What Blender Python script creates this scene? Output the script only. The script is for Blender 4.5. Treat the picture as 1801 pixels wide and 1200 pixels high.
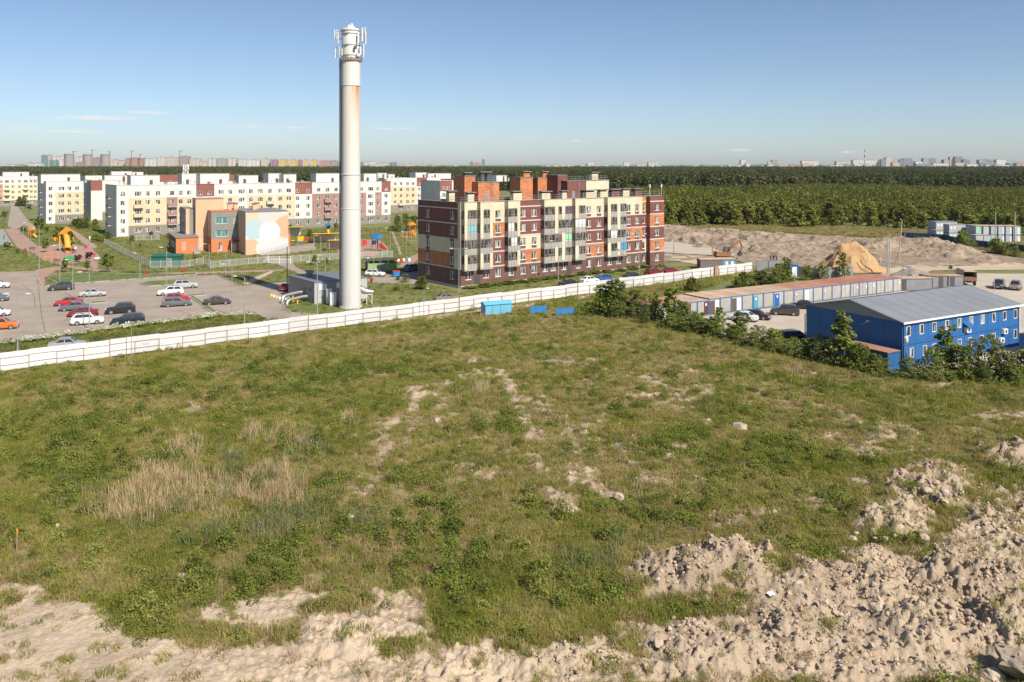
import bpy, bmesh, math, random
import numpy as np
from mathutils import Vector, Matrix
random.seed(7); rng = np.random.default_rng(7)
R = math.radians
sc = bpy.context.scene
C = sc.collection
for o in list(bpy.data.objects): bpy.data.objects.remove(o)

# ------------------------------------------------------------------ camera
CAM_H = 24.0; FPX = 1450.0; HOR = 288.0; CX = 900.5
cam = bpy.data.cameras.new('camera'); cam_o = bpy.data.objects.new('camera', cam); C.objects.link(cam_o)
cam_o.location = (0, 0, CAM_H); cam_o.rotation_euler = (R(90), 0, 0)
cam.sensor_width = 36; cam.lens = 36*FPX/1801; cam.shift_y = -(600-HOR)/1801
cam.clip_start = 0.5; cam.clip_end = 30000
sc.camera = cam_o

# ------------------------------------------------------------------ light
SUN_EL = R(43); SUN_AZ = math.atan2(.64, -.77)        # clockwise from +Y
w = bpy.data.worlds.new('World'); sc.world = w; w.use_nodes = True
nt = w.node_tree; nt.nodes.clear()
def N(nt, t, **k):
    n = nt.nodes.new(t)
    for a, v in k.items():
        if a == 'inp':
            for i, x in v.items(): n.inputs[i].default_value = x
        else: setattr(n, a, v)
    return n
def L(nt, a, ao, b, bi): nt.links.new(a.outputs[ao], b.inputs[bi])
wo = N(nt, 'ShaderNodeOutputWorld'); bg = N(nt, 'ShaderNodeBackground', inp={1: 0.073})
sky = N(nt, 'ShaderNodeTexSky', sky_type='NISHITA', sun_disc=False, sun_elevation=SUN_EL, sun_rotation=SUN_AZ,
        altitude=0, air_density=0.69, dust_density=0.6, ozone_density=2.0)
# thin fair-weather clouds low over the horizon: noise in direction space, all the way round
geo = N(nt, 'ShaderNodeNewGeometry'); sep = N(nt, 'ShaderNodeSeparateXYZ'); L(nt, geo, 'Incoming', sep, 0)
def WM(op, a, b=None, clamp=False):
    m = N(nt, 'ShaderNodeMath', operation=op, use_clamp=clamp)
    for i, x in enumerate((a, b)):
        if x is None: continue
        if isinstance(x, (int, float)): m.inputs[i].default_value = x
        else: nt.links.new(x, m.inputs[i])
    return m.outputs[0]
ix, iy, iz = [WM('MULTIPLY', sep.outputs[i], -1.0) for i in range(3)]
az = WM('ARCTAN2', ix, iy); el = WM('ARCSINE', iz)
cmb = N(nt, 'ShaderNodeCombineXYZ')
nt.links.new(WM('MULTIPLY', az, 75.0), cmb.inputs[0]); nt.links.new(WM('MULTIPLY', el, 190.0), cmb.inputs[1])
nz = N(nt, 'ShaderNodeTexNoise', inp={'Scale': 1.0, 'Detail': 7.0, 'Roughness': .62}); L(nt, cmb, 0, nz, 'Vector')
mask = None
# (azimuth, elevation, half width, half height) of each low cloud, radians
CLOUDS = [((38, 226), 34, 5), ((165, 209), 95, 8), ((255, 199), 45, 6), ((440, 223), 48, 5), ((522, 225), 36, 5), ((690, 227), 60, 3),
          ((1018, 248), 16, 3), ((1300, 265), 40, 4), ((130, 232), 60, 4), ((1500, 268), 30, 3), ((-300, 215), 90, 7), ((2100, 225), 90, 6)]
for (px, py), hw, hh in CLOUDS:
    a0 = math.atan2(px-CX, FPX); e0 = math.atan2(HOR-py, math.hypot(FPX, px-CX))
    dx = WM('DIVIDE', WM('SUBTRACT', az, a0), hw/FPX); dy = WM('DIVIDE', WM('SUBTRACT', el, e0), hh/FPX)
    dy = WM('MULTIPLY', dy, WM('ADD', 1.0, WM('MULTIPLY', WM('LESS_THAN', dy, 0.0), 1.4)))
    r2 = WM('ADD', WM('MULTIPLY', dx, dx), WM('MULTIPLY', dy, dy))
    m = WM('SUBTRACT', 1.0, r2, True)
    mask = m if mask is None else WM('MAXIMUM', mask, m)
den = WM('MULTIPLY', WM('SUBTRACT', WM('ADD', WM('MULTIPLY', mask, .42), nz.outputs[0]), .68), 3.2, True)
den = WM('MULTIPLY', den, .8)
mix = N(nt, 'ShaderNodeMix', data_type='RGBA')
nt.links.new(den, mix.inputs[0]); L(nt, sky, 0, mix, 6); mix.inputs[7].default_value = (7.6, 7.35, 7.2, 1)
L(nt, mix, 2, bg, 0); L(nt, bg, 0, wo, 0)

sun = bpy.data.lights.new('sun', 'SUN'); sun.energy = 4.0; sun.angle = R(.5); sun.color = (1, .915, .785)
sun_o = bpy.data.objects.new('sun', sun); C.objects.link(sun_o)
SD = Vector((math.sin(SUN_AZ)*math.cos(SUN_EL), math.cos(SUN_AZ)*math.cos(SUN_EL), math.sin(SUN_EL)))
sun_o.rotation_euler = SD.to_track_quat('Z', 'Y').to_euler(); sun_o.location = (60, -60, 120)
sc.view_settings.view_transform = 'Standard'; sc.view_settings.look = 'None'
sc.view_settings.exposure = 0.75; sc.view_settings.gamma = 1
sc.render.engine = 'CYCLES'; sc.cycles.use_denoising = True; sc.cycles.max_bounces = 6
sc.cycles.transparent_max_bounces = 8; sc.cycles.sample_clamp_indirect = 6

# ------------------------------------------------------------------ helpers
def G(px, py, z=0.0):
    """surveyed ground position (metres) of a point given by its sight line from the camera mast"""
    Y = (CAM_H-z)*FPX/(py-HOR)
    return Vector(((px-CX)/FPX*Y, Y, z))
def hgt(ybase, ytop): return CAM_H*(1-(ytop-HOR)/(ybase-HOR))
AX = Vector((.786, .618, 0)).normalized()            # the estate's street grid: along the fence
AN = Vector((-AX.y, AX.x, 0))
ANG = math.atan2(AX.y, AX.x)

def tag(o, label=None, cat=None, group=None, kind=None):
    if label: o['label'] = label
    if cat: o['category'] = cat
    if group: o['group'] = group
    if kind: o['kind'] = kind
    return o
def link(name, data, parent=None, loc=None, rz=None):
    o = bpy.data.objects.new(name, data); C.objects.link(o)
    if parent is not None: o.parent = parent
    if loc is not None: o.location = loc
    if rz is not None: o.rotation_euler = (0, 0, rz)
    return o
def thing(name, label, cat, loc=(0, 0, 0), rz=0, group=None):
    o = link(name, None, None, loc, rz); o.empty_display_size = .3
    return tag(o, label, cat, group)
def dup(root, loc, rz, label=None, group=None, scale=None):
    def cp(o, par):
        c = o.copy(); C.objects.link(c); c.parent = par
        for ch in o.children: cp(ch, c)
        return c
    r = cp(root, None); r.location = loc; r.rotation_euler = (0, 0, rz)
    if scale: r.scale = scale
    if label: r['label'] = label
    if group: r['group'] = group
    return r

class MB:
    """collects faces of one mesh; materials by slot"""
    def __init__(s): s.v = []; s.f = []; s.m = []
    def add(s, vs, fs, mi=0):
        b = len(s.v); s.v += [tuple(v) for v in vs]
        for f in fs: s.f.append(tuple(b+i for i in f)); s.m.append(mi)
    def box(s, x0, x1, y0, y1, z0, z1, mi=0, tx=0, ty=0):
        s.add([(x0, y0, z0), (x1, y0, z0), (x1, y1, z0), (x0, y1, z0),
               (x0+tx, y0+ty, z1), (x1-tx, y0+ty, z1), (x1-tx, y1-ty, z1), (x0+tx, y1-ty, z1)],
              [(3, 2, 1, 0), (4, 5, 6, 7), (0, 1, 5, 4), (1, 2, 6, 5), (2, 3, 7, 6), (3, 0, 4, 7)], mi)
    def quad(s, a, b, c, d, mi=0): s.add([a, b, c, d], [(0, 1, 2, 3)], mi)
    def prism(s, poly, z0, z1, mi=0):
        n = len(poly)
        s.add([(p[0], p[1], z0) for p in poly]+[(p[0], p[1], z1) for p in poly],
              [tuple(range(n-1, -1, -1)), tuple(range(n, 2*n))]+[(i, (i+1) % n, n+(i+1) % n, n+i) for i in range(n)], mi)
    def extr_y(s, prof, y0, y1, mi=0):
        n = len(prof)
        s.add([(p[0], y0, p[1]) for p in prof]+[(p[0], y1, p[1]) for p in prof],
              [tuple(range(n)), tuple(range(2*n-1, n-1, -1))]+[(i, n+i, n+(i+1) % n, (i+1) % n) for i in range(n)], mi)
    def tube(s, pts, r, n=6, mi=0, cap=True):
        pts = [Vector(p) for p in pts]; rs = r if isinstance(r, (list, tuple)) else [r]*len(pts)
        b = len(s.v); prev = None
        for i, p in enumerate(pts):
            d = (pts[min(i+1, len(pts)-1)]-pts[max(i-1, 0)]).normalized()
            a = Vector((0, 0, 1)) if abs(d.z) < .95 else Vector((1, 0, 0))
            if prev is not None and abs(prev.dot(d)) < .95: a = prev
            e1 = (a-d*a.dot(d)).normalized(); e2 = d.cross(e1); prev = e1
            for k in range(n):
                t = 2*math.pi*k/n; s.v.append(tuple(p+e1*(rs[i]*math.cos(t))+e2*(rs[i]*math.sin(t))))
        for i in range(len(pts)-1):
            for k in range(n):
                s.f.append((b+i*n+k, b+i*n+(k+1) % n, b+(i+1)*n+(k+1) % n, b+(i+1)*n+k)); s.m.append(mi)
        if cap:
            e = b+(len(pts)-1)*n
            s.f.append(tuple(b+k for k in range(n-1, -1, -1))); s.m.append(mi)
            s.f.append(tuple(e+k for k in range(n))); s.m.append(mi)
    def lathe(s, prof, n=24, cx=0, cy=0, mi=0):
        b = len(s.v)
        for r_, z_ in prof:
            for k in range(n):
                t = 2*math.pi*k/n; s.v.append((cx+r_*math.cos(t), cy+r_*math.sin(t), z_))
        for i in range(len(prof)-1):
            for k in range(n):
                s.f.append((b+i*n+k, b+i*n+(k+1) % n, b+(i+1)*n+(k+1) % n, b+(i+1)*n+k)); s.m.append(mi)
        e = b+(len(prof)-1)*n
        s.f.append(tuple(b+k for k in range(n-1, -1, -1))); s.m.append(mi)
        s.f.append(tuple(e+k for k in range(n))); s.m.append(mi)
    def mesh(s, name, mats, smooth=False):
        me = bpy.data.meshes.new(name); me.from_pydata(s.v, [], s.f)
        mats = mats if isinstance(mats, (list, tuple)) else [mats]
        for m in mats: me.materials.append(m)
        if len(mats) > 1: me.polygons.foreach_set('material_index', s.m)
        if smooth:
            me.polygons.foreach_set('use_smooth', [True]*len(s.f))
            try: me.set_sharp_from_angle(angle=R(35))
            except Exception: pass
        me.update(); return me
    def build(s, name, mats, parent=None, loc=None, rz=None, smooth=False):
        return link(name, s.mesh(name, mats, smooth), parent, loc, rz)
_cache = {}
def cached(key, fn):
    if key not in _cache: _cache[key] = fn()
    return _cache[key]

# ------------------------------------------------------------------ materials
MAT = {}
def pmat(name, col, rough=.8, col2=None, scale=1.0, detail=4, amt=1.0, lo=.35, hi=.65, metal=0, spec=.5, bump=0, bscale=None,
         rnd=0, coords='world', stretch=(1, 1, 1), coat=0):
    """Principled with noise between two colours, optional bump and per-object brightness variation"""
    if name in MAT: return MAT[name]
    m = bpy.data.materials.new(name); m.use_nodes = True; t = m.node_tree; p = t.nodes['Principled BSDF']
    p.inputs['Roughness'].default_value = rough; p.inputs['Metallic'].default_value = metal
    p.inputs['Specular IOR Level'].default_value = spec
    if coat: p.inputs['Coat Weight'].default_value = coat; p.inputs['Coat Roughness'].default_value = .06
    if col2 is None: col2 = tuple(c*.86 for c in col)
    if coords == 'world': g = N(t, 'ShaderNodeNewGeometry'); src = g.outputs['Position']
    else: g = N(t, 'ShaderNodeTexCoord'); src = g.outputs['Object']
    mp = N(t, 'ShaderNodeMapping'); mp.inputs['Scale'].default_value = stretch; t.links.new(src, mp.inputs[0])
    nz = N(t, 'ShaderNodeTexNoise', inp={'Scale': scale, 'Detail': detail, 'Roughness': .6}); L(t, mp, 0, nz, 'Vector')
    rp = N(t, 'ShaderNodeMapRange', inp={1: lo, 2: hi}); L(t, nz, 0, rp, 0)
    mx = N(t, 'ShaderNodeMix', data_type='RGBA'); mx.inputs[6].default_value = (*col, 1); mx.inputs[7].default_value = (*col2, 1)
    L(t, rp, 0, mx, 0); out = mx.outputs[2]
    if rnd:
        oi = N(t, 'ShaderNodeObjectInfo'); r2 = N(t, 'ShaderNodeMapRange', inp={3: 1-rnd, 4: 1+rnd}); L(t, oi, 'Random', r2, 0)
        hs = N(t, 'ShaderNodeHueSaturation'); L(t, r2, 0, hs, 'Value'); t.links.new(out, hs.inputs['Color']); out = hs.outputs[0]
    t.links.new(out, p.inputs['Base Color'])
    if bump:
        nb = N(t, 'ShaderNodeTexNoise', inp={'Scale': bscale or scale*6, 'Detail': 6.0, 'Roughness': .65}); L(t, mp, 0, nb, 'Vector')
        bp = N(t, 'ShaderNodeBump', inp={'Strength': .8, 'Distance': bump}); L(t, nb, 0, bp, 'Height'); L(t, bp, 0, p, 'Normal')
    MAT[name] = m; return m
def glass_mat(name, dark, light, frac, tint=(1, 1, 1), rough=.08):
    """window glazing: dark room or pale curtain behind, chosen per pane"""
    m = bpy.data.materials.new(name); m.use_nodes = True; t = m.node_tree; p = t.nodes['Principled BSDF']
    oi = N(t, 'ShaderNodeObjectInfo'); tc = N(t, 'ShaderNodeTexCoord')
    ad = N(t, 'ShaderNodeVectorMath', operation='ADD'); L(t, tc, 'Object', ad, 0)
    cb = N(t, 'ShaderNodeCombineXYZ'); ml = N(t, 'ShaderNodeMath', operation='MULTIPLY'); ml.inputs[1].default_value = 57.0
    L(t, oi, 'Random', ml, 0); L(t, ml, 0, cb, 0); L(t, ml, 0, cb, 2); L(t, cb, 0, ad, 1)
    mp = N(t, 'ShaderNodeMapping'); mp.inputs['Scale'].default_value = (1.6, 1, .35); L(t, ad, 0, mp, 0)
    nz = N(t, 'ShaderNodeTexNoise', inp={'Scale': 1.2, 'Detail': 1.0}); L(t, mp, 0, nz, 'Vector')
    s = N(t, 'ShaderNodeMapRange', inp={1: .5-.1+(.5-frac)*.35, 2: .5+.06+(.5-frac)*.35}); L(t, nz, 0, s, 0)
    mx = N(t, 'ShaderNodeMix', data_type='RGBA'); mx.inputs[6].default_value = (*dark, 1)
    mx.inputs[7].default_value = (*light, 1); L(t, s, 0, mx, 0)
    L(t, mx, 2, p, 'Base Color'); p.inputs['Roughness'].default_value = rough; p.inputs['Specular IOR Level'].default_value = .5
    MAT[name] = m; return m
def brick_mat(name, c1, c2, mortar, mottle=.5, sx=1.0):
    m = bpy.data.materials.new(name); m.use_nodes = True; t = m.node_tree; p = t.nodes['Principled BSDF']
    tc = N(t, 'ShaderNodeTexCoord'); mp = N(t, 'ShaderNodeMapping'); mp.inputs['Rotation'].default_value = (R(90), 0, 0)
    sp = N(t, 'ShaderNodeSeparateXYZ'); L(t, tc, 'Object', sp, 0)
    ad = N(t, 'ShaderNodeMath', operation='ADD'); L(t, sp, 0, ad, 0); L(t, sp, 1, ad, 1)
    cb = N(t, 'ShaderNodeCombineXYZ'); L(t, ad, 0, cb, 0); L(t, sp, 2, cb, 1)
    br = N(t, 'ShaderNodeTexBrick', inp={'Color1': (*c1, 1), 'Color2': (*c2, 1), 'Mortar': (*mortar, 1), 'Scale': 1.0,
           'Mortar Size': .012, 'Bias': mottle-.5, 'Brick Width': .26*sx, 'Row Height': .085*sx}); L(t, cb, 0, br, 'Vector')
    nz = N(t, 'ShaderNodeTexNoise', inp={'Scale': .6, 'Detail': 3.0}); L(t, tc, 'Object', nz, 'Vector')
    hs = N(t, 'ShaderNodeHueSaturation'); rp = N(t, 'ShaderNodeMapRange', inp={1: .3, 2: .7, 3: .82, 4: 1.15}); L(t, nz, 0, rp, 0)
    L(t, rp, 0, hs, 'Value'); L(t, br, 0, hs, 'Color'); L(t, hs, 0, p, 'Base Color'); p.inputs['Roughness'].default_value = .85
    MAT[name] = m; return m
def sheet_mat(name, col, period=.2, rough=.5, axis=0, metal=0, depth=.03, col2=None, scale=.5, rnd=0):
    """profiled sheet: noise-tinted paint with ribs as bump along a local axis"""
    m = pmat(name, col, rough, col2, scale, metal=metal, rnd=rnd, coords='obj'); t = m.node_tree; p = t.nodes['Principled BSDF']
    tc = N(t, 'ShaderNodeTexCoord'); sp = N(t, 'ShaderNodeSeparateXYZ'); L(t, tc, 'Object', sp, 0)
    ml = N(t, 'ShaderNodeMath', operation='MULTIPLY'); ml.inputs[1].default_value = 2*math.pi/period; L(t, sp, axis, ml, 0)
    si = N(t, 'ShaderNodeMath', operation='SINE'); L(t, ml, 0, si, 0)
    bp = N(t, 'ShaderNodeBump', inp={'Strength': 1.0, 'Distance': depth}); L(t, si, 0, bp, 'Height'); L(t, bp, 0, p, 'Normal')
    return m
def leaf_mat(name, c1, c2, c3, scale=.25, rnd=.2, trans=.35):
    m = bpy.data.materials.new(name); m.use_nodes = True; t = m.node_tree; p = t.nodes['Principled BSDF']
    g = N(t, 'ShaderNodeNewGeometry'); nz = N(t, 'ShaderNodeTexNoise', inp={'Scale': scale, 'Detail': 5.0, 'Roughness': .6}); L(t, g, 'Position', nz, 'Vector')
    cr = N(t, 'ShaderNodeValToRGB'); L(t, nz, 0, cr, 0)
    e = cr.color_ramp.elements; e[0].position = .36; e[0].color = (*c1, 1); e[1].position = .66; e[1].color = (*c3, 1)
    k = e.new(.5); k.color = (*c2, 1)
    oi = N(t, 'ShaderNodeObjectInfo'); r2 = N(t, 'ShaderNodeMapRange', inp={3: 1-rnd, 4: 1+rnd}); L(t, oi, 'Random', r2, 0)
    hs = N(t, 'ShaderNodeHueSaturation'); L(t, r2, 0, hs, 'Value'); L(t, cr, 0, hs, 'Color')
    L(t, hs, 0, p, 'Base Color'); p.inputs['Roughness'].default_value = .75; p.inputs['Specular IOR Level'].default_value = .08
    tr = N(t, 'ShaderNodeBsdfTranslucent'); L(t, hs, 0, tr, 0); ms = N(t, 'ShaderNodeMixShader'); ms.inputs[0].default_value = trans
    o = t.nodes['Material Output']; L(t, p, 0, ms, 1); L(t, tr, 0, ms, 2); L(t, ms, 0, o, 0)
    MAT[name] = m; return m

M_white = pmat('white_render', (.62, .61, .59), .85, (.55, .54, .525), .3)
M_cream = pmat('cream_brick', (.62, .55, .40), .85, (.54, .47, .33), .4)
M_yellow = pmat('yellow_render', (.60, .50, .335), .85, (.55, .45, .295), .15)
M_paleyel = pmat('pale_yellow_render', (.66, .60, .40), .85, (.6, .55, .36), .15)
M_pink = pmat('pinkish_brown_render', (.34, .20, .175), .85, (.30, .175, .15), .2)
M_redr = pmat('rust_red_render', (.27, .095, .07), .85, (.23, .08, .06), .2)
M_plinthgrey = pmat('grey_brown_plinth', (.25, .225, .20), .9, (.2, .18, .16), .4)
M_brickdark = brick_mat('maroon_brick', (.215, .075, .06), (.165, .055, .046), (.14, .06, .052))
M_brickor = brick_mat('orange_brick', (.53, .195, .075), (.36, .125, .055), (.42, .22, .13), .45, 2.2)
M_brickbr = brick_mat('brown_brick', (.17, .085, .065), (.125, .06, .048), (.12, .075, .06))
M_lime = pmat('pale_band', (.58, .52, .46), .8)
M_grey = pmat('grey_metal', (.32, .32, .32), .5, metal=.3)
M_dgrey = pmat('dark_grey_metal', (.07, .07, .075), .5)
M_galv = pmat('galvanised_steel', (.45, .46, .47), .4, (.36, .37, .38), 3, metal=.6)
M_spand = pmat('grey_spandrel', (.36, .345, .32), .45, (.32, .30, .28), .5)
M_frame = pmat('white_window_frame', (.78, .78, .77), .5)
M_dframe = pmat('grey_glazing_bar', (.27, .25, .235), .5)
M_glass = glass_mat('window_glass', (.03, .032, .035), (.42, .41, .39), .34)
M_glassb = glass_mat('balcony_glass', (.028, .026, .024), (.19, .18, .165), .34)
M_glassg = glass_mat('green_glass', (.06, .17, .17), (.14, .30, .28), .5)
M_roof = pmat('roof_felt', (.16, .16, .16), .9, (.22, .21, .2), .3)
M_conc = pmat('concrete', (.42, .40, .37), .9, (.34, .325, .30), .8, bump=.01)
M_concd = pmat('dark_concrete', (.24, .225, .21), .9, (.19, .175, .16), .8)
M_black = pmat('black_rubber', (.02, .02, .02), .8)
M_bark = pmat('bark', (.12, .085, .06), .9, (.2, .17, .14), 3)
M_wood = pmat('weathered_wood', (.33, .22, .12), .85, (.25, .17, .1), 2)
M_rusty = pmat('rusty_steel', (.30, .17, .10), .8, (.42, .30, .2), 1.2)
M_white_m = pmat('white_painted_metal', (.75, .75, .74), .4, (.68, .68, .67), 1)
M_orange_p = pmat('orange_plastic', (.85, .26, .02), .45)
M_yellow_p = pmat('yellow_plastic', (.8, .5, .03), .45)
M_red_p = pmat('red_plastic', (.5, .035, .02), .5)
M_blue_p = pmat('blue_plastic', (.03, .2, .55), .45)
M_green_p = pmat('green_plastic', (.05, .35, .12), .5)
# ------------------------------------------------------------------ numpy noise
_pt = rng.random((256, 256))
def vnoise(x, y):
    xi = np.floor(x).astype(int); yi = np.floor(y).astype(int); fx = x-xi; fy = y-yi
    fx = fx*fx*(3-2*fx); fy = fy*fy*(3-2*fy)
    a = _pt[xi & 255, yi & 255]; b = _pt[(xi+1) & 255, yi & 255]; c = _pt[xi & 255, (yi+1) & 255]; d = _pt[(xi+1) & 255, (yi+1) & 255]
    return (a*(1-fx)+b*fx)*(1-fy)+(c*(1-fx)+d*fx)*fy
def fbm(x, y, f=1.0, o=4, g=.5):
    s = 0; a = 1; t = 0
    for i in range(o):
        s = s+a*vnoise(x*f+17.3*i, y*f+9.1*i); t += a; a *= g; f *= 2.03
    return s/t
def ridged(x, y, f, o=4): 
    s = 0; a = 1; t = 0
    for i in range(o):
        s = s+a*(1-np.abs(2*vnoise(x*f+31*i, y*f+5*i)-1)); t += a; a *= .55; f *= 2.1
    return s/t
def sstep(a, b, x): t = np.clip((x-a)/(b-a), 0, 1); return t*t*(3-2*t)
def inpoly(X, Y, poly):
    r = np.zeros(X.shape, bool); n = len(poly)
    for i in range(n):
        x0, y0 = poly[i][:2]; x1, y1 = poly[(i+1) % n][:2]
        c = ((y0 > Y) != (y1 > Y)) & (X < (x1-x0)*(Y-y0)/((y1-y0) if y1 != y0 else 1e-9)+x0); r ^= c
    return r
def blobs(X, Y, lst):
    """union of soft ellipses; each (px, py, rx, ry, strength) is measured on the ground plane"""
    out = np.zeros(X.shape)
    for px, py, rx, ry, s in lst:
        c = G(px, py); a = rx/FPX*c.y; b = ry*c.y*c.y/(CAM_H*FPX); k = c.x/c.y
        dy = (Y-c.y)/b; dx = (X-c.x-k*(Y-c.y))/a
        out = np.maximum(out, s*np.clip(1.25-(dx*dx+dy*dy)*.75, 0, 1))
    return out
def poly_sheet(name, pts, z, mat, kind='structure', px=True):
    P = [G(*p) if px else Vector((p[0], p[1], 0)) for p in pts]
    bm = bmesh.new(); vs = [bm.verts.new((p.x, p.y, z)) for p in P]; f = bm.faces.new(vs); f.normal_update()
    if f.normal.z < 0: f.normal_flip()
    bmesh.ops.triangulate(bm, faces=bm.faces[:]); me = bpy.data.meshes.new(name); bm.to_mesh(me); bm.free(); me.materials.append(mat)
    PAVED.append([p[:2] for p in P]); o = link(name, me); o['kind'] = kind; return o
PAVED = []
def strip(name, pts, wdt, h, mat, z0=0, px=True, closed=False):
    """a continuous kerb along a polyline"""
    P = [G(*p) if px else Vector((p[0], p[1], 0)) for p in pts]; m = MB(); n = len(P)
    rngi = range(n if closed else n-1)
    for i in rngi:
        a, b = P[i], P[(i+1) % n]; d = (b-a).normalized(); q = Vector((-d.y, d.x, 0))*wdt/2
        m.prism([a-q, b-q, b+q, a+q], z0, h)
    o = m.build(name, mat); o['kind'] = 'structure'; return o

# ------------------------------------------------------------------ fence line and field outline
F0 = G(0, 655); F1 = G(1330, 478); FD = (F1-F0).normalized(); FN = Vector((-FD.y, FD.x, 0)); FLEN = (F1-F0).length
def fpt(t, n, z=0): p = F0+FD*t+FN*n; return Vector((p.x, p.y, z))
BX = Vector((.866, .5, 0)); BN = Vector((-.5, .866, 0)); BANG = math.atan2(.5, .866)

# ground: one sheet to the horizon
M_ground = pmat('meadow_ground', (.115, .145, .036), .95, (.19, .185, .07), .12, detail=9, lo=.4, hi=.62, bump=.05, bscale=1.5)
gm = MB(); gm.quad((-9000, -400, 0), (9000, -400, 0), (9000, 14000, 0), (-9000, 14000, 0)); tag(gm.build('ground', M_ground), kind='structure')

M_asph = pmat('asphalt', (.34, .285, .235), .9, (.27, .225, .185), .2, detail=10, lo=.4, hi=.66, bump=.01, bscale=9)
M_asphd = pmat('road_asphalt', (.31, .26, .215), .9, (.25, .21, .175), .15, detail=8, bump=.01, bscale=9)
M_pave = pmat('pink_paving', (.38, .235, .185), .9, (.32, .20, .165), .3, detail=6)
M_sandy = pmat('sandy_track', (.50, .40, .29), .95, (.40, .31, .22), .12, detail=9, bump=.05, bscale=1.2)
M_yard = pmat('yard_concrete', (.47, .41, .34), .92, (.39, .335, .27), .2, detail=8, bump=.02, bscale=2)
M_kerb = pmat('kerbstone', (.42, .38, .345), .9, (.34, .31, .28), 1)
M_lawn = pmat('lawn', (.085, .135, .025), .95, (.16, .17, .055), .25, detail=9, lo=.38, hi=.62, bump=.06, bscale=3)
M_rubber = pmat('rubber_court', (.30, .31, .28), .9)

poly_sheet('street', [fpt(-60, 1.2)[:2], fpt(FLEN+2, 1.2)[:2], fpt(FLEN+2, 9.5)[:2], fpt(108, 10)[:2], fpt(60, 11)[:2], fpt(-60, 11)[:2]], .008, M_asphd, px=False)
lot = [(-160, 481), (62, 480), (74, 504), (130, 499.5), (245, 491.5), (300, 487.5), (380, 484), (424, 504), (452, 500), (505, 496), (530, 515), (512, 520), (498, 534),
       (500, 543), (512, 551), (560, 555), (440, 578), (462, 569), (468, 561), (452, 553), (400, 554), (300, 564), (190, 578), (100, 591), (0, 604), (-160, 628)]
poly_sheet('parking_lot', lot, .014, M_asph)
# grass islands standing a kerb's height over the asphalt
def island(pts, name='grass_verge', mat=M_lawn):
    P = [G(*p) for p in pts]; m = MB(); m.prism(P, 0, .13); o = m.build(name, mat); o['kind'] = 'structure'
    strip('kerb', pts, .18, .15, M_kerb, closed=True); return o
isl = [[(80, 489), (102, 481), (170, 479.5), (240, 482), (300, 483.5), (345, 480), (345, 484), (300, 487), (245, 491), (130, 499), (100, 497.5)],
       [(242, 500.5), (262, 495.5), (310, 492), (312, 501), (262, 504)], [(333, 522), (340, 521.5), (383, 549), (373, 551)],
       [(312, 520.5), (362, 517.2), (362, 519.5), (312, 523.5)], [(158, 532), (187, 530), (187, 532.5), (160, 535)]]
for p in isl: island(p)
strip('kerb', [(62, 480), (74, 504), (130, 499.5)], .18, .15, M_kerb)
strip('kerb', [(380, 484), (424, 504)], .18, .15, M_kerb)
strip('kerb', [(512, 519.5), (498, 534), (500, 543), (512, 551), (560, 554)], .18, .15, M_kerb)
strip('kerb', [(0, 604), (100, 591), (190, 578), (300, 564), (400, 554), (452, 553), (468, 561), (462, 569), (444, 576)], .18, .15, M_kerb)
for seam in ([(33, 539), (100, 539.5), (160, 537)], [(66, 492), (70, 530), (74, 560), (80, 585)], [(258, 528), (330, 521), (375, 512), (420, 500)], [(150, 575), (145, 560), (120, 545)], [(340, 556), (316, 547), (302, 546)], [(40, 500), (60, 520), (62, 540)]): strip('joint_and_shadow_line', seam, .1, .0165, pmat('joint_and_shadow_dark', (.12, .105, .095), .9), z0=.0145)  # tar joints, but the short bent line near the verge is a painted lamp shadow
# paths and squares
poly_sheet('footpath', [(-100, 480), (60, 477), (70, 473), (120, 467), (170, 474), (240, 480), (345, 478.5), (500, 474), (500, 476.5), (345, 482.5), (170, 478), (120, 471.5), (95, 478), (80, 489), (78, 503), (72, 503), (62, 481), (-100, 483.5)], .010, M_pave)
poly_sheet('footpath', [(7, 403), (30, 402), (66, 433), (118, 428), (160, 436), (175, 450), (172, 472), (165, 474), (150, 460), (110, 467), (75, 458), (60, 446), (30, 436)], .011, M_pave)
poly_sheet('footpath', [(117, 402), (131, 405), (172, 434), (158, 440)], .013, M_pave)
poly_sheet('footpath', [(112, 399), (118, 399), (166, 431), (172, 435), (166, 436)], .017, M_asph)
poly_sheet('footpath', [(-20, 404), (6, 403), (24, 432), (-20, 432)], .012, M_rubber)
poly_sheet('driveway', [(20, 363), (30, 362), (52, 392), (70, 401), (20, 402), (13, 398)], .012, M_asph)
poly_sheet('driveway', [(470, 452), (512, 455), (520, 470), (560, 488), (545, 490), (490, 466), (460, 462)], .012, M_asph)
poly_sheet('driveway', [(655, 487), (770, 468), (740, 500), (640, 497)], .012, M_asph)
poly_sheet('footpath', [(508, 434), (552, 428), (557, 440), (512, 445)], .012, M_asph)
poly_sheet('footpath', [(688, 408), (692, 408), (707, 446), (703, 449)], .012, M_asph)
poly_sheet('footpath', [(700, 470), (716, 455), (735, 446), (735, 456), (722, 468)], .013, M_pave)
poly_sheet('footpath', [(425, 497), (475, 477), (484, 478), (436, 501)], .013, M_sandy)
poly_sheet('playground_surface', [(585, 430), (600, 420), (668, 422), (684, 437), (682, 450), (600, 452)], .009, M_pave)
poly_sheet('yard', [(1150, 583), (1246, 555), (1577, 514), (1620, 508), (2000, 500), (2000, 640), (1590, 664), (1400, 622), (1290, 598)], .012, M_yard)
poly_sheet('sandy_road', [(1545, 489), (1560, 470), (1640, 463), (2100, 461), (2100, 474), (1640, 476), (1600, 490)], .07, M_sandy)
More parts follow.
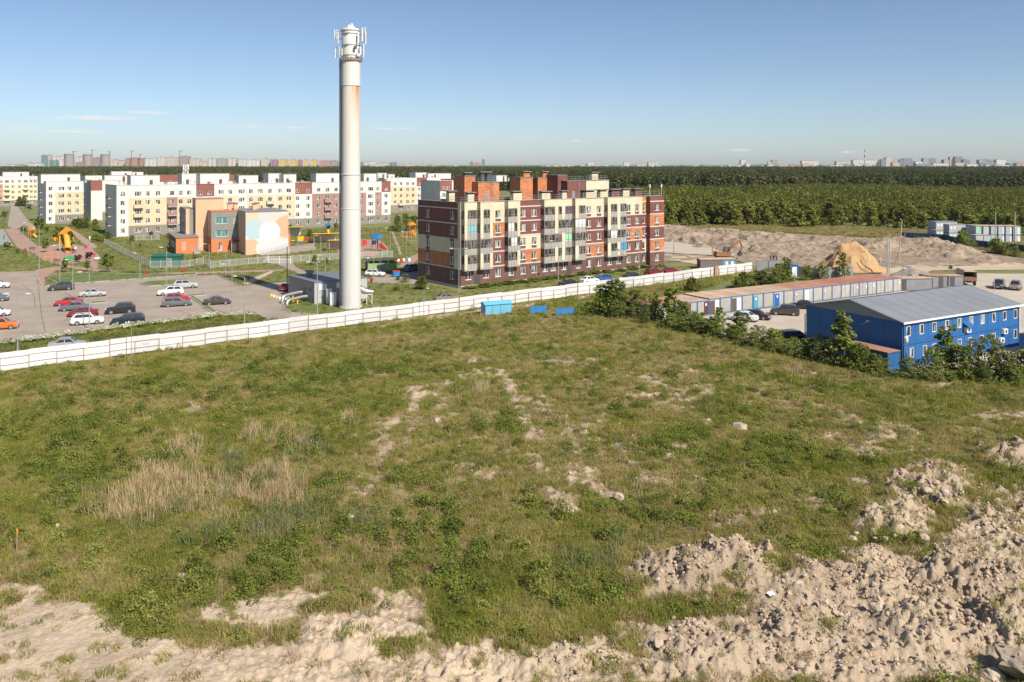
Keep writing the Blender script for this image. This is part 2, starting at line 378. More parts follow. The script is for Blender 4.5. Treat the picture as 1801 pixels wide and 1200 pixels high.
poly_sheet('sandy_road', [(1540, 490), (1700, 481), (2100, 484), (2100, 503), (1620, 510), (1560, 515)], .009, M_yard)
poly_sheet('sandy_road', [(1170, 446), (1215, 447), (1290, 464), (1300, 476), (1230, 466), (1170, 457)], .07, M_sandy)
poly_sheet('building_plot', [(1168, 424), (1290, 444), (1296, 453), (1168, 446)], .25, M_yard)

# ------------------------------------------------------------------ the rough field in front of the fence
field_poly = [fpt(-110, -.25), fpt(FLEN-1, -.25), G(1300, 486), G(1180, 531), G(1130, 556), G(1180, 585), G(1300, 605), G(1400, 630), G(1500, 655), G(1590, 672), G(1700, 668), G(2000, 668), G(2600, 700), Vector((200, 8, 0)), Vector((-200, 8, 0))]
HEAPS = [(1245, 1012, 110, 34, .75), (1330, 985, 80, 22, .55), (1635, 862, 82, 30, .75), (1570, 926, 66, 26, .6), (1770, 805, 60, 20, .6),
         (1450, 1030, 90, 30, .5), (1570, 1040, 70, 30, .6), (1700, 1040, 110, 36, .8), (1640, 1120, 100, 40, .6), (1780, 1120, 80, 46, .9), (1420, 1120, 90, 26, .35),
         (1250, 1160, 90, 28, .4), (1000, 1170, 80, 20, .3), (1790, 930, 80, 30, .45), (600, 1120, 80, 30, .25), (325, 724, 22, 7, .35), (1120, 1040, 40, 18, .35),
         (1560, 770, 60, 10, .35), (1340, 925, 60, 16, .3), (860, 660, 40, 8, .3), (750, 690, 40, 8, .25), (960, 705, 40, 10, .3)]
BARE = [(1130, 1196, 330, 34, 1.), (1500, 1170, 320, 60, 1.), (350, 1172, 240, 36, .85), (950, 780, 200, 70, .2), (720, 800, 110, 70, .2), (1250, 690, 140, 40, .18), (80, 1125, 190, 62, 1.), (330, 1190, 260, 48, 1.), (150, 1170, 260, 62, 1.), (620, 1120, 130, 46, .75), (800, 1200, 420, 62, 1.), (1000, 1180, 200, 36, 1.), (20, 1060, 60, 26, .8),
        (430, 1085, 160, 30, .55), (690, 1075, 60, 40, .6), (540, 1060, 60, 20, .65), (1250, 1150, 190, 70, 1.), (1240, 1015, 135, 44, 1.), (1450, 1080, 150, 70, 1.), (1560, 1000, 80, 30, .8),
        (1640, 1090, 220, 120, 1.), (1740, 980, 120, 80, .95), (1790, 930, 110, 60, .9), (1636, 860, 88, 36, 1.), (1570, 925, 68, 30, .95), (1780, 803, 72, 24, .95),
        # dry spoil strips up the middle of the field
        (850, 662, 40, 7, .5), (760, 740, 40, 12, .35), (1010, 640, 50, 7, .55), (1130, 665, 50, 5, .6), (1110, 705, 50, 6, .5), (1180, 720, 40, 5, .5), (1200, 645, 40, 6, .4),
        (1560, 770, 60, 14, .72), (1530, 800, 50, 12, .6), (1480, 780, 60, 12, .5), (1670, 760, 40, 16, .5), (1760, 730, 60, 8, .6), (1660, 690, 36, 5, .6), (1390, 655, 60, 6, .42), (1310, 930, 60, 18, .55),
        (325, 723, 20, 5, .95), (1300, 830, 40, 10, .4), (1420, 900, 60, 14, .4), (760, 870, 60, 20, .38), (850, 840, 60, 18, .45), (830, 632, 20, 6, .6), (100, 930, 16, 20, .5), (1180, 800, 60, 14, .42),
        (1210, 850, 40, 14, .35), (1500, 860, 60, 16, .4), (960, 870, 50, 16, .42), (1240, 690, 60, 8, .4)]
REED = [(300, 858, 62, 38, .9), (335, 800, 30, 22, .75), (472, 868, 54, 34, 1.), (445, 775, 20, 18, .7), (380, 880, 60, 40, .5), (615, 742, 9, 16, .9), (230, 900, 60, 30, .45), (845, 690, 14, 10, .5), (1400, 660, 14, 6, .4), (510, 780, 50, 16, .45)]
GREED = [(420, 925, 170, 40, 1.), (540, 860, 36, 46, .9), (530, 795, 60, 22, .9), (400, 820, 34, 34, .7), (650, 920, 40, 30, .45), (150, 880, 60, 30, .4), (1250, 720, 60, 12, .3), (1120, 960, 50, 24, .5), (1030, 1000, 60, 30, .4)]
LUSH = [(120, 770, 160, 60, .9), (60, 900, 80, 60, .6), (300, 690, 260, 22, 1.), (560, 660, 200, 16, .95), (450, 690, 140, 20, .9), (600, 780, 60, 30, .5), (130, 1090, 110, 34, 1.), (240, 1110, 60, 30, .9), (1320, 800, 100, 26, .9),
        (1240, 770, 60, 16, .8), (1640, 830, 30, 10, .6), (1760, 850, 60, 20, .8), (1620, 740, 90, 12, .8), (1750, 660, 90, 16, .7), (1500, 690, 120, 10, .6), (780, 880, 80, 30, .5), (980, 900, 100, 20, .4), (860, 1010, 160, 46, .45), (700, 690, 60, 12, .6), (880, 620, 60, 6, .4), (1090, 620, 90, 8, .5)]
def track(pts, w0, w1, s, n=9):
    for (xa, ya), (xb, yb) in zip(pts[:-1], pts[1:]):
        for i in range(n):
            f = i/n; y = ya+(yb-ya)*f; w_ = np.interp(y, [650, 900], [w0, w1]); BARE.append((xa+(xb-xa)*f, y, w_, w_*.42, s*(.95+.4*random.random())))
track([(850, 655), (745, 700), (690, 750), (650, 840), (620, 890)], 13, 30, .56); track([(790, 690), (750, 730), (720, 790), (700, 850)], 8, 14, .42); track([(880, 660), (905, 720), (935, 790), (965, 860), (985, 920)], 11, 22, .56)
track([(950, 692), (1000, 760), (1030, 840), (1080, 885)], 12, 26, .52); track([(920, 665), (960, 720), (990, 790)], 7, 12, .42); track([(990, 640), (1130, 667), (1210, 725), (1330, 790)], 11, 12, .42); track([(1080, 790), (1140, 850), (1190, 900)], 10, 16, .4); track([(1420, 700), (1560, 770), (1640, 800)], 12, 16, .45); track([(1230, 660), (1400, 705)], 9, 9, .38)
for i in range(31): BARE.append((640+i*14, 574.5-i*1.87, 12, 2.0, .85))
def field_h(X, Y):
    d = fbm(X, Y, .06, 3)*.5+fbm(X, Y, .35, 4)*.28
    hb = np.zeros(X.shape)
    wob = (fbm(X, Y, .5, 3)-.5)
    wk = np.clip(Y/60, .4, 1.5); hp = blobs(X+wob*1.6*wk, Y+wob*2.0*wk, HEAPS)
    bare = field_bare(X, Y)
    cl = ridged(X, Y, .55, 4); cl2 = fbm(X, Y, 2.6, 3)
    rough = np.clip(bare, 0, 1)*sstep(-22, -2, X)*.8+.12*bare+hp*.8
    h = .05+d*.45+hp*1.1*(.55+.6*cl)+rough*(np.clip(cl-.45, 0, 1)*.7+(cl2-.5)*.42+(ridged(X+9, Y, 1.25, 3)-.55)*.5+(vnoise(X*5.1+3, Y*5.1)-.5)*.2*sstep(.4, .6, fbm(X+2, Y-8, .35, 2)))+np.clip(bare, 0, 1)*((fbm(X, Y, 1.6, 4, .6)-.5)*.16+(vnoise(X*4.3, Y*4.3)-.5)*.045)
    # wheel ruts up the middle
    return np.maximum(h, .03)
def field_bare(X, Y):
    wk = np.clip(Y/95, .3, 1.3)**1.7; w1 = (fbm(X, Y, .16, 3)-.5)*wk; w2 = (fbm(X+40, Y-30, .16, 3)-.5)*wk
    b = blobs(X+w1*5, Y+w2*7, BARE); n = fbm(X, Y, .5, 7, .72)
    return np.clip(b*1.2+(n-.52)*2.3*(.3+.7*(b > .02)), 0, 1)*sstep(.03, .25, b+.16*sstep(.5, .68, n))

NA, NY = 760, 620
aa = np.linspace(-.74, .74, NA); yy = np.exp(np.linspace(math.log(33), math.log(178), NY))
A, YY = np.meshgrid(aa, yy); XX = A*YY
# let the edge of the sheet sink into the ground along the fence
sd = (XX-F0.x)*FN.x+(YY-F0.y)*FN.y
HH = field_h(XX, YY)*sstep(.2, -5, sd)*.97+.03
inside = inpoly(XX, YY, [p[:2] for p in field_poly])
BR = field_bare(XX, YY)
idx = np.arange(NA*NY).reshape(NY, NA)
fm = inside[:-1, :-1] & inside[1:, :-1] & inside[:-1, 1:] & inside[1:, 1:]
quads = np.stack([idx[:-1, :-1], idx[:-1, 1:], idx[1:, 1:], idx[1:, :-1]], -1)[fm]
used = np.unique(quads); remap = -np.ones(NA*NY, int); remap[used] = np.arange(len(used)); quads = remap[quads]
def np_mesh(name, V, F, mats, smooth=True):
    me = bpy.data.meshes.new(name); k = F.shape[1]
    me.vertices.add(len(V)); me.vertices.foreach_set('co', V.astype(np.float32).ravel())
    me.loops.add(F.size); me.loops.foreach_set('vertex_index', F.astype(np.int32).ravel())
    me.polygons.add(len(F)); me.polygons.foreach_set('loop_start', (np.arange(len(F))*k).astype(np.int32)); me.polygons.foreach_set('loop_total', np.full(len(F), k, np.int32))
    if smooth: me.polygons.foreach_set('use_smooth', np.ones(len(F), bool))
    for m in mats: me.materials.append(m)
    me.update(calc_edges=True); me.validate(); return me
def fattr(me, name, arr):
    a = me.attributes.new(name, 'FLOAT', 'POINT'); a.data.foreach_set('value', arr.astype(np.float32).ravel())
def soil_material(name, sand, dark, thatch, green):
    m = bpy.data.materials.new(name); m.use_nodes = True; t = m.node_tree; p = t.nodes['Principled BSDF']
    g = N(t, 'ShaderNodeNewGeometry'); at = N(t, 'ShaderNodeAttribute', attribute_name='bare')
    def mixc(fac, a, b):
        x = N(t, 'ShaderNodeMix', data_type='RGBA')
        t.links.new(fac, x.inputs[0])
        for i, c in ((6, a), (7, b)):
            if isinstance(c, tuple): x.inputs[i].default_value = (*c, 1)
            else: t.links.new(c, x.inputs[i])
        return x.outputs[2]
    def noise(s, d, lo, hi, rg=.6):
        n = N(t, 'ShaderNodeTexNoise', inp={'Scale': s, 'Detail': d, 'Roughness': rg}); L(t, g, 'Position', n, 'Vector')
        r = N(t, 'ShaderNodeMapRange', inp={1: lo, 2: hi}); L(t, n, 0, r, 0); return r.outputs[0]
    soil = mixc(noise(.22, 8, .38, .66), sand, dark)
    soil = mixc(noise(3.0, 6, .55, .8), soil, tuple(c*.62 for c in dark))
    peb = N(t, 'ShaderNodeTexVoronoi', inp={'Scale': 4.5}); L(t, g, 'Position', peb, 'Vector')
    pr = N(t, 'ShaderNodeMapRange', inp={1: .16, 2: .08}); L(t, peb, 'Distance', pr, 0)
    soil = mixc(pr.outputs[0], soil, tuple(min(1, c*1.25) for c in sand))
    lo_ = N(t, 'ShaderNodeAttribute', attribute_name='loam'); soil = mixc(lo_.outputs['Fac'], soil, tuple(c*.80 for c in dark))
    veg = mixc(noise(.5, 8, .35, .65), thatch, green)
    ad = N(t, 'ShaderNodeMath', operation='ADD'); L(t, at, 'Fac', ad, 0)
    nn = N(t, 'ShaderNodeMapRange', inp={1: 0, 2: 1, 3: -.42, 4: .42}); t.links.new(noise(2.2, 7, .3, .7, .7), nn.inputs[0]); L(t, nn, 0, ad, 1)
    st = N(t, 'ShaderNodeMapRange', inp={1: .3, 2: .78}); L(t, ad, 0, st, 0)
    t.links.new(mixc(st.outputs[0], veg, soil), p.inputs['Base Color'])
    p.inputs['Roughness'].default_value = .95; p.inputs['Specular IOR Level'].default_value = .2
    b1 = N(t, 'ShaderNodeTexNoise', inp={'Scale': 5.0, 'Detail': 10.0, 'Roughness': .72}); L(t, g, 'Position', b1, 'Vector')
    bp = N(t, 'ShaderNodeBump', inp={'Strength': 1.0, 'Distance': .16}); L(t, b1, 0, bp, 'Height'); L(t, bp, 0, p, 'Normal')
    MAT[name] = m; return m
M_field = soil_material('field_soil', (.62, .50, .37), (.47, .37, .27), (.29, .235, .13), (.18, .17, .06))
V = np.stack([XX, YY, HH], -1).reshape(-1, 3)[used]
fme = np_mesh('field', V, quads, [M_field], smooth=False); fattr(fme, 'bare', BR.ravel()[used]); fattr(fme, 'loam', np.maximum(.8*sstep(46, 60, YY)*(1-.6*blobs(XX, YY, [q for q in HEAPS if q[0] > 1500 or q[0] < 340])), sstep(-6, 8, XX+YY*.1-4)*(.42+.6*sstep(.42, .66, fbm(XX, YY, .11, 4)))).ravel()[used])
tag(link('field', fme), kind='structure')
def field_z(x, y):
    x = np.atleast_1d(np.asarray(x, float)); y = np.atleast_1d(np.asarray(y, float))
    s = (x-F0.x)*FN.x+(y-F0.y)*FN.y
    return field_h(x, y)*sstep(.2, -5, s)*.97+.03

# ------------------------------------------------------------------ the dug-over building site behind the garages
SITE = [(1250, 418, 60, 12, 3.2), (1320, 424, 70, 10, 2.4), (1190, 405, 40, 8, 1.6), (1210, 418, 40, 8, 1.8), (1400, 437, 60, 10, 2.2), (1460, 432, 70, 10, 2.2), (1350, 450, 40, 7, 1.2),
        (1600, 435, 70, 12, 4.0), (1660, 448, 50, 10, 2.6), (1540, 437, 50, 10, 2.6), (1730, 459, 26, 5, 1.2), (1365, 440, 40, 8, 1.2), (1420, 455, 40, 8, 1.0), (1300, 440, 30, 6, 1.0), (1470, 452, 40, 8, 1.0)]
site_poly = [G(1160, 462), G(1160, 397), G(1300, 407), G(1450, 415), G(1560, 421), G(1680, 431), G(1790, 455), G(1900, 463), G(1560, 472), G(1545, 486), G(1390, 478), G(1330, 470), G(1290, 458)]
gx = np.linspace(36, 190, 480); gy = np.linspace(180, 330, 460); SX, SY = np.meshgrid(gx, gy)
def site_h(X, Y):
    w_ = (fbm(X, Y, .09, 3)-.5); b = blobs(X+w_*14, Y+w_*16, [(a, b, c, d, 1) for a, b, c, d, e in SITE])
    h = np.zeros(X.shape)
    for q in SITE: h = np.maximum(h, blobs(X+w_*12, Y+w_*16, [(*q[:4], 1)])*q[4])
    return np.maximum(.04, .06+h*.62*sstep(.25, .55, fbm(X+3, Y, .06, 3))*(.3+.95*ridged(X, Y, .13, 4))+(ridged(X, Y, .3, 4)-.5)*2.1*np.clip(h*.6+.14, 0, 1)+(fbm(X, Y, 1.1, 3)-.5)*.7*np.clip(h+.3, 0, 1))
SH = site_h(SX, SY); ins = inpoly(SX, SY, [p[:2] for p in site_poly])
fm = ins[:-1, :-1] & ins[1:, :-1] & ins[:-1, 1:] & ins[1:, 1:]
idx = np.arange(SX.size).reshape(SX.shape)
q = np.stack([idx[:-1, :-1], idx[:-1, 1:], idx[1:, 1:], idx[1:, :-1]], -1)[fm]
us = np.unique(q); rm = -np.ones(SX.size, int); rm[us] = np.arange(len(us)); q = rm[q]
M_site = soil_material('site_soil', (.34, .27, .20), (.20, .155, .115), (.3, .23, .15), (.3, .24, .15))
sme = np_mesh('building_site', np.stack([SX, SY, SH], -1).reshape(-1, 3)[us], q, [M_site]); fattr(sme, 'bare', np.ones(len(us)))
tag(link('building_site', sme), kind='structure')

# ------------------------------------------------------------------ loose heaps: sand and gravel
def heap(name, label, px, py, wpx, ypeak, mat, seed, group=None, asp=.8):
    c = G(px, py); rad = wpx/2/FPX*c.y; ht = hgt(py, ypeak)*1.0; m = MB(); nr, na = 16, 40; vs = []; fs = []
    for i in range(nr+1):
        r_ = i/nr
        for k in range(na):
            t = 2*math.pi*k/na; n_ = float(fbm(np.array([math.cos(t)*r_*3+seed]), np.array([math.sin(t)*r_*3+seed]), 1.6, 4)[0])
            rr = r_*(rad*(.8+.4*n_)); z = ht*(math.cos(min(1, r_)*math.pi)*.5+.5)**.8*(.8+.4*n_ if i else 1.0)*.96+(n_-.5)*ht*.16*(r_ < .9)-.05*(r_ > .95)
            vs.append((math.cos(t)*rr, math.sin(t)*rr*asp, z))
    for i in range(nr):
        for k in range(na): fs.append((i*na+k, (i+1)*na+k, (i+1)*na+(k+1) % na, i*na+(k+1) % na))
    m.add(vs, fs); o = m.build(name, mat, smooth=True); o.location = (c.x, c.y, 0.02); return tag(o, label, 'heap', group)
M_sand = pmat('orange_sand', (.46, .285, .135), .95, (.34, .215, .115), .3, detail=8, bump=.15, bscale=1.5)
M_gravel = pmat('grey_gravel', (.27, .245, .225), .95, (.2, .18, .17), .8, detail=8, bump=.1, bscale=4)
heap('sand_heap', 'big heap of orange sand on the building site', 1497, 474, 128, 427, M_sand, 1.0)
heap('gravel_heap', 'grey cone of gravel beside the sandy yard behind the blue roof', 1603, 487, 86, 471, M_gravel, 5.0)
heap('gravel_heap', 'low grey gravel heap at the foot of the orange sand', 1462, 470, 44, 457, M_gravel, 9.0)
heap('soil_heap', 'small dark cone of soil next to the excavator', 1328, 443, 38, 429, pmat('dark_soil', (.2, .15, .11), .95, (.27, .21, .16), .4, bump=.1, bscale=2), 12.0)
# ------------------------------------------------------------------ vegetation
def quads_mesh(name, Cn, U, Vv, mat, extra=None):
    n = len(Cn); P = np.stack([Cn-U-Vv, Cn+U-Vv, Cn+U+Vv, Cn-U+Vv], 1).reshape(-1, 3); F = np.arange(4*n).reshape(-1, 4)
    return np_mesh(name, P, F, [mat], smooth=False)
def rand_dirs(r, n):
    v = r.normal(size=(n, 3)); return v/np.linalg.norm(v, axis=1)[:, None]
def leaf_cloud(r, Cn, size, flat=.35):
    """leaf cards with random tilt round centres Cn"""
    n = len(Cn); nrm = rand_dirs(r, n); nrm[:, 2] = np.abs(nrm[:, 2])+flat; nrm /= np.linalg.norm(nrm, axis=1)[:, None]
    u = np.cross(nrm, rand_dirs(r, n)); u /= np.linalg.norm(u, axis=1)[:, None]+1e-9; v = np.cross(nrm, u)
    s = size*(.6+.8*r.random(n)); return u*s[:, None]*.5, v*s[:, None]*.36
def blades_mesh(name, seed, n, rad, h0, h1, wd, bend, mat, lean=.25):
    r = np.random.default_rng(seed); V = []; F = []
    for i in range(n):
        t = r.random()*6.283; q = rad*math.sqrt(r.random()); b = np.array([math.cos(t)*q, math.sin(t)*q, -.05])
        h = h0+(h1-h0)*r.random(); d = r.random()*6.283; ln = np.array([math.cos(d), math.sin(d), 0]); w_ = wd*(.7+.6*r.random())
        e = r.random()*6.283; sd_ = np.array([math.cos(e), math.sin(e), 0])*w_/2; a = lean*h*r.random(); c = bend*h*r.random()
        k = len(V); m = b+ln*a*.5+np.array([0, 0, h*.6]); tip = b+ln*(a+c)+np.array([0, 0, h*(1-.25*bend)])
        V += [b-sd_, b+sd_, m+sd_*.8, m-sd_*.8, tip]; F += [(k, k+1, k+2, k+3), (k+3, k+2, k+4)]
    me = bpy.data.meshes.new(name); me.from_pydata([tuple(v) for v in V], [], F); me.materials.append(mat); me.update(); return me
def weed_mesh(name, seed, n, rad, h, leaf, mat):
    r = np.random.default_rng(seed); t = r.random(n)*6.283; q = rad*np.sqrt(r.random(n)); z = h*(1-(q/rad)**2*.75)*(.25+.75*r.random(n))
    Cn = np.stack([np.cos(t)*q, np.sin(t)*q, z], 1); u, v = leaf_cloud(r, Cn, leaf); return quads_mesh(name, Cn, u, v, mat)
PROTO = {}
def proto(name, me): o = bpy.data.objects.new(name, me); PROTO[name] = o; return o
def scatter(name, protos, P, rz, scl, kind, tilt=.12, cat=None, label=None):
    """one mass of plants: a point per plant, each drawn as an instance"""
    n = len(P); me = bpy.data.meshes.new(name); me.vertices.add(n); me.vertices.foreach_set('co', np.asarray(P, np.float32).ravel())
    rot = np.stack([rng.normal(0, tilt, n), rng.normal(0, tilt, n), rz], 1)
    a = me.attributes.new('rot', 'FLOAT_VECTOR', 'POINT'); a.data.foreach_set('vector', rot.astype(np.float32).ravel())
    a = me.attributes.new('scl', 'FLOAT_VECTOR', 'POINT'); a.data.foreach_set('vector', np.asarray(scl, np.float32).ravel())
    a = me.attributes.new('kindi', 'INT', 'POINT'); a.data.foreach_set('value', np.asarray(kind, np.int32))
    me.update(); o = link(name, me); o['kind'] = 'stuff'; tag(o, label, cat)
    ng = bpy.data.node_groups.new(name+'_scatter', 'GeometryNodeTree')
    ng.interface.new_socket('Geometry', in_out='INPUT', socket_type='NodeSocketGeometry'); ng.interface.new_socket('Geometry', in_out='OUTPUT', socket_type='NodeSocketGeometry')
    gi = N(ng, 'NodeGroupInput'); go = N(ng, 'NodeGroupOutput'); jn = N(ng, 'GeometryNodeJoinGeometry')
    ar = N(ng, 'GeometryNodeInputNamedAttribute', data_type='FLOAT_VECTOR'); ar.inputs[0].default_value = 'rot'
    as_ = N(ng, 'GeometryNodeInputNamedAttribute', data_type='FLOAT_VECTOR'); as_.inputs[0].default_value = 'scl'
    ak = N(ng, 'GeometryNodeInputNamedAttribute', data_type='INT'); ak.inputs[0].default_value = 'kindi'
    for i, p in enumerate(protos):
        oi = N(ng, 'GeometryNodeObjectInfo'); oi.inputs['Object'].default_value = p; oi.inputs['As Instance'].default_value = True
        cp = N(ng, 'FunctionNodeCompare', data_type='INT', operation='EQUAL'); L(ng, ak, 0, cp, 2); cp.inputs[3].default_value = i
        ip = N(ng, 'GeometryNodeInstanceOnPoints'); L(ng, gi, 0, ip, 'Points'); L(ng, cp, 0, ip, 'Selection'); L(ng, oi, 'Geometry', ip, 'Instance')
        L(ng, ar, 0, ip, 'Rotation'); L(ng, as_, 0, ip, 'Scale'); L(ng, ip, 0, jn, 0)
    L(ng, jn, 0, go, 0); md = o.modifiers.new('scatter', 'NODES'); md.node_group = ng; return o

ML_grass = leaf_mat('field_grass', (.19, .215, .038), (.275, .275, .058), (.385, .335, .125), .18, .3)
ML_dry = leaf_mat('dry_grass', (.30, .24, .11), (.38, .29, .145), (.45, .35, .19), .3, .25, .2)
ML_weed = leaf_mat('weed_leaves', (.13, .175, .034), (.185, .22, .045), (.265, .27, .072), .3, .3)
ML_reedg = leaf_mat('green_reed', (.16, .20, .08), (.21, .235, .10), (.28, .27, .13), .3, .25)
ML_reedd = leaf_mat('dry_reed', (.44, .32, .18), (.52, .39, .23), (.58, .44, .27), .6, .2, .2)
ML_shrub = leaf_mat('shrub_leaves', (.135, .185, .034), (.195, .24, .046), (.275, .29, .07), .5, .2)
ML_wil = leaf_mat('willow_leaves', (.135, .175, .04), (.185, .22, .055), (.24, .255, .08), .5, .2)
ML_birch = leaf_mat('birch_leaves', (.17, .20, .038), (.235, .255, .052), (.32, .305, .08), .05, .28, .3)
ML_pine = leaf_mat('pine_needles', (.10, .125, .045), (.135, .155, .055), (.185, .185, .07), .03, .35, .15)
ML_flower = leaf_mat('white_umbels', (.5, .5, .4), (.6, .6, .48), (.45, .48, .3), .5, .2)
ML_purple = leaf_mat('purple_leaves', (.06, .018, .02), (.08, .025, .028), (.1, .04, .03), .5, .2)

pg = [proto('grass_tuft', blades_mesh('grass_tuft', s, 52, .38, .16, .5, .024, .7, ML_grass)) for s in (1, 2, 3)]
pd = [proto('dry_tuft', blades_mesh('dry_tuft', s, 40, .36, .12, .48, .022, .8, ML_dry)) for s in (4, 5)]
pw = [proto('weed_clump', weed_mesh('weed_clump', s, 120, .5, .55, .075, ML_weed)) for s in (6, 7, 13)]
ptw = [proto('tall_weed', weed_mesh('tall_weed', s, 240, .5, 1.1, .08, ML_weed)) for s in (21, 22, 23)]
prg = [proto('green_reed_tuft', blades_mesh('green_reed_tuft', s, 20, .38, .5, 1.2, .032, .4, ML_reedg, .25)) for s in (8, 9)]
prd = [proto('dry_reed_tuft', blades_mesh('dry_reed_tuft', s, 16, .45, .5, 1.5, .024, .3, ML_reedd, .22)) for s in (10, 11)]
pfl = [proto('umbel_tuft', weed_mesh('umbel_tuft', 12, 26, .4, .25, .14, ML_flower))]

def sample_field(n, y0=33., y1=172., amax=.72, e=.4):
    Y = (y0**e+rng.random(n)*(y1**e-y0**e))**(1/e); X = (rng.random(n)*2-1)*amax*Y
    k = inpoly(X, Y, [p[:2] for p in field_poly]); X, Y = X[k], Y[k]
    s = (X-F0.x)*FN.x+(Y-F0.y)*FN.y; k = s < -.5; return X[k], Y[k]
def put(name, protos, X, Y, smin, smax, label, cat, hvar=.3):
    n = len(X); Z = field_z(X, Y); s = smin+(smax-smin)*rng.random(n)
    S = np.stack([s*(.85+.3*rng.random(n)), s*(.85+.3*rng.random(n)), s*(1-hvar+2*hvar*rng.random(n))], 1)
    scatter(name, protos, np.stack([X, Y, Z], 1), rng.random(n)*6.283, S, rng.integers(0, len(protos), n), label=label, cat=cat)
X, Y = sample_field(250000)
bare = field_bare(X, Y); lush = blobs(X, Y, LUSH); reed = blobs(X, Y, REED); greed = blobs(X, Y, GREED)
patch = fbm(X, Y, .22, 4, .6); fine = fbm(X+70, Y, 1.1, 3)
u = rng.random(len(X))
far = sstep(48, 62, Y); pv = np.clip(1.05-bare*(1.35-.35*far), .018+.2*far, 1)*np.clip(.35+(fine-.35)*2.2, .12, 1)
near_right = 1-.55*sstep(14, 30, X)*sstep(52, 40, Y)
keep = u < pv*near_right
dryness = np.clip((fbm(X-20, Y+33, .12, 3)-.42)*3.4+sstep(60, 110, Y)*.05+.36-lush*.45+bare*1.0, .08, .95)
kind = np.where(rng.random(len(X)) < dryness*.62, 1, 0)
kind = np.where(rng.random(len(X)) < np.clip(lush*.42+(patch-.6)*2.0+(fine-.5)*.8, .02, .6), 2, kind)
nse = fbm(X+11, Y, .35, 3); reed = reed*sstep(.32, .6, nse+.25*reed); rd = (rng.random(len(X)) < reed*.8); gd = (rng.random(len(X)) < greed*.42*sstep(.3, .6, nse))
k0 = keep & ~rd & ~gd
m_ = k0 & (kind == 0); put('grass', pg, X[m_], Y[m_], .6, 1.25, 'rough green grass growing over the open field', 'grass')
m_ = k0 & (kind == 1); put('dry_grass', pd, X[m_], Y[m_], .6, 1.2, 'dry straw-coloured grass mixed into the field', 'grass')
m_ = k0 & (kind == 2); put('weeds', pw, X[m_], Y[m_], .5, 1.15, 'low leafy green weeds in patches on the field', 'weeds')
tall = rng.random(len(X)) < .011*(.3+lush*1.2+(patch > .55))*(bare < .3)
put('tall_weeds', ptw, X[tall], Y[tall], .5, 1.25, 'taller bushy weeds dotted over the field', 'weeds', .4)
tall = rng.random(len(X)) < .012*(bare < .5)*sstep(.45, .6, fbm(X+5, Y-9, .1, 3)); put('dry_stalks', prd, X[tall], Y[tall], .4, .8, 'single dry stalks standing up out of the grass', 'grass', .4)
m_ = rd & (rng.random(len(X)) < .62*np.clip(.2+(fine-.35)*3, .1, 1.2)); put('dry_reeds', prd, X[m_], Y[m_], .7, 1.15, 'pale dry reeds standing in the damp hollow of the field', 'reeds')
m_ = (gd & (rng.random(len(X)) < .34)) | (rd & (rng.random(len(X)) < .1)); put('green_reeds', prg, X[m_], Y[m_], .7, 1.15, 'grey-green young reeds around the dry ones', 'reeds')

# verge of tall weeds and cow parsley between the parking lot and the street; rank grass elsewhere
def fill_poly(poly, n):
    xs = [p.x for p in poly]; ys = [p.y for p in poly]
    X = rng.uniform(min(xs), max(xs), n); Y = rng.uniform(min(ys), max(ys), n); k = inpoly(X, Y, [p[:2] for p in poly]); return X[k], Y[k]
def lay(name, protos, X, Y, s0, s1, z, label, cat, zs=1.0):
    n = len(X); s = s0+(s1-s0)*rng.random(n); S = np.stack([s, s, s*zs*(.7+.6*rng.random(n))], 1)
    scatter(name, protos, np.stack([X, Y, np.full(n, z)], 1), rng.random(n)*6.283, S, rng.integers(0, len(protos), n), label=label, cat=cat)
verge = [G(-160, 632), G(0, 606), G(100, 593), G(190, 580), G(300, 566), G(400, 556), G(450, 555), G(466, 562), G(460, 568), fpt(41, 11.3), fpt(-60, 11.3)]
X, Y = fill_poly(verge, 16000)
e_ = fbm(X, Y, .25, 3)
lay('verge_weeds', pw+pg+pg, X, Y, .7, 1.5, 0, 'tall green weeds on the verge between parking lot and street', 'weeds', .9)
edge = np.full(len(X), 9e9)
ed = [G(0, 606), G(100, 593), G(190, 580), G(300, 566), G(400, 556), G(450, 555)]
for a, b in zip(ed[:-1], ed[1:]):
    d = (b-a).normalized(); edge = np.where((X > a.x) & (X < b.x), np.minimum(edge, np.abs((X-a.x)*-d.y+(Y-a.y)*d.x)), edge)
k = (edge < 2.6) & (rng.random(len(X)) < .42)
lay('cow_parsley', pfl, X[k], Y[k], .7, 1.4, .55, 'white flowering cow parsley along the parking lot edge', 'flowers')
X, Y = fill_poly([fpt(100, -.6), fpt(FLEN, -.6), G(1300, 486), G(1180, 531), G(1140, 552), G(1040, 548)], 5000)
lay('dry_meadow', pd+pg, X, Y, 1.4, 2.2, .05, 'tall dry grass between the white fence and the garages', 'grass')
X, Y = fill_poly([G(1180, 404), G(1300, 405), G(1560, 420), G(1690, 432), G(1800, 455), G(1990, 462), G(1990, 425), G(1560, 402), G(1300, 395), G(1180, 392)], 30000)
lay('meadow_grass', pd+pd+pg[:2], X, Y, 1.8, 3.2, 0, 'tall grass between the building site and the wood', 'grass', .7)
# thin grass over the lawns of the estate
X, Y = fill_poly([G(-30, 600), G(470, 562), fpt(45, 11.2), fpt(150, 11), G(1240, 466), G(1168, 470), G(807, 513), G(735, 496), G(735, 440), G(690, 400), G(300, 408), G(150, 396), G(-30, 390)], 100000)
lotp = [G(*p)[:2] for p in lot]; k = ~inpoly(X, Y, lotp)
for pl in PAVED: k &= ~inpoly(X, Y, pl)
lay('lawn_grass', pg+pw[:1], X[k], Y[k], .55, 1.1, 0, 'mown green grass with weeds on the lawns of the estate', 'grass', .55)

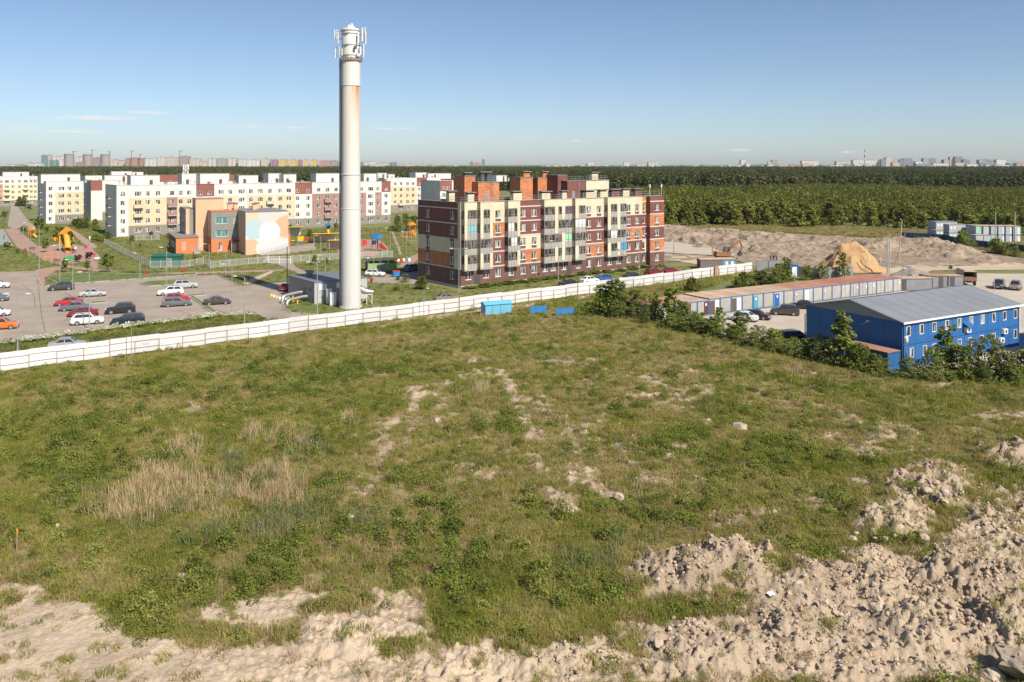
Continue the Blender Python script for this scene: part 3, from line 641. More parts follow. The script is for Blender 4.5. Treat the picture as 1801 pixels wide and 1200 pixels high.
# ------------------------------------------------------------------ trees and shrubs
def tree_meshes(seed, h, rad, base, nclump, nleaf, leaf, mat, shape='round', stems=1, tr=.08):
    """trunk with limbs and a crown of leaf clumps (two meshes, base at the origin)"""
    r = np.random.default_rng(seed); m = MB(); cl = []
    for k in range(nclump):
        z = base+(h-base)*(k+.5)/nclump*(.92+.1*r.random()); f = (z-base)/(h-base)
        if shape == 'cone': rr = rad*(1.05-f)*.95
        elif shape == 'pine': rr = rad*(.55+.45*math.sin(3.0*f)) if f < .8 else rad*(1-f)*2.4
        elif shape == 'loose': rr = rad*(.45+.75*r.random())*(1.0-.6*f)+rad*.12
        else: rr = rad*math.sqrt(max(.05, 1-(2*f-.85)**2/1.35))
        t = 2.4*k+r.random()*.8; q = rr*(.35+.75*r.random()); cl.append((math.cos(t)*q, math.sin(t)*q, z, rr*(.26+.34*r.random())))
    for s in range(stems):
        t = 6.283*s/stems+r.random(); lean = 0 if stems == 1 else rad*.45
        top = Vector((math.cos(t)*lean, math.sin(t)*lean, h*.82)); m.tube([(math.cos(t)*lean*.15, math.sin(t)*lean*.15, -.1), top*.5+Vector((r.normal()*.1, r.normal()*.1, 0)), top], [tr, tr*.65, tr*.2], 6)
    for c in cl[::2 if nclump > 14 else 1]:
        z0 = max(base*.6, c[2]-rad*.7); m.tube([(0, 0, z0), (c[0]*.6, c[1]*.6, (z0+c[2])/2+.1), (c[0], c[1], c[2])], [tr*.45, tr*.3, tr*.1], 4, cap=False)
    per = nleaf//nclump; Cn = []
    for c in cl:
        d = rand_dirs(r, per); q = c[3]*(.35+.75*r.random(per)**.6); P = d*q[:, None]*np.array([1, 1, .8 if shape != 'cone' else .9])+np.array(c[:3]); Cn.append(P)
    Cn = np.concatenate(Cn); Cn[:, 2] = np.maximum(Cn[:, 2], base*.5+.05); u_, v_ = leaf_cloud(r, Cn, leaf)
    return m.mesh('trunk', M_bark), quads_mesh('crown', Cn, u_, v_, mat)
TREES = {}
def tset(key, n, **k): TREES[key] = [tree_meshes(100+17*i+len(key)*7, mat=k['mat'], **{a: b for a, b in k.items() if a != 'mat'}) for i in range(n)]
tset('shrub', 5, h=5.0, rad=1.9, base=.3, nclump=36, nleaf=2500, leaf=.2, mat=ML_shrub, shape='loose', stems=4, tr=.07)
tset('willow', 4, h=5.0, rad=2.0, base=.2, nclump=36, nleaf=2500, leaf=.17, mat=ML_wil, shape='loose', stems=5, tr=.06)
tset('sapling', 4, h=5.0, rad=1.25, base=.5, nclump=30, nleaf=1500, leaf=.2, mat=ML_shrub, shape='loose', tr=.06)
tset('young', 3, h=4.0, rad=.95, base=1.3, nclump=14, nleaf=700, leaf=.28, mat=ML_shrub, tr=.06)
tset('ball', 2, h=3.0, rad=1.55, base=.1, nclump=26, nleaf=2000, leaf=.25, mat=ML_weed, stems=3, tr=.06)
tset('purple', 1, h=3.0, rad=1.1, base=.9, nclump=12, nleaf=600, leaf=.28, mat=ML_purple, tr=.06)
tset('edge', 4, h=9.0, rad=2.3, base=.8, nclump=34, nleaf=2200, leaf=.45, mat=ML_birch, shape='loose', tr=.12)
_ti = [0]
def plant(key, px, py, ytop, hw, label, cat, group=None, name='shrub', z=None):
    c = G(px, py); h = hgt(py, ytop)*.97; ms = TREES[key][_ti[0] % len(TREES[key])]; _ti[0] += 1
    z0 = 0 if z is None else z
    t = thing(name, label, cat, (c.x, c.y, z0), random.uniform(0, 6.28), group)
    h0 = {'shrub': 5, 'willow': 5, 'sapling': 5, 'young': 4, 'ball': 3, 'purple': 3, 'edge': 9}[key]; r0 = {'shrub': 1.9, 'willow': 2., 'sapling': 1.25, 'young': .95, 'ball': 1.55, 'purple': 1.1, 'edge': 2.3}[key]
    sx = hw/FPX*c.y/r0/1.12; t.scale = (sx, sx, h/h0)
    link('trunk', ms[0], t); link('crown', ms[1], t); return t
ROW = [('shrub', 1060, 553, 497, 24), ('shrub', 1085, 557, 489, 32), ('willow', 1120, 561, 507, 25), ('shrub', 1152, 566, 517, 20), ('sapling', 1178, 573, 505, 24), ('shrub', 1202, 579, 527, 22),
       ('shrub', 1228, 586, 548, 24), ('sapling', 1266, 580, 538, 12), ('shrub', 1256, 592, 556, 22), ('sapling', 1300, 594, 545, 22), ('shrub', 1290, 602, 570, 20), ('willow', 1335, 609, 572, 22), ('shrub', 1362, 614, 577, 24), ('willow', 1392, 622, 594, 22),
       ('shrub', 1420, 630, 592, 26), ('willow', 1448, 640, 588, 26), ('sapling', 1484, 646, 548, 34), ('shrub', 1512, 655, 602, 26), ('willow', 1542, 661, 622, 26), ('willow', 1604, 668, 628, 28),
       ('sapling', 1662, 664, 570, 30), ('willow', 1640, 671, 610, 26), ('shrub', 1692, 670, 604, 34), ('willow', 1734, 673, 588, 40), ('willow', 1768, 676, 612, 36), ('shrub', 1806, 674, 612, 34)]
for k, px, py, yt, hw in ROW:
    nm, lb = {'shrub': ('shrub', 'dense dark green shrub in the row between field and garage yard'), 'willow': ('willow_shrub', 'loose pale green willow shrub in the row between field and garage yard'),
              'sapling': ('sapling', 'upright leafy sapling rising from the shrub row by the yard')}[k]
    lb = {1085: 'biggest dense bush where the shrub row meets the white fence', 1060: 'dense shrub closest to the white fence at the row end', 1178: 'leafy sapling before the lower bushy end of the garages', 1266: 'thin sapling growing beside the scrap heap', 1300: 'leafy sapling half hiding the white saloon in the yard',
          1484: 'tall sapling standing in front of the blue gable', 1662: 'tall sapling before the first windows of the blue office', 1734: 'widest willow shrub before the blue office', 1768: 'willow shrub in front of the blue annexe', 1604: 'low willow shrub at the blue corner below the lantern', 1806: 'dense shrub past the blue annexe'}.get(px, lb)
    plant(k, px, py, yt, hw, lb, {'shrub': 'shrub', 'willow': 'shrub', 'sapling': 'tree'}[k], 'plants in the row before the garage yard', nm)
rf_ = random.Random(21)
for i in range(26):
    f = i/25; px = 1048+f*770+rf_.uniform(-8, 8); py = float(np.interp(px, [1040, 1150, 1300, 1420, 1590, 1820], [553, 572, 606, 636, 670, 678]))+rf_.uniform(-2, 5); hh = rf_.uniform(16, 34)
    plant(rf_.choice(['willow', 'shrub', 'willow']), px, py, py-hh, rf_.uniform(15, 26), 'low young bush filling the gaps of the shrub row', 'bush', 'low bushes filling the shrub row', 'low_bush')
for k, px, py, yt, hw in [('ball', 1217, 516, 488, 12), ('shrub', 1310, 507, 478, 20), ('shrub', 1337, 506, 474, 24), ('willow', 1362, 507, 468, 26), ('sapling', 1386, 506, 452, 14), ('shrub', 1372, 502, 462, 20), ('shrub', 1420, 493, 466, 13), ('sapling', 1447, 495, 465, 13), ('sapling', 1482, 490, 442, 14), ('shrub', 1296, 508, 486, 12)]:
    lb = {1217: 'round bush alone in the dry grass behind the garages', 1482: 'slender sapling rising before the orange sand heap', 1386: 'tall narrow bush before the blue cabin', 1447: 'narrow bush before the dull grey sheet fence', 1310: 'bush beside the slim lamp pole behind the garages'}.get(px, 'green bush growing behind the long rusty-roofed garage row')
    plant(k, px, py, yt, hw, lb, 'bush', 'bushes behind the garages', 'bush')
for k, px, py, yt, hw, lb in [('ball', 741, 509, 486, 11, 'round clipped green bush at the gable corner of the brick block'), ('willow', 713, 497, 481, 9, 'yellowish bush between bins and round clipped bush'),
                              ('shrub', 700, 493, 485, 6, 'small bush beside the blue bin'), ('ball', 697, 511, 503, 6, 'low dark bush alone on the lawn right of the tower')]:
    plant(k, px, py, yt, hw, lb, 'bush', None, 'bush')
for k, px, py, yt, hw in [('young', 114, 480, 454, 6), ('young', 153, 478, 457, 6), ('young', 189, 480, 444, 9), ('young', 343, 463, 448, 4), ('young', 553, 466, 448, 5), ('young', 574, 472, 453, 3), ('young', 68, 413, 382, 9), ('young', 82, 411, 398, 5), ('young', 104, 424, 398, 9),
                          ('young', 42, 412, 396, 5), ('young', 122, 442, 405, 9), ('young', 80, 444, 418, 6), ('young', 13, 440, 425, 6), ('young', 31, 447, 437, 4), ('young', 578, 405, 392, 4), ('young', 591, 406, 391, 4), ('young', 8, 388, 370, 6), ('young', 38, 363, 346, 8), ('young', 50, 372, 358, 5)]:
    lb = {114: 'young tree on the verge behind the dark grey hatchback', 153: 'young tree on the verge below the purple-leaved trees', 189: 'biggest young tree, between footpath and long picket fence', 343: 'young tree inside the picket fence below the orange annexe', 553: 'young tree on the lawn behind the pump house', 574: 'thin young tree next to the tower shaft', 122: 'young tree right beside the tube slide', 68: 'leafy young tree by the paved walk below the white block end'}.get(px, 'slim young tree with a bare lower trunk on the estate lawns')
    plant(k, px, py, yt, hw, lb, 'tree', 'young trees planted on the estate lawns', 'young_tree')
for px, py, yt, hw in [(137, 461, 448, 6), (156, 456, 443, 6)]:
    plant('purple', px, py, yt, hw, 'small purple-leaved tree in the playground', 'tree', 'purple-leaved trees of the playground', 'purple_tree')
for k, px, py, yt, hw in [('ball', 138, 398, 384, 12), ('shrub', 152, 402, 382, 10), ('shrub', 168, 405, 384, 9), ('ball', 172, 425, 411, 10), ('ball', 190, 421, 408, 6), ('ball', 146, 402, 390, 10), ('shrub', 350, 424, 415, 8), ('shrub', 545, 416, 402, 8),
                          ('shrub', 700, 405, 376, 9), ('shrub', 714, 408, 374, 11), ('shrub', 728, 403, 378, 9), ('ball', 690, 406, 396, 7), ('ball', 510, 408, 395, 5), ('shrub', 232, 424, 413, 6), ('shrub', 300, 418, 409, 10), ('shrub', 265, 420, 407, 7)]:
    plant(k, px, py, yt, hw, 'garden shrub close under the walls of the white apartment blocks', 'shrub', 'garden shrubs by the white blocks', 'garden_shrub')
hedge = [(830+i*21.5, 507-i*2.55) for i in range(16)]
for i, (px, py) in enumerate(hedge):
    plant('ball', px, py, py-4.5-(i*7 % 4)*.8, 15, 'low hedge bush along the foot of the brick block', 'bush', 'hedge bushes before the brick block', 'hedge_bush')
plant('shrub', 1044, 481, 466, 8, 'taller dark bush among the hedge of the brick block', 'bush', None, 'bush')
for i in range(26):
    px = 1178+i*25+random.uniform(-8, 8); py = 397+max(0, (px-1500)*.055)+random.uniform(-2, 4)
    plant('edge', px, py, py-random.uniform(34, 50), random.uniform(11, 17), 'leafy tree standing at the front edge of the wood', 'tree', 'trees at the edge of the wood', 'edge_tree')

# the wood: leafy belt in front, tall pines behind, one mass each
def forest_proto(name, seed, h, rad, base, ncl, nl, leaf, mat, shape):
    t, c = tree_meshes(seed, h, rad, base, ncl, nl, leaf, mat, shape, 1, .13)
    bm = bmesh.new(); bm.from_mesh(t); k = len(bm.faces); bm.from_mesh(c); bm.faces.ensure_lookup_table()
    for f in bm.faces[k:]: f.material_index = 1
    me = bpy.data.meshes.new(name); bm.to_mesh(me); bm.free(); me.materials.append(M_bark); me.materials.append(mat); return proto(name, me)
pb = [forest_proto('leafy_tree', 300+i, 6.2+i*.9, 1.25, .4, 14, 480, .46, ML_birch, ('cone', 'loose', 'round', 'cone')[i]) for i in range(4)]
pp = [forest_proto('pine_tree', 320+i, 16.5+i*.7, 1.9, 2.6, 18, 460, .8, ML_pine, 'pine') for i in range(3)]
n = 62000; Y = 305+rng.random(n)**.9*330; A_ = rng.uniform(.14, .85, n); X = A_*Y
edge0 = np.interp(X/Y*FPX+CX, [1100, 1170, 1560, 1700, 2200], [300, 316, 318, 306, 290]); k = (Y > edge0+fbm(X, Y, .05, 2)*18) & (rng.random(n) < np.clip(.35+(fbm(X, Y, .03, 3)-.3)*2.4, .15, 1))
X, Y = X[k], Y[k]; s = (.45+.6*fbm(X, Y, .02, 2)+.5*rng.random(len(X))**1.5)*(1-.25*sstep(.45, .6, X/Y))
scatter('leafy_wood', pb, np.stack([X, Y, np.zeros(len(X))], 1), rng.random(len(X))*6.28, np.stack([s*1.1, s*1.1, s], 1), rng.integers(0, 4, len(X)), .03, 'wood', 'light green leafy wood in front of the pines')
n = 60000; Y = 560+rng.random(n)**1.6*2000; X = rng.uniform(-.75, .8, n)*Y
y0 = np.interp(X/Y, [-.8, -.45, 0, .1, .2, .5, .8], [760, 800, 700, 560, 560, 600, 640]); k = Y > y0+40*fbm(X, Y, .01, 2); X, Y = X[k], Y[k]
s = .70+.28*fbm(X, Y, .02, 3)+.2*rng.random(len(X))
scatter('pine_wood', pp, np.stack([X, Y, np.zeros(len(X))], 1), rng.random(len(X))*6.28, np.stack([s*1.15, s*1.15, s], 1), rng.integers(0, 3, len(X)), .02, 'wood', 'dark pine wood stretching across to the city')
# ------------------------------------------------------------------ white sheet-metal fence along the street
M_fsheet = sheet_mat('white_profiled_sheet', (.62, .62, .615), .21, .5, 0, 0, .006, (.56, .56, .555), .6, rnd=.1)
M_fpost = pmat('brownish_fence_post', (.36, .27, .23), .7, (.26, .2, .18), 2)
fence = thing('sheet_fence', 'long white profiled-sheet fence with brown posts along the street', 'fence', F0, math.atan2(FD.y, FD.x))
def panel_mesh(w_, h, z0=.12):
    m = MB(); n = int(w_/.21); prof = []
    for i in range(n+1):
        x = i*w_/n
        e = 0 if i % 2 or i in (0, n) else .02; prof += [(x, e), (min(w_, x+w_/n*.55), e)]
    for (a, ya), (b, yb) in zip(prof[:-1], prof[1:]): m.quad((a, ya, z0), (b, yb, z0), (b, yb, z0+h), (a, ya, z0+h))
    return m.mesh('panel', M_fsheet)
PW = 2.9; npan = int(FLEN/PW); pm_ = panel_mesh(PW+.03, 2.1)
rail_m = MB(); rail_m.box(0, PW-.02, -.06, -.035, -.022, .022); rail_me = rail_m.mesh('rail', M_fpost)
post_m = MB(); post_m.box(-.035, .035, -.12, -.035, -.3, 1.66); post_me = post_m.mesh('post', M_fpost)
tall_m = MB(); tall_m.box(-.045, .045, -.13, -.035, -.3, 2.2); tall_me = tall_m.mesh('post', M_fpost)
for i in range(-14, npan):
    x = i*PW; dz = .05*math.sin(i*1.7)+.03*math.sin(i*.6)
    o = link('panel', pm_, fence, (x, 0, dz)); o.rotation_euler = (.02*math.sin(i*2.3), .006*math.sin(i*3.1), 0)
    link('post', tall_me if i % 9 == 4 else post_me, fence, (x, 0, dz))
    for z in (.75, 1.6): link('rail', rail_me, fence, (x+.01, 0, z+dz))
# plain sheet stretches beyond the end of the white fence
M_gsheet = sheet_mat('grey_profiled_sheet', (.30, .315, .335), .21, .5, 0, .2, .02, (.24, .25, .27), .5, rnd=.08)
M_bsheet = sheet_mat('dark_blue_profiled_sheet', (.012, .06, .16), .21, .5, 0, 0, .02, (.01, .045, .12), .4, rnd=.1)
def sheet_fence(label, pts, h, mat, name='sheet_fence', pw=2.5):
    P = [G(*p) for p in pts]; t = thing(name, label, 'fence', P[0], 0)
    pmx = {}
    for a, b in zip(P[:-1], P[1:]):
        ln = (b-a).length; n = max(1, round(ln/pw)); w_ = ln/n; an = math.atan2(b.y-a.y, b.x-a.x)
        m = MB(); k = max(4, int(w_/.2)); 
        for i in range(k):
            y0 = .03 if i % 2 else 0; m.quad((i*w_/k, y0, .05), ((i+.6)*w_/k, y0, .05), ((i+.6)*w_/k, y0, h), (i*w_/k, y0, h)); y1 = 0 if i % 2 else .03
            m.quad(((i+.6)*w_/k, y0, .05), ((i+1)*w_/k, y1, .05), ((i+1)*w_/k, y1, h), ((i+.6)*w_/k, y0, h))
        me = m.mesh('panel', mat); pm2 = MB(); pm2.box(-.04, .04, -.1, -.01, -.2, h+.03); pme = pm2.mesh('post', M_dgrey)
        for i in range(n):
            q = a-P[0]+(b-a)*(i/n); link('panel', me, t, q, an); link('post', pme, t, q, an)
    return t
sheet_fence('grey sheet-metal fence carrying on past the end of the white one', [(1331, 477), (1372, 476)], 2.2, M_gsheet)
sheet_fence('dull grey sheet fence behind the bushes and garages', [(1404, 487), (1440, 491), (1500, 486)], 2.2, M_gsheet)
sheet_fence('dark blue sheet-metal fence round the container offices', [(1586, 421), (1660, 425), (1690, 433), (1760, 441), (1850, 452)], 2.2, M_bsheet)
gp = G(1262, 488); t = thing('gate_post', 'brown sheet gate leaf set in the white fence', 'gate', fpt((gp-F0).dot(FD), -.18), math.atan2(FD.y, FD.x))
m = MB(); m.box(-.55, .55, -.06, 0, .1, 2.35); m.build('leaf', M_rusty, t); m = MB(); m.box(-.62, -.55, -.1, 0, -.1, 2.4); m.box(.55, .62, -.1, 0, -.1, 2.4); m.build('frame', M_dgrey, t)
# faint blue-green spray paint on two fence panels
M_spray = pmat('turquoise_spray_paint', (.35, .62, .66), .7, (.55, .68, .7), 4)
M_spray2 = pmat('pale_blue_spray_paint', (.5, .62, .72), .7, (.6, .68, .72), 4)
def scrawl(px, py, w_, h, mat, seed, zc):
    q = G(px, py); s = (q-F0).dot(FD); r = random.Random(seed); m = MB(); pts = []
    for i in range(9):
        x0 = -w_/2+w_*i/9; kindl = r.randint(0, 3)
        if kindl == 0: P = [(x0, 0), (x0, h), (x0+w_*.07, h*.9), (x0+w_*.08, h*.55), (x0, h*.5)]
        elif kindl == 1: P = [(x0, h), (x0+w_*.04, 0), (x0+w_*.08, h)]
        elif kindl == 2: P = [(x0+w_*.07, h*.9), (x0, h*.7), (x0, h*.2), (x0+w_*.07, 0), (x0+w_*.08, h*.4)]
        else: P = [(x0, 0), (x0, h), (x0+w_*.08, h*.45), (x0, h*.5), (x0+w_*.09, 0)]
        for a, b in zip(P[:-1], P[1:]): m.tube([(a[0], 0, a[1]), (b[0], 0, b[1])], .022, 4)
    o = m.build('graffiti', mat, fence); o.location = (s, -.012, zc); return o
scrawl(532, 583, 1.6, .3, M_spray, 1, 1.15); scrawl(545, 581, 2.0, .28, M_spray2, 2, .32); scrawl(256, 620, .7, .3, M_spray2, 3, 1.1)
t = thing('low_railing', 'low dark wire railing between verge and street', 'railing', fpt(-60, 11.2), math.atan2(FD.y, FD.x))
rm_ = MB(); rm_.box(0, 2.98, -.015, .015, .5, .54); rm_.box(0, 2.98, -.015, .015, .25, .28); rme = rm_.mesh('rail', M_dgrey); pm2 = MB(); pm2.box(-.025, .025, -.025, .025, -.1, .6); pme = pm2.mesh('post', M_dgrey)
for i in range(33): link('rail', rme, t, (i*3+.01, 0, 0)); link('post', pme, t, (i*3, 0, 0))

# ------------------------------------------------------------------ the white water tower with antennas
tb = G(617, 541); TH = 47.0; TR = 1.62
def tower_mat():
    m = pmat('tower_paint', (.60, .59, .57), .6, (.53, .52, .505), .25, coords='obj', stretch=(1, 1, .15)); t = m.node_tree; p = t.nodes['Principled BSDF']
    base = p.inputs['Base Color'].links[0].from_socket; tc = N(t, 'ShaderNodeTexCoord'); sp = N(t, 'ShaderNodeSeparateXYZ'); L(t, tc, 'Object', sp, 0)
    a = N(t, 'ShaderNodeMath', operation='ARCTAN2'); L(t, sp, 1, a, 0); L(t, sp, 0, a, 1)
    def rust(z0, z1, a0, aw, dens, wd):
        cb = N(t, 'ShaderNodeCombineXYZ'); ml = N(t, 'ShaderNodeMath', operation='MULTIPLY'); ml.inputs[1].default_value = wd; L(t, a, 0, ml, 0); L(t, ml, 0, cb, 0)
        mz = N(t, 'ShaderNodeMath', operation='MULTIPLY'); mz.inputs[1].default_value = .09; L(t, sp, 2, mz, 0); L(t, mz, 0, cb, 1)
        n = N(t, 'ShaderNodeTexNoise', inp={'Scale': 1.0, 'Detail': 5.0, 'Roughness': .6}); L(t, cb, 0, n, 'Vector')
        zr = N(t, 'ShaderNodeMapRange', inp={1: z0, 2: z1, 3: 0, 4: 1}); L(t, sp, 2, zr, 0)
        top = N(t, 'ShaderNodeMath', operation='LESS_THAN'); top.inputs[1].default_value = z1; L(t, sp, 2, top, 0)
        pw_ = N(t, 'ShaderNodeMath', operation='POWER'); pw_.inputs[1].default_value = 2.2; L(t, zr, 0, pw_, 0)
        da = N(t, 'ShaderNodeMath', operation='SUBTRACT'); L(t, a, 0, da, 0); da.inputs[1].default_value = a0
        ab = N(t, 'ShaderNodeMath', operation='ABSOLUTE'); L(t, da, 0, ab, 0); ar = N(t, 'ShaderNodeMapRange', inp={1: aw, 2: aw*.35, 3: 0, 4: 1}); L(t, ab, 0, ar, 0)
        s = N(t, 'ShaderNodeMath', operation='MULTIPLY'); L(t, pw_, 0, s, 0); L(t, ar, 0, s, 1)
        q = N(t, 'ShaderNodeMath', operation='MULTIPLY'); L(t, s, 0, q, 0); L(t, top, 0, q, 1)
        nn = N(t, 'ShaderNodeMapRange', inp={1: .62-dens, 2: .62+.08-dens*.4}); L(t, n, 0, nn, 0)
        k = N(t, 'ShaderNodeMath', operation='MULTIPLY'); L(t, q, 0, k, 0); L(t, nn, 0, k, 1); return k.outputs[0]
    def over(fac, c1, col):
        x = N(t, 'ShaderNodeMix', data_type='RGBA'); t.links.new(fac, x.inputs[0]); t.links.new(c1, x.inputs[6]); x.inputs[7].default_value = (*col, 1); return x.outputs[2]
    zr = N(t, 'ShaderNodeMapRange', inp={1: 22, 2: 36.95}); L(t, sp, 2, zr, 0); lt = N(t, 'ShaderNodeMath', operation='LESS_THAN'); lt.inputs[1].default_value = 36.95; L(t, sp, 2, lt, 0)
    f = N(t, 'ShaderNodeMath', operation='MULTIPLY'); L(t, zr, 0, f, 0); L(t, lt, 0, f, 1); f2 = N(t, 'ShaderNodeMath', operation='MULTIPLY'); f2.inputs[1].default_value = .5; L(t, f, 0, f2, 0)
    c = over(f2.outputs[0], base, (.66, .56, .42)); c = over(rust(22, 36.95, -.75, .9, .22, 9), c, (.46, .19, .05)); c = over(rust(30, 36.95, -.62, .35, .3, 22), c, (.38, .10, .02))
    t.links.new(c, p.inputs['Base Color']); return m
M_tower = tower_mat()
tower = thing('water_tower', 'tall white cylindrical water tower with rust streaks and antennas', 'water tower', (tb.x, tb.y, 0))
m = MB(); m.lathe([(TR+.25, -.2), (TR+.25, .25), (TR+.02, .3), (TR+.02, 16.5)], 40); m.build('lower_shell', M_tower, tower, smooth=True)
m = MB(); m.lathe([(TR-.03, 16.5), (TR-.03, 22.2)], 40); m.build('middle_shell', M_tower, tower, smooth=True)
m = MB(); m.lathe([(TR-.06, 22.2), (TR-.1, 36.9)], 40); m.build('rusty_shell', M_tower, tower, smooth=True)
m = MB(); m.lathe([(TR-.02, 36.9), (TR-.05, 41.2)], 40); m.build('upper_shell', M_tower, tower, smooth=True)
m = MB(); m.lathe([(TR-.12, 41.2), (TR-.12, 46.0), (TR-.2, 46.15)], 40); m.build('antenna_drum', M_tower, tower, smooth=True)
m = MB(); m.lathe([(TR-.1, 46.05), (TR+.02, 46.1), (TR+.02, 46.3), (TR-.3, 46.5), (.7, 46.65), (.6, 46.9), (.55, 46.95)], 32); m.build('cap', M_tower, tower, smooth=True)
for zr_ in (16.5, 22.2): 
    m = MB(); m.lathe([(TR-.02, zr_-.06), (TR+.07, zr_-.05), (TR+.07, zr_+.05), (TR-.02, zr_+.06)], 40); m.build('flange', M_tower, tower, smooth=True)
for zr_ in (42.0, 43.7, 45.6):
    m = MB(); m.lathe([(TR-.11, zr_-.05), (TR-.03, zr_-.05), (TR-.03, zr_+.05), (TR-.11, zr_+.05)], 32); m.box(-.55, -.1, -TR-.02, -TR+.15, zr_-.12, zr_+.12); m.build('clamp_band', M_galv, tower)
m = MB()
for k in range(28):
    t_ = 6.283*k/28; m.box(math.cos(t_)*(TR+.1)-.12, math.cos(t_)*(TR+.1)+.12, math.sin(t_)*(TR+.1)-.12, math.sin(t_)*(TR+.1)+.12, 41.0+.15*random.random(), 41.5+.3*random.random())
m.lathe([(TR-.02, 41.0), (TR+.12, 41.05), (TR+.12, 41.5), (TR-.02, 41.55)], 32); m.build('cable_collar', pmat('rusty_bundle', (.16, .12, .1), .9, (.35, .31, .28), 5), tower)
m = MB()
for k in range(26): t_ = 6.283*k/26; m.tube([(math.cos(t_)*(TR+.18), math.sin(t_)*(TR+.18), .2), (math.cos(t_)*(TR+.18), math.sin(t_)*(TR+.18), .42)], .05, 6)
m.build('anchor_bolts', M_galv, tower)
m = MB(); 
for dx in (-.16, .16): m.tube([(-TR-.12, -.25+dx*.8-.35, .4), (-TR-.12, -.25+dx*.8-.35, 41)], .05, 5)
for i in range(130): m.tube([(-TR-.12, -.25-.128-.35, .6+i*.31), (-TR-.12, -.25+.128-.35, .6+i*.31)], .02, 4, cap=False)
m.build('ladder', M_dgrey, tower)
m = MB(); m.box(-TR-.10, -TR+.05, -.2, .3, .4, 41); m.build('cable_tray', pmat('dark_cable', (.06, .062, .07), .7), tower)
for (x, z0, z1) in ((-.3, 46.6, 47.1), (.15, 46.6, 47.3)):
    m = MB(); m.lathe([(.26, z0), (.26, z1), (.18, z1+.06)], 14, x, -.1); m.build('vent_pipe', M_tower, tower, smooth=True)
def antenna(a, r, z0, z1, w_=.28, d_=.12):
    q = thing_part = MB(); q.box(-w_/2, w_/2, -d_, 0, z0, z1); c_, s_ = math.cos(a)*r, math.sin(a)*r
    o = q.build('panel_antenna', M_white_m, tower, (c_, s_, 0), a+math.pi/2)
    b = MB(); b.tube([(0, .12, z0+.05), (0, .12, z1-.05)], .045, 6); b.tube([(0, .12, z0+.3), (0, r-TR+.3, z0+.3)], .04, 5); b.tube([(0, .12, z1-.3), (0, r-TR+.3, z1-.3)], .04, 5)
    b.box(-.1, .1, .02, .16, (z0+z1)/2-.2, (z0+z1)/2+.2); b.build('bracket', M_grey, o)
for a, r, z0, z1 in [(3.3, 2.55, 44.4, 46.3), (3.05, 2.3, 44.6, 46.4), (3.7, 2.2, 43.9, 45.8), (3.35, 2.45, 41.6, 43.5), (3.8, 2.1, 41.7, 43.2), (4.1, 2.0, 41.8, 43.0), (-.1, 2.5, 43.9, 45.9), (-.45, 2.25, 44.3, 46.5), (-.75, 2.0, 44.0, 45.6), (.15, 2.3, 45.2, 46.8), (-.2, 2.2, 41.7, 43.9), (-.5, 1.95, 42.0, 43.4), (1.2, 2.2, 44, 46), (1.9, 2.2, 42, 44)]:
    antenna(a, r, z0, z1)
for a, z in ((-.75, 42.0), (-1.0, 43.2)):
    m = MB(); m.box(-.2, .2, -.25, .1, z-.3, z+.2); m.build('radio_box', M_white_m if z < 43 else M_dgrey, tower, (math.cos(a)*(TR+.25), math.sin(a)*(TR+.25), 0), a+math.pi/2)

# equipment round the foot of the tower
def cabinet(px, py, w_, d_, h, label):
    c = G(px, py); t = thing('equipment_cabinet', label, 'cabinet', c, ANG-.5, 'equipment cabinets')
    m = MB(); m.box(-w_/2, w_/2, -d_/2, d_/2, .15, h); m.build('body', M_white_m, t); m = MB(); m.box(-w_/2-.06, w_/2+.06, -d_/2-.06, d_/2+.06, h, h+.12); m.build('lid', M_white_m, t)
    m = MB(); m.box(-w_/2+.06, w_/2-.06, -d_/2-.03, -d_/2, .3, h-.12); m.build('door', M_white_m, t); m = MB(); m.box(-w_/2, w_/2, -d_/2, d_/2, 0, .15); m.build('plinth', M_concd, t)
cabinet(586, 538, 1.0, .9, 2.15, 'pale grey metal cabinet standing nearer the tower'); cabinet(579, 535, 1.0, .9, 2.5, 'taller pale metal cabinet beside the grey pump house')
t = thing('pipe_stand', 'white steel stand carrying silver lagged pipe beside the tower', 'pipe', G(645, 535), ANG*.3)
for x in (-1.1, 0, .9):
    for y in (-.35, .35): m = MB(); m.box(x-.04, x+.04, y-.04, y+.04, 0, 1.7); m.build('leg', M_white_m, t)
m = MB(); m.box(-1.2, 1.0, -.4, -.32, 1.62, 1.7); m.box(-1.2, 1.0, .32, .4, 1.62, 1.7); m.tube([(-1.1, -.37, .1), (0, -.37, 1.6)], .03, 5); m.tube([(.9, -.37, .1), (0, -.37, 1.6)], .03, 5); m.build('frame', M_white_m, t)
m = MB(); m.tube([(-2.0, 0, 1.6), (-1.7, 0, 2.3), (-1.2, 0, 2.75), (-.3, 0, 2.2), (1.0, 0, 2.0)], [.4, .55, .62, .55, .45], 12); m.build('lagged_pipe', pmat('silver_lagging', (.7, .68, .64), .25, (.5, .49, .47), 2.5, metal=.85, bump=.03, bscale=5), t, smooth=True)

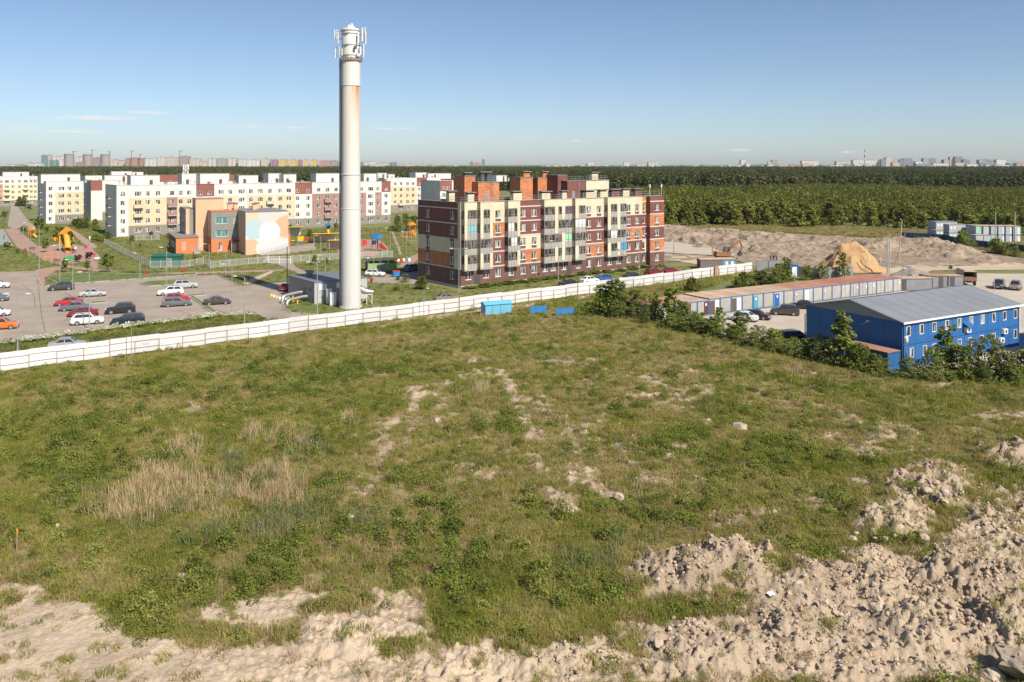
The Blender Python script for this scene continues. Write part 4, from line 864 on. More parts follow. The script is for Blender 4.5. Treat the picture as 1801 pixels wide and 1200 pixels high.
# ------------------------------------------------------------------ grey pump house
M_phl = sheet_mat('grey_sandwich_panel', (.25, .243, .24), 1.15, .6, 1, 0, .004, (.23, .225, .22), .3)
M_phw = pmat('sunlit_grey_panel', (.42, .42, .41), .6, (.38, .38, .375), .4)
M_phr = pmat('grey_roof_sheet', (.18, .185, .195), .55, (.15, .155, .165), .5)
gpo = G(553, 535); ph = thing('pump_house', 'grey flat-roofed pump house at the foot of the white tower', 'pump house', gpo, ANG)
m = MB(); m.box(0, 10, 0, 11, 0, 3.6); m.build('wall', M_phl, ph)
m = MB(); m.box(-.02, 1.9, -.05, 0, 0, 3.6); m.box(8.3, 10.02, -.05, 0, 0, 3.6); m.build('sunlit_wall_strip', M_phw, ph)  # paler strips put the sunlight beside the tower's shadow into the wall colour
for x in (.9, 4.1, 7.4): m = MB(); m.box(x, x+1.4, -.06, -.02, 2.35, 3.25); m.build('window_panel', M_frame, ph)
m = MB(); m.box(-.12, 10.12, -.12, 11.12, 3.6, 3.78); m.build('roof', M_phr, ph)
m = MB(); m.box(2.3, 3.1, 7.5, 8.3, 3.78, 4.35); m.box(2.15, 3.25, 7.35, 8.45, 4.35, 4.75); m.build('roof_vent', M_phr, ph)
m = MB(); m.box(-.05, 0, 3.4, 4.4, .1, 2.2); m.build('door', M_concd, ph)
m = MB(); m.box(-.03, 0, 1.3, 1.9, 1.9, 2.6); m.build('notice', M_redr, ph)
for y, z in ((5.2, 1.3), (3.3, .8)):
    t = thing('lagged_pipe', 'silver lagged pipe bending out of the pump house wall', 'pipe', ph.matrix_basis @ Vector((0, y, 0)), ANG, 'pipes leaving the pump house')
    m = MB(); m.tube([(.3, -.6, z+.2), (-1.0, -.6, z+.2), (-3.6, -1.2, z), (-4.0, -1.3, z-.2), (-4.1, -1.35, -.1)], .28, 10); m.build('pipe', M_galv, t, smooth=True)
    m = MB(); m.box(-2.2, -2.0, -1.15, -.7, 0, z-.2); m.build('support', M_yellow_p, t)
kb = [G(477+i*5.0, 521+i*1.75) for i in range(6)]
for i, q in enumerate(kb):
    m = MB(); m.box(-.25, .25, -.2, .2, 0, .42, 0, .1, .07); o = m.build('concrete_block', M_yellow_p if i % 2 == 0 else pmat('white_block', (.7, .68, .6), .8), None, q, ANG); tag(o, 'yellow concrete block in the row at the pump house kerb' if i % 2 == 0 else 'white concrete block in the row at the pump house kerb', 'block', 'blocks beside the pump house')

# ------------------------------------------------------------------ building kit
class Bld:
    def __init__(s, name, label, cat, px, py, ang=ANG, group=None):
        s.o = G(px, py); s.ang = ang; s.ax = Vector((math.cos(ang), math.sin(ang), 0)); s.an = Vector((-s.ax.y, s.ax.x, 0)); s.r = thing(name, label, cat, s.o, ang, group)
    def ux(s, px, d=0):
        c = s.o+s.an*d; k = (px-CX)/FPX; return (c.y*k-c.x)/(s.ax.x-s.ax.y*k)
    def sy(s, px, u=0):
        c = s.o+s.ax*u; k = (px-CX)/FPX; return (c.y*k-c.x)/(s.an.x-s.an.y*k)
    def zat(s, py, u, d=0): return CAM_H-(py-HOR)*(s.o+s.ax*u+s.an*d).y/FPX
    def wall(s, plane, u0, u1, z0, z1, holes, mat, off=0, d=.2, name='wall', at=0):
        us = sorted({u0, u1, *[x for h in holes for x in h[:2]]}); zs = sorted({z0, z1, *[x for h in holes for x in h[2:]]}); m = MB()
        P = (lambda u, z, e: (u, -off+e, z)) if plane == 'front' else (lambda u, z, e: (at-off+e, u, z)) if plane == 'left' else (lambda u, z, e: (at+off-e, u, z))
        for a, b in zip(us[:-1], us[1:]):
            for c, e in zip(zs[:-1], zs[1:]):
                if any(h[0] <= a+1e-6 and b <= h[1]+1e-6 and h[2] <= c+1e-6 and e <= h[3]+1e-6 for h in holes): continue
                m.quad(P(a, c, 0), P(b, c, 0), P(b, e, 0), P(a, e, 0))
        for h in holes:
            a, b, c, e = h
            for q in (((a, c), (a, e)), ((b, e), (b, c)), ((a, e), (b, e)), ((b, c), (a, c))): m.quad(P(*q[0], 0), P(*q[1], 0), P(*q[1], d), P(*q[0], d))
        return m.build(name, mat, s.r)
    def window(s, plane, u, z, w_, h, off=0, at=0, sash=2, frame=None, glass=None, rec=.1, sill=True, name='window'):
        fr = frame or M_frame; gl = glass or M_glass
        def mk():
            m = MB(); b = .075
            m.box(-w_/2, w_/2, 0, .07, 0, b); m.box(-w_/2, w_/2, 0, .07, h-b, h); m.box(-w_/2, -w_/2+b, .001, .071, b, h-b); m.box(w_/2-b, w_/2, .001, .071, b, h-b)
            for k in range(1, sash): x = -w_/2+w_*k/sash; m.box(x-.04, x+.04, .001, .071, b, h-b)
            fm_ = m.mesh('window', fr); m = MB(); m.quad((-w_/2+b, .045, b), (w_/2-b, .045, b), (w_/2-b, .045, h-b), (-w_/2+b, .045, h-b)); pm3 = m.mesh('pane', gl)
            m = MB(); m.box(-w_/2-.08, w_/2+.08, -rec-.09, 0, -.07, -.01); return fm_, pm3, m.mesh('sill', fr)
        fm_, pm3, sm = cached(('win', round(w_, 2), round(h, 2), sash, fr.name, gl.name, rec), mk)
        loc = (u, -off+rec, z) if plane == 'front' else (at-off+rec, u, z) if plane == 'left' else (at+off-rec, u, z)
        rz = 0 if plane == 'front' else -math.pi/2 if plane == 'left' else math.pi/2
        o = link(name, fm_, s.r, loc, rz); link('pane', pm3, o)
        if sill: link('sill', sm, o)
        return o
    def box(s, name, x0, x1, y0, y1, z0, z1, mat, parent=None): m = MB(); m.box(x0, x1, y0, y1, z0, z1); return m.build(name, mat, parent or s.r)
    def railing(s, x0, x1, y, z, h=.9, name='roof_railing', step=1.5, mat=None):
        m = MB(); n = max(1, int(abs(x1-x0)/step))
        for i in range(n+1): x = x0+(x1-x0)*i/n; m.tube([(x, y, z), (x, y, z+h)], .03, 4, cap=False)
        for q in (.45, .9): m.tube([(x0, y, z+h*q/.9), (x1, y, z+h*q/.9)], .03, 4, cap=False)
        return m.build(name, mat or M_galv, s.r)

# ------------------------------------------------------------------ the brick apartment block
bb = Bld('brick_apartment_block', 'five-storey brick apartment block in maroon, orange and cream with glazed balcony bays', 'apartment block', 810, 508)
BL = bb.ux(1168, -1.15); BD = bb.sy(735); BH = 16.5
FL = [0, 3.7, 6.6, 9.5, 12.4, 15.3, BH]; WZ = [1.55, 4.45, 7.35, 10.25, 13.15]; WH = 1.55; WW = 1.35
MC = {'b': M_brickbr, 'm': M_brickdark, 'o': M_brickor, 'c': M_cream}
def section(x0, x1, cols, wins, off=0, nar=False, band=True):
    """one wall strip: cols = material letters for ground, 2nd..5th storey, parapet"""
    u0, u1 = bb.ux(x0, -off), bb.ux(x1, -off); us = [bb.ux(x, -off) for x in wins]; w_ = .8 if nar else WW; k = 0
    while k < 6:
        j = k
        while j+1 < 6 and cols[j+1] == cols[k]: j += 1
        holes = [(u-w_/2, u+w_/2, WZ[f], WZ[f]+WH) for f in range(k, min(j, 4)+1) for u in us]
        bb.wall('front', u0, u1, FL[k], FL[j+1], holes, MC[cols[k]], off); k = j+1
    for f in range(5):
        for u in us: bb.window('front', u, WZ[f], w_, WH, off, sash=1 if nar else 2)
    if band:
        for f in range(1, 6):
            if cols[f] != 'c' or cols[f-1] != 'c': bb.box('string_course', u0+.01, u1-.01, -off-.04, -off, FL[f]-.12, FL[f]+.12, M_lime)
    for u in us:
        for f in range(1, 5):
            if cols[f] in 'oc': bb.box('window_apron', u-w_/2, u+w_/2, -off-.012, -off, WZ[f]-.62, WZ[f]-.1, M_brickbr)
section(867, 890, 'bmmocc', [876]); section(915, 953, 'bocmmm', [920, 939.5]); section(1030, 1065, 'bommcc', [1035.5, 1053.5]); section(1102, 1130, 'bmomcc', [1105.5, 1120.5])
section(1130, 1138.5, 'bcmmoo', [1132], nar=True)
section(1143, 1168, 'bomomm', [1155.5], off=1.15)
ue = bb.ux(1143, -1.15)
for k, c in enumerate('bomomm'): bb.box('return_wall', ue-.001, ue+.2, -1.15, 0, FL[k], FL[k+1], MC['m' if c == 'o' and k == 1 else c])
bb.wall('right', 0, BD, 0, BH, [], M_brickdark, at=BL); bb.wall('front', 0, BL, 0, BH, [], M_brickbr, off=-BD)
bb.wall('right', -1.15, 0, 0, BH, [], M_brickdark, at=BL)
# gable
gw = [bb.sy(752.5), bb.sy(795)]
for k, c in enumerate('bocmmm'): bb.wall('left', 0, BD, FL[k], FL[k+1], [(s-WW/2, s+WW/2, WZ[k], WZ[k]+WH) for s in gw] if k < 5 else [], MC[c])
bb.box('corner_strip', -.03, 0, 0, 2.2, FL[1], FL[2], M_cream); bb.box('corner_strip', -.03, 0, 0, .9, FL[3], BH, M_cream)
for f in range(5):
    for s in gw:
        bb.window('left', s, WZ[f], WW, WH)
        if f in (1, 2): bb.box('window_apron', -.02, 0, s-WW/2, s+WW/2, WZ[f]-.72, WZ[f]-.1, M_brickbr); bb.box('window_apron', -.02, 0, s-WW/2, s+WW/2, WZ[f]+WH, WZ[f]+WH+.5, M_brickbr)
for f in (1, 4, 5): bb.box('string_course', -.05, 0, 0, BD, FL[f]-.12, FL[f]+.12, M_lime)
# parapet coping and roof
bb.box('coping', -.15, BL+.1, -.15, .3, BH, BH+.1, M_conc); bb.box('coping', -.15, .3, .3, BD+.1, BH, BH+.1, M_conc); bb.box('roof', .3, BL-.05, .3, BD-.05, 15.6, 15.8, M_roof)
# glazed balcony bays
M_gtint = {'c': pmat('cyan_blind', (.22, .48, .5), .3), 'g': pmat('green_blind', (.3, .62, .38), .3), 'w': pmat('white_blind', (.68, .68, .66), .4), 'b': pmat('blue_blind', (.05, .3, .55), .3), 'p': pmat('purple_curtain', (.12, .06, .09), .5)}
def bay(x0, x1, npan, cols=(), blinds={}, gw_=()):
    off = 1.15; u0, u1 = bb.ux(x0, -off), bb.ux(x1, -off); zb = 3.55
    core = bb.box('bay_core', u0+.1, u1-.1, -off+.12, 0, zb, 15.2, M_brickbr)
    bb.box('bay_slab', u0, u1, -off, -.001, zb-.15, zb+.12, M_spand); bb.box('bay_parapet', u0, u1, -off, -.001, 14.95, BH, M_cream); bb.box('coping', u0-.05, u1+.05, -off-.06, -.15, BH, BH+.1, M_conc)
    w_ = (u1-u0)/npan
    for f in range(4):
        z0 = FL[f+1]; zs, zt = z0+.98, z0+2.72
        bb.box('spandrel', u0, u1, -off, -off+.1, z0+.02 if f else zb+.12, zs, M_spand); bb.box('lintel', u0, u1, -off, -off+.1, zt, z0+2.9 if f < 3 else 14.95, M_spand)
        for i in range(npan):
            a, b = u0+w_*i, u0+w_*(i+1); key = (f, i)
            if i in cols and not (f, i) in blinds and (f+i) % 3 != 1: bb.box('bay_column', a, b, -off-.012, -off+.1, z0+.02, z0+2.9, M_cream); continue
            g = M_gtint[blinds[key]] if key in blinds else M_glassb
            m = MB(); m.quad((0, 0, 0), (w_-.04, 0, 0), (w_-.04, 0, zt-zs), (0, 0, zt-zs)); m.build('pane', g, bb.r, (a+.02, -off+.05, zs))
            for zz in (zs, zs+.42, zt-.06): bb.box('glazing_bar', a+.03, b-.03, -off-.01, -off+.04, zz, zz+.06, M_dframe)
        # left cheek: half glazed
        bb.box('spandrel', u0, u0+.1, -off+.1, 0, z0+.02, zs, M_spand); bb.box('lintel', u0, u0+.1, -off+.1, 0, zt, z0+2.9, M_spand)
        m = MB(); m.quad((0, 0, 0), (0, off-.15, 0), (0, off-.15, zt-zs), (0, 0, zt-zs)); m.build('pane', M_glassb, bb.r, (u0+.03, -off+.12, zs))
    for i in range(npan+1):
        a = u0+w_*i; bb.box('mullion', a-.035, a+.035, -off-.035, -off-.001, zb, 14.95, M_dframe)
    bb.box('bay_cheek', u1-.1, u1, -off+.1, 0, zb, 14.95, M_cream)
    uu = [bb.ux(x) for x in gw_]; ua, ub = u0-1.0 if x0 != 817 else .0, u1+.6
    return ua, ub
bay(817, 839, 4, (0,), {(1+1, 1): 'c', (2, 2): 'c', (2, 3): 'c'}); bay(845, 867, 4, (0, 3)); bay(894, 915, 4, (3,), {(2, 0): 'w', (2, 1): 'w', (1, 1): 'w', (1, 2): 'w'})
bay(957.5, 1006, 8, (3, 5), {(1, 6): 'g', (1, 7): 'g', (3, 6): 'p', (3, 7): 'p'}); bay(1012, 1030, 3, (0,), {(2, 0): 'w', (2, 1): 'w', (2, 2): 'w'}); bay(1069, 1102, 6, (0, 3), {(0, 4): 'b', (0, 5): 'b', (1, 1): 'w', (1, 2): 'w'})
# walls behind and below the bays
for a, b, gx in ((0, bb.ux(867), (824, 855)), (bb.ux(890), bb.ux(915), (899,)), (bb.ux(953), bb.ux(1030), (959, 973, 991.5, 1017)), (bb.ux(1065), bb.ux(1102), (1072, 1088)), (bb.ux(1138.5), ue, ())):
    us = [bb.ux(x) for x in gx]; bb.wall('front', a, b, 0, FL[1], [(u-WW/2, u+WW/2, WZ[0], WZ[0]+WH) for u in us], M_brickbr); bb.wall('front', a, b, FL[1], BH, [], M_cream)
    for u in us: bb.window('front', u, WZ[0], WW, WH)
for x in (839, 1001): u = bb.ux(x); m = MB(); m.box(u-.6, u+.6, -.06, 0, 0, 2.5); m.build('entrance_door', M_dgrey, bb.r)
bb.box('plinth', -.06, BL+.05, -.06, 0, 0, .5, M_conc); bb.box('plinth', -.06, 0, 0, BD, 0, .5, M_conc)
bb.railing(.2, BL-.2, .1, BH+.1); m = MB()
n_ = int(BD/1.6)
for i in range(n_+1): m.tube([(.1, BD*i/n_, BH+.1), (.1, BD*i/n_, BH+1.0)], .03, 4, cap=False)
for q in (.5, 1.0): m.tube([(.1, 0, BH+q), (.1, BD, BH+q)], .03, 4, cap=False)
m.build('roof_railing', M_galv, bb.r)
def shaft(x0, x1, ytop, d, mat, depth=1.2, cap=True):
    u0, u1 = bb.ux(x0, d), bb.ux(x1, d); zt = bb.zat(ytop, (u0+u1)/2, d); o = bb.box('vent_shaft', u0, u1, d, d+depth, 15.7, zt, mat)
    if cap: bb.box('shaft_cap', u0-.35, u1+.35, d-.35, d+depth+.35, zt+.3, zt+.45, M_concd, o); bb.box('shaft_louvre', u0+.1, u1-.1, d+.1, d+depth-.1, zt, zt+.3, M_dgrey, o)
for x0, x1, yt, d, mt in [(790, 800, 339.5, 6, M_cream), (823, 834, 342, 1.5, M_cream), (903, 918, 340, 3, M_cream), (953, 968, 340, 2.5, M_cream), (989, 997, 339, 2.0, M_cream), (1031, 1046, 338, 3, M_cream), (1056, 1068, 337, 2, M_cream), (1076, 1090, 336, 3, M_brickdark), (1096, 1107, 335, 2.5, M_cream), (1117, 1128, 335, 2.5, M_brickdark)]: shaft(x0, x1, yt, d, mt)
def stair(x0, x1, ytop, d, depth, mat, door=None, cap=True, rail=True):
    u0, u1 = bb.ux(x0, d), bb.ux(x1, d); zt = bb.zat(ytop, (u0+u1)/2, d); o = bb.box('stair_tower', u0, u1, d, d+depth, 15.7, zt, mat); bb.box('tower_coping', u0-.1, u1+.1, d-.1, d+depth+.1, zt, zt+.15, M_concd, o)
    if door: ud = bb.ux(door, d); bb.box('roof_door', ud-.45, ud+.45, d-.05, d, 15.8, 17.9, M_galv, o)
    if rail: bb.railing(u0+.2, u1-.2, d+.2, zt+.15, .9, step=1.0)
    return u0, u1, zt
stair(841, 878, 321, 5, 4.5, M_brickor, 855); stair(817, 836, 310.5, 7, 4, M_brickor, rail=False); stair(998, 1029, 319, 4.5, 4.5, M_brickdark, 1008.5); stair(981, 997, 309, 6.5, 4, M_brickdark, rail=False)
stair(915, 937, 312.5, 10, 3.5, M_brickor, rail=False); stair(946, 964, 313, 10, 3.5, M_brickor, rail=False); stair(1031, 1071, 317.5, 10, 3.5, M_cream)
for x0, x1, yt, d, mt in [(921, 932, 305, 10.5, M_brickor), (955, 962, 305, 10.5, M_brickor), (1041, 1052, 306, 10.5, M_cream), (818, 826, 307, 7.5, M_dgrey), (846, 852, 306, 8, M_dgrey), (857, 862, 306, 8, M_dgrey)]: shaft(x0, x1, yt, d, mt, 1.0)
m = MB(); u = bb.ux(865, 4.9)
for dx in (-.25, .25): m.tube([(u+dx, 4.85, 15.8), (u+dx, 4.85, 20.5)], .03, 4)
for i in range(14): m.tube([(u-.25, 4.85, 16+i*.32), (u+.25, 4.85, 16+i*.32)], .02, 4, cap=False)
m.build('ladder', M_galv, bb.r)
m = MB(); u = bb.ux(1018, 4.4)
for dx in (-.25, .25): m.tube([(u+dx, 4.35, 15.8), (u+dx, 4.35, 20.3)], .03, 4)
for i in range(14): m.tube([(u-.25, 4.35, 16+i*.32), (u+.25, 4.35, 16+i*.32)], .02, 4, cap=False)
m.build('ladder', M_galv, bb.r)
for x in (1142.5, 1163): u = bb.ux(x, 1); m = MB(); m.tube([(u, 1, 15.7), (u, 1, 19.2)], .05, 5); m.box(u-.15, u+.15, .85, 1.15, 18.4, 19.1); m.build('mast_antenna', M_white_m, bb.r)
# ------------------------------------------------------------------ white apartment blocks of the estate
WZ2 = [1.15, 4.2, 7.25, 10.25, 13.2]; ZB = [0, 3.4, 12.55, 16.8]; WHH = 1.5
LET = {'w': M_white, 'y': M_yellow, 'p': M_pink, 'r': M_redr, 'g': M_plinthgrey, 'l': M_paleyel, 'o': pmat('orange_render', (.62, .25, .12), .85), 'c': M_cream}
M_balc = pmat('balcony_slab', (.5, .49, .47), .8)
def white_block(name, label, px, py, secs, depth, gable_wins=(), gable_balc=0, houses=(), ang=ANG, gmat='w', zscale=1.0, group=None):
    """secs: (x0, x1, top, middle, ground, [window x], [(balcony x, lowest, highest storey, colour)])"""
    b = Bld(name, label, 'apartment block', px, py, ang, group); Lu = b.ux(secs[-1][1])
    for x0, x1, ct, cm, cg, wins, balc in secs:
        u0, u1 = b.ux(x0), b.ux(x1); us = [(b.ux(x if not isinstance(x, tuple) else x[0]), 1.45 if not isinstance(x, tuple) else x[1]) for x in wins]
        for k, c in enumerate((cg, cm, ct)):
            holes = [(u-w_/2, u+w_/2, z, z+WHH) for z in WZ2 if ZB[k] <= z < ZB[k+1] for u, w_ in us]
            b.wall('front', u0, u1, ZB[k], ZB[k+1], holes, LET[c], d=.2)
        for z in WZ2:
            for u, w_ in us: b.window('front', u, z, w_, WHH, sash=3 if w_ > 1.8 else 2, sill=False)
        for bx, f0, f1, col in balc:
            u = b.ux(bx)
            for f in range(f0, f1+1):
                z = WZ2[f]-.85; o = b.box('balcony', u-1.5, u+1.5, -1.05, 0, z-.16, z, M_balc)
                b.box('balcony_parapet', u-1.5, u+1.5, -1.05, -.98, z, z+1.0, LET[col], o); b.box('balcony_side', u-1.5, u-1.43, -.98, 0, z, z+1.0, LET[col], o); b.box('balcony_side', u+1.43, u+1.5, -.98, 0, z, z+1.0, LET[col], o)
        b.box('cornice', u0+.01, u1-.01, -.12, .25, 16.8, 16.95, LET['r'] if ct == 'r' else M_white)
    gz = [(s-.7, s+.7, z, z+WHH) for z in WZ2 for s in gable_wins]; b.wall('left', 0, depth, 0, 16.8, gz, LET[gmat], d=.2)
    for z in WZ2:
        for s in gable_wins: b.window('left', s, z, 1.4, WHH, sill=False)
    if gable_balc:
        for f in range(1, 5):
            z = WZ2[f]-.85; o = b.box('balcony', -1.2, 0, gable_balc-1.6, gable_balc+1.6, z-.16, z, M_balc); b.box('balcony_parapet', -1.2, -1.13, gable_balc-1.6, gable_balc+1.6, z, z+1, M_pink, o)
    b.wall('right', 0, depth, 0, 16.8, [], M_white, at=Lu); b.wall('front', 0, Lu, 0, 16.8, [], M_white, off=-depth); b.box('roof', .05, Lu-.05, .05, depth-.05, 15.9, 16.1, M_roof)
    b.box('cornice', -.12, .25, .26, depth, 16.8, 16.95, M_redr)
    for i, (x0, x1, yt, d, dep) in enumerate(houses):
        u0, u1 = b.ux(x0, d), b.ux(x1, d); zt = b.zat(yt, (u0+u1)/2, d); o = b.box('penthouse', u0, u1, d, d+dep, 16.05, zt, M_white); b.box('penthouse_coping', u0-.1, u1+.1, d-.1, d+dep+.1, zt, zt+.15, M_conc, o)
        m = MB(); ud = u0+(u1-u0)*(.3 if i % 2 else .7); m.box(ud-.5, ud+.5, d-.05, d, 16.1, 18.4); m.build('door', pmat('brown_door', (.12, .06, .05), .6), o)
        m = MB(); 
        for k in range(3):
            xx = u0-1.2-1.4*k; m.tube([(xx, 3, 16.1), (xx, 3, 17.7+.3*k)], .05, 4); m.lathe([(.05, 17.5+.2*k), (.5, 17.62+.2*k), (.52, 17.66+.2*k)], 10, xx, 2.9)
        m.build('satellite_dishes', M_galv, b.r)
        m = MB(); m.box(u1+1.5, u1+2.3, 4, 5, 16.1, 17.5); m.box(u1+1.3, u1+2.5, 3.8, 5.2, 17.5, 17.65); m.build('roof_vent', M_conc, b.r)
    return b
white_block('white_apartment_block', 'long white and yellow apartment block behind the kindergarten', 205, 417, [
    (205, 226, 'w', 'w', 'w', [216], []), (226, 293, 'w', 'y', 'g', [(243, 2.1), 260, 278], [(243, 2, 3, 'y')]), (293, 312, 'w', 'p', 'g', [302.5], [(302.5, 1, 3, 'p')]), (312, 345, 'w', 'y', 'g', [318, 333], []),
    (345, 377, 'r', 'w', 'g', [352.5, 368], []), (377, 418, 'w', 'y', 'g', [(389, 1.9), 405], []), (418, 435, 'w', 'w', 'g', [(425, 2.2)], []), (435, 482, 'w', 'y', 'g', [441.5, (458, 1.9), 475], [(475, 2, 3, 'y')]), (482, 485, 'w', 'w', 'g', [], []), (485, 519, 'w', 'y', 'g', [493, (508, 1.8)], []),
    (519, 549, 'r', 'w', 'g', [523.5, 541.5], []), (549, 566, 'w', 'p', 'g', [560.5], []), (566, 585, 'w', 'p', 'g', [576], [(576, 1, 3, 'p')]), (585, 625, 'w', 'p', 'g', [591, 605, 619], [(605, 1, 3, 'p')]), (625, 644, 'w', 'p', 'g', [635.5], []), (644, 660, 'w', 'w', 'g', [(652, 2.4)], []), (660, 671, 'w', 'p', 'g', [665], []), (671, 687, 'r', 'w', 'g', [679], [])],
    16, (4, 12), 8, [(230, 281, 309, 5, 5), (320, 352, 306, 9, 5), (352, 403, 306, 5, 5), (420, 454, 309, 4, 5), (472, 494, 305.5, 9, 5), (499, 521, 307, 5, 5), (556, 597, 305.5, 5, 5), (640, 662, 306, 9, 4)])
white_block('white_apartment_block', 'white and yellow apartment block end beside the paved walk', 81, 394, [(81, 97, 'w', 'w', 'w', [89], []), (97, 147, 'w', 'y', 'g', [(108, 2.2), 122, 135.5], [])], 20, (3, 15), 8, [(72, 141, 307, 5, 6)])
white_block('white_apartment_block', 'white block wing with rust-red top between the two yellow-fronted blocks', 160, 388, [(160, 180, 'r', 'w', 'w', [], []), (180, 215, 'w', 'w', 'g', [190], [])], 18, (6,), 12, [(184, 232, 309, 6, 5)])
white_block('white_apartment_block', 'far yellow and orange apartment block behind the paved walk', -80, 366, [(-80, -30, 'r', 'o', 'g', [-70, -55, -40], [(-55, 1, 3, 'o')]), (-30, 5, 'w', 'o', 'g', [-20, -8, 2], []), (5, 66, 'w', 'l', 'g', [(12, 2), 23, 34.5, (45, 2), 55, 62], [(12, 1, 3, 'l'), (45, 1, 3, 'l')])], 16, (), 0, [(5, 51, 303, 5, 6)])
white_block('white_apartment_block', 'distant white block with yellow lower storeys right of the tower', 676, 374, [(676, 733, 'w', 'y', 'g', [681, 695, 705.5, 717, 726.5], [(705, 1, 1, 'y')]), (733, 751, 'r', 'w', 'g', [737, 747], []), (751, 775, 'w', 'w', 'g', [758, 768], [])], 15, (), 0, [(664, 680, 305, 6, 5), (676, 694, 307, 4, 5), (731, 751, 304, 6, 6), (753, 793, 305.5, 4, 6)])
white_block('white_apartment_block', 'white block with rust-red top storey beside the brick block', 774, 390, [(774, 795, 'r', 'w', 'w', [(781, 1.6), 788], []), (795, 830, 'w', 'w', 'w', [800, 812], [])], 15, (), 0, [(873, 891, 309, 3, 5)])
white_block('white_apartment_block', 'far white block whose roof shows over the nearer white roofs', 150, 360, [(150, 260, 'w', 'y', 'g', [160, 175, 190, 205, 220, 240], []), (260, 420, 'r', 'w', 'g', [275, 300, 330, 360, 390], [])], 15, (), 0, [(196, 232, 302, 4, 5), (233, 252, 303, 4, 5)])

# ------------------------------------------------------------------ kindergarten
KANG = math.atan2(.47, .88)
kg = Bld('kindergarten', 'peach and grey kindergarten with pastel circles painted on its blind wall', 'kindergarten', 432, 449, KANG)
M_peach = pmat('peach_render', (.62, .40, .25), .85, (.57, .37, .23), .2); M_kor = pmat('orange_clinker', (.60, .20, .08), .85, (.52, .17, .07), .4); M_kgrey = pmat('grey_cladding', (.235, .225, .215), .7, (.21, .20, .19), .4); M_kmar = pmat('maroon_cladding', (.16, .06, .05), .8, (.13, .05, .045), .5)
def mural_mat():
    m = bpy.data.materials.new('mural'); m.use_nodes = True; t = m.node_tree; p = t.nodes['Principled BSDF']; p.inputs['Roughness'].default_value = .85
    tc = N(t, 'ShaderNodeTexCoord'); sp = N(t, 'ShaderNodeSeparateXYZ'); L(t, tc, 'Object', sp, 0); cb = N(t, 'ShaderNodeCombineXYZ'); L(t, sp, 0, cb, 0); L(t, sp, 2, cb, 1); cur = None
    for cx, cy, rr, col in [(5.2, 9.6, 99, (.60, .58, .555)), (1.2, 1.2, 3.0, (.56, .38, .25)), (2.2, 8.6, 2.9, (.58, .47, .36)), (6.3, 10.6, 3.0, (.50, .51, .525)), (9.0, 2.5, 2.6, (.52, .53, .54)), (5.0, 1.6, 2.4, (.54, .54, .54)), (10.6, 7.2, 3.3, (.58, .45, .34)), (8.7, 7.6, 3.1, (.58, .50, .42)), (10.4, 7.1, 2.9, (.57, .36, .22)), (2.2, 6.6, 2.6, (.38, .50, .55)), (6.2, 5.9, 2.75, (.66, .645, .61))]:
        d = N(t, 'ShaderNodeVectorMath', operation='DISTANCE'); L(t, cb, 0, d, 0); d.inputs[1].default_value = (cx, cy, 0)
        lt = N(t, 'ShaderNodeMath', operation='LESS_THAN'); L(t, d, 'Value', lt, 0); lt.inputs[1].default_value = rr
        x = N(t, 'ShaderNodeMix', data_type='RGBA'); L(t, lt, 0, x, 0); x.inputs[7].default_value = (*col, 1)
        if cur is None: x.inputs[6].default_value = (.7, .7, .7, 1)
        else: t.links.new(cur, x.inputs[6])
        cur = x.outputs[2]
    t.links.new(cur, p.inputs['Base Color']); MAT['mural'] = m; return m
kw = kg.ux(507)
kg.wall('front', 0, kw, 0, 11.2, [], mural_mat(), name='mural_wall'); kg.wall('left', 0, 11, 0, 11.2, [], M_peach); kg.wall('right', 0, 18, 0, 11.2, [], M_peach, at=kw); kg.box('roof', -.1, kw+.1, -.1, 18, 11.2, 11.35, M_concd)
kg.box('side_wing', kw+.002, kw+1.2, 3, 16, 0, 5.0, M_kor)
hs = [(-5.8, -2.6, 7.7, 9.4), (-1.3, -.4, 7.7, 9.4), (-5.8, -2.6, 4.2, 5.9), (-1.3, -.4, 4.2, 5.9)]
kg.wall('front', -7, 0, 3.5, 11, hs, M_kgrey, off=-11); kg.wall('front', -7, 0, 0, 3.5, [(-5.2, -4.2, .3, 2.6)], M_kor, off=-11); kg.wall('left', 11, 19, 0, 4, [], M_kor, at=-7); kg.wall('left', 11, 19, 4, 11, [], M_peach, at=-7); kg.box('roof', -7.1, -.11, 10.9, 18, 11, 11.2, M_kor)
for x0, x1, z0, z1 in hs: kg.window('front', (x0+x1)/2, z0, x1-x0, z1-z0, -11, sash=2, glass=M_glassg, sill=False)
kg.window('front', -4.7, .3, 1.0, 2.3, -11, sill=False, name='glazed_door')
kg.box('tower', -10.2, -2.9, 17, 24, 0, 14.2, M_peach); kg.box('tower_coping', -10.3, -2.8, 16.9, 24.1, 14.2, 14.35, M_concd); kg.window('front', -9.0, 1.2, 1.2, 1.9, -16.87, sill=False)
kg.box('rear_wing', -12.5, -10.21, 19, 34, 0, 11.5, M_kgrey); kg.box('pilaster', -12.52, -11.6, 18.9, 18.998, 0, 11.5, M_peach)
for z in (4.3, 7.8):
    for y in (21, 23.5, 26, 28.5): kg.window('left', y, z, 1.6, 1.8, .12, at=-12.5, sill=False)
an = kg.box('annexe', -15.9, -10.3, 10.7, 28, 0, 4.3, M_kor); kg.box('annexe_roof', -16.1, -10.1, 10.5, 28.1, 4.3, 4.5, M_concd, an); kg.box('annexe_side', -15.93, -15.9, 10.75, 28, .3, 4.25, M_kmar, an)
kg.window('front', -13.9, 1.0, .9, 2.0, -10.58, sill=False); kg.box('annexe_door', -10.95, -10.35, 10.6, 10.7, .1, 2.4, M_galv, an)
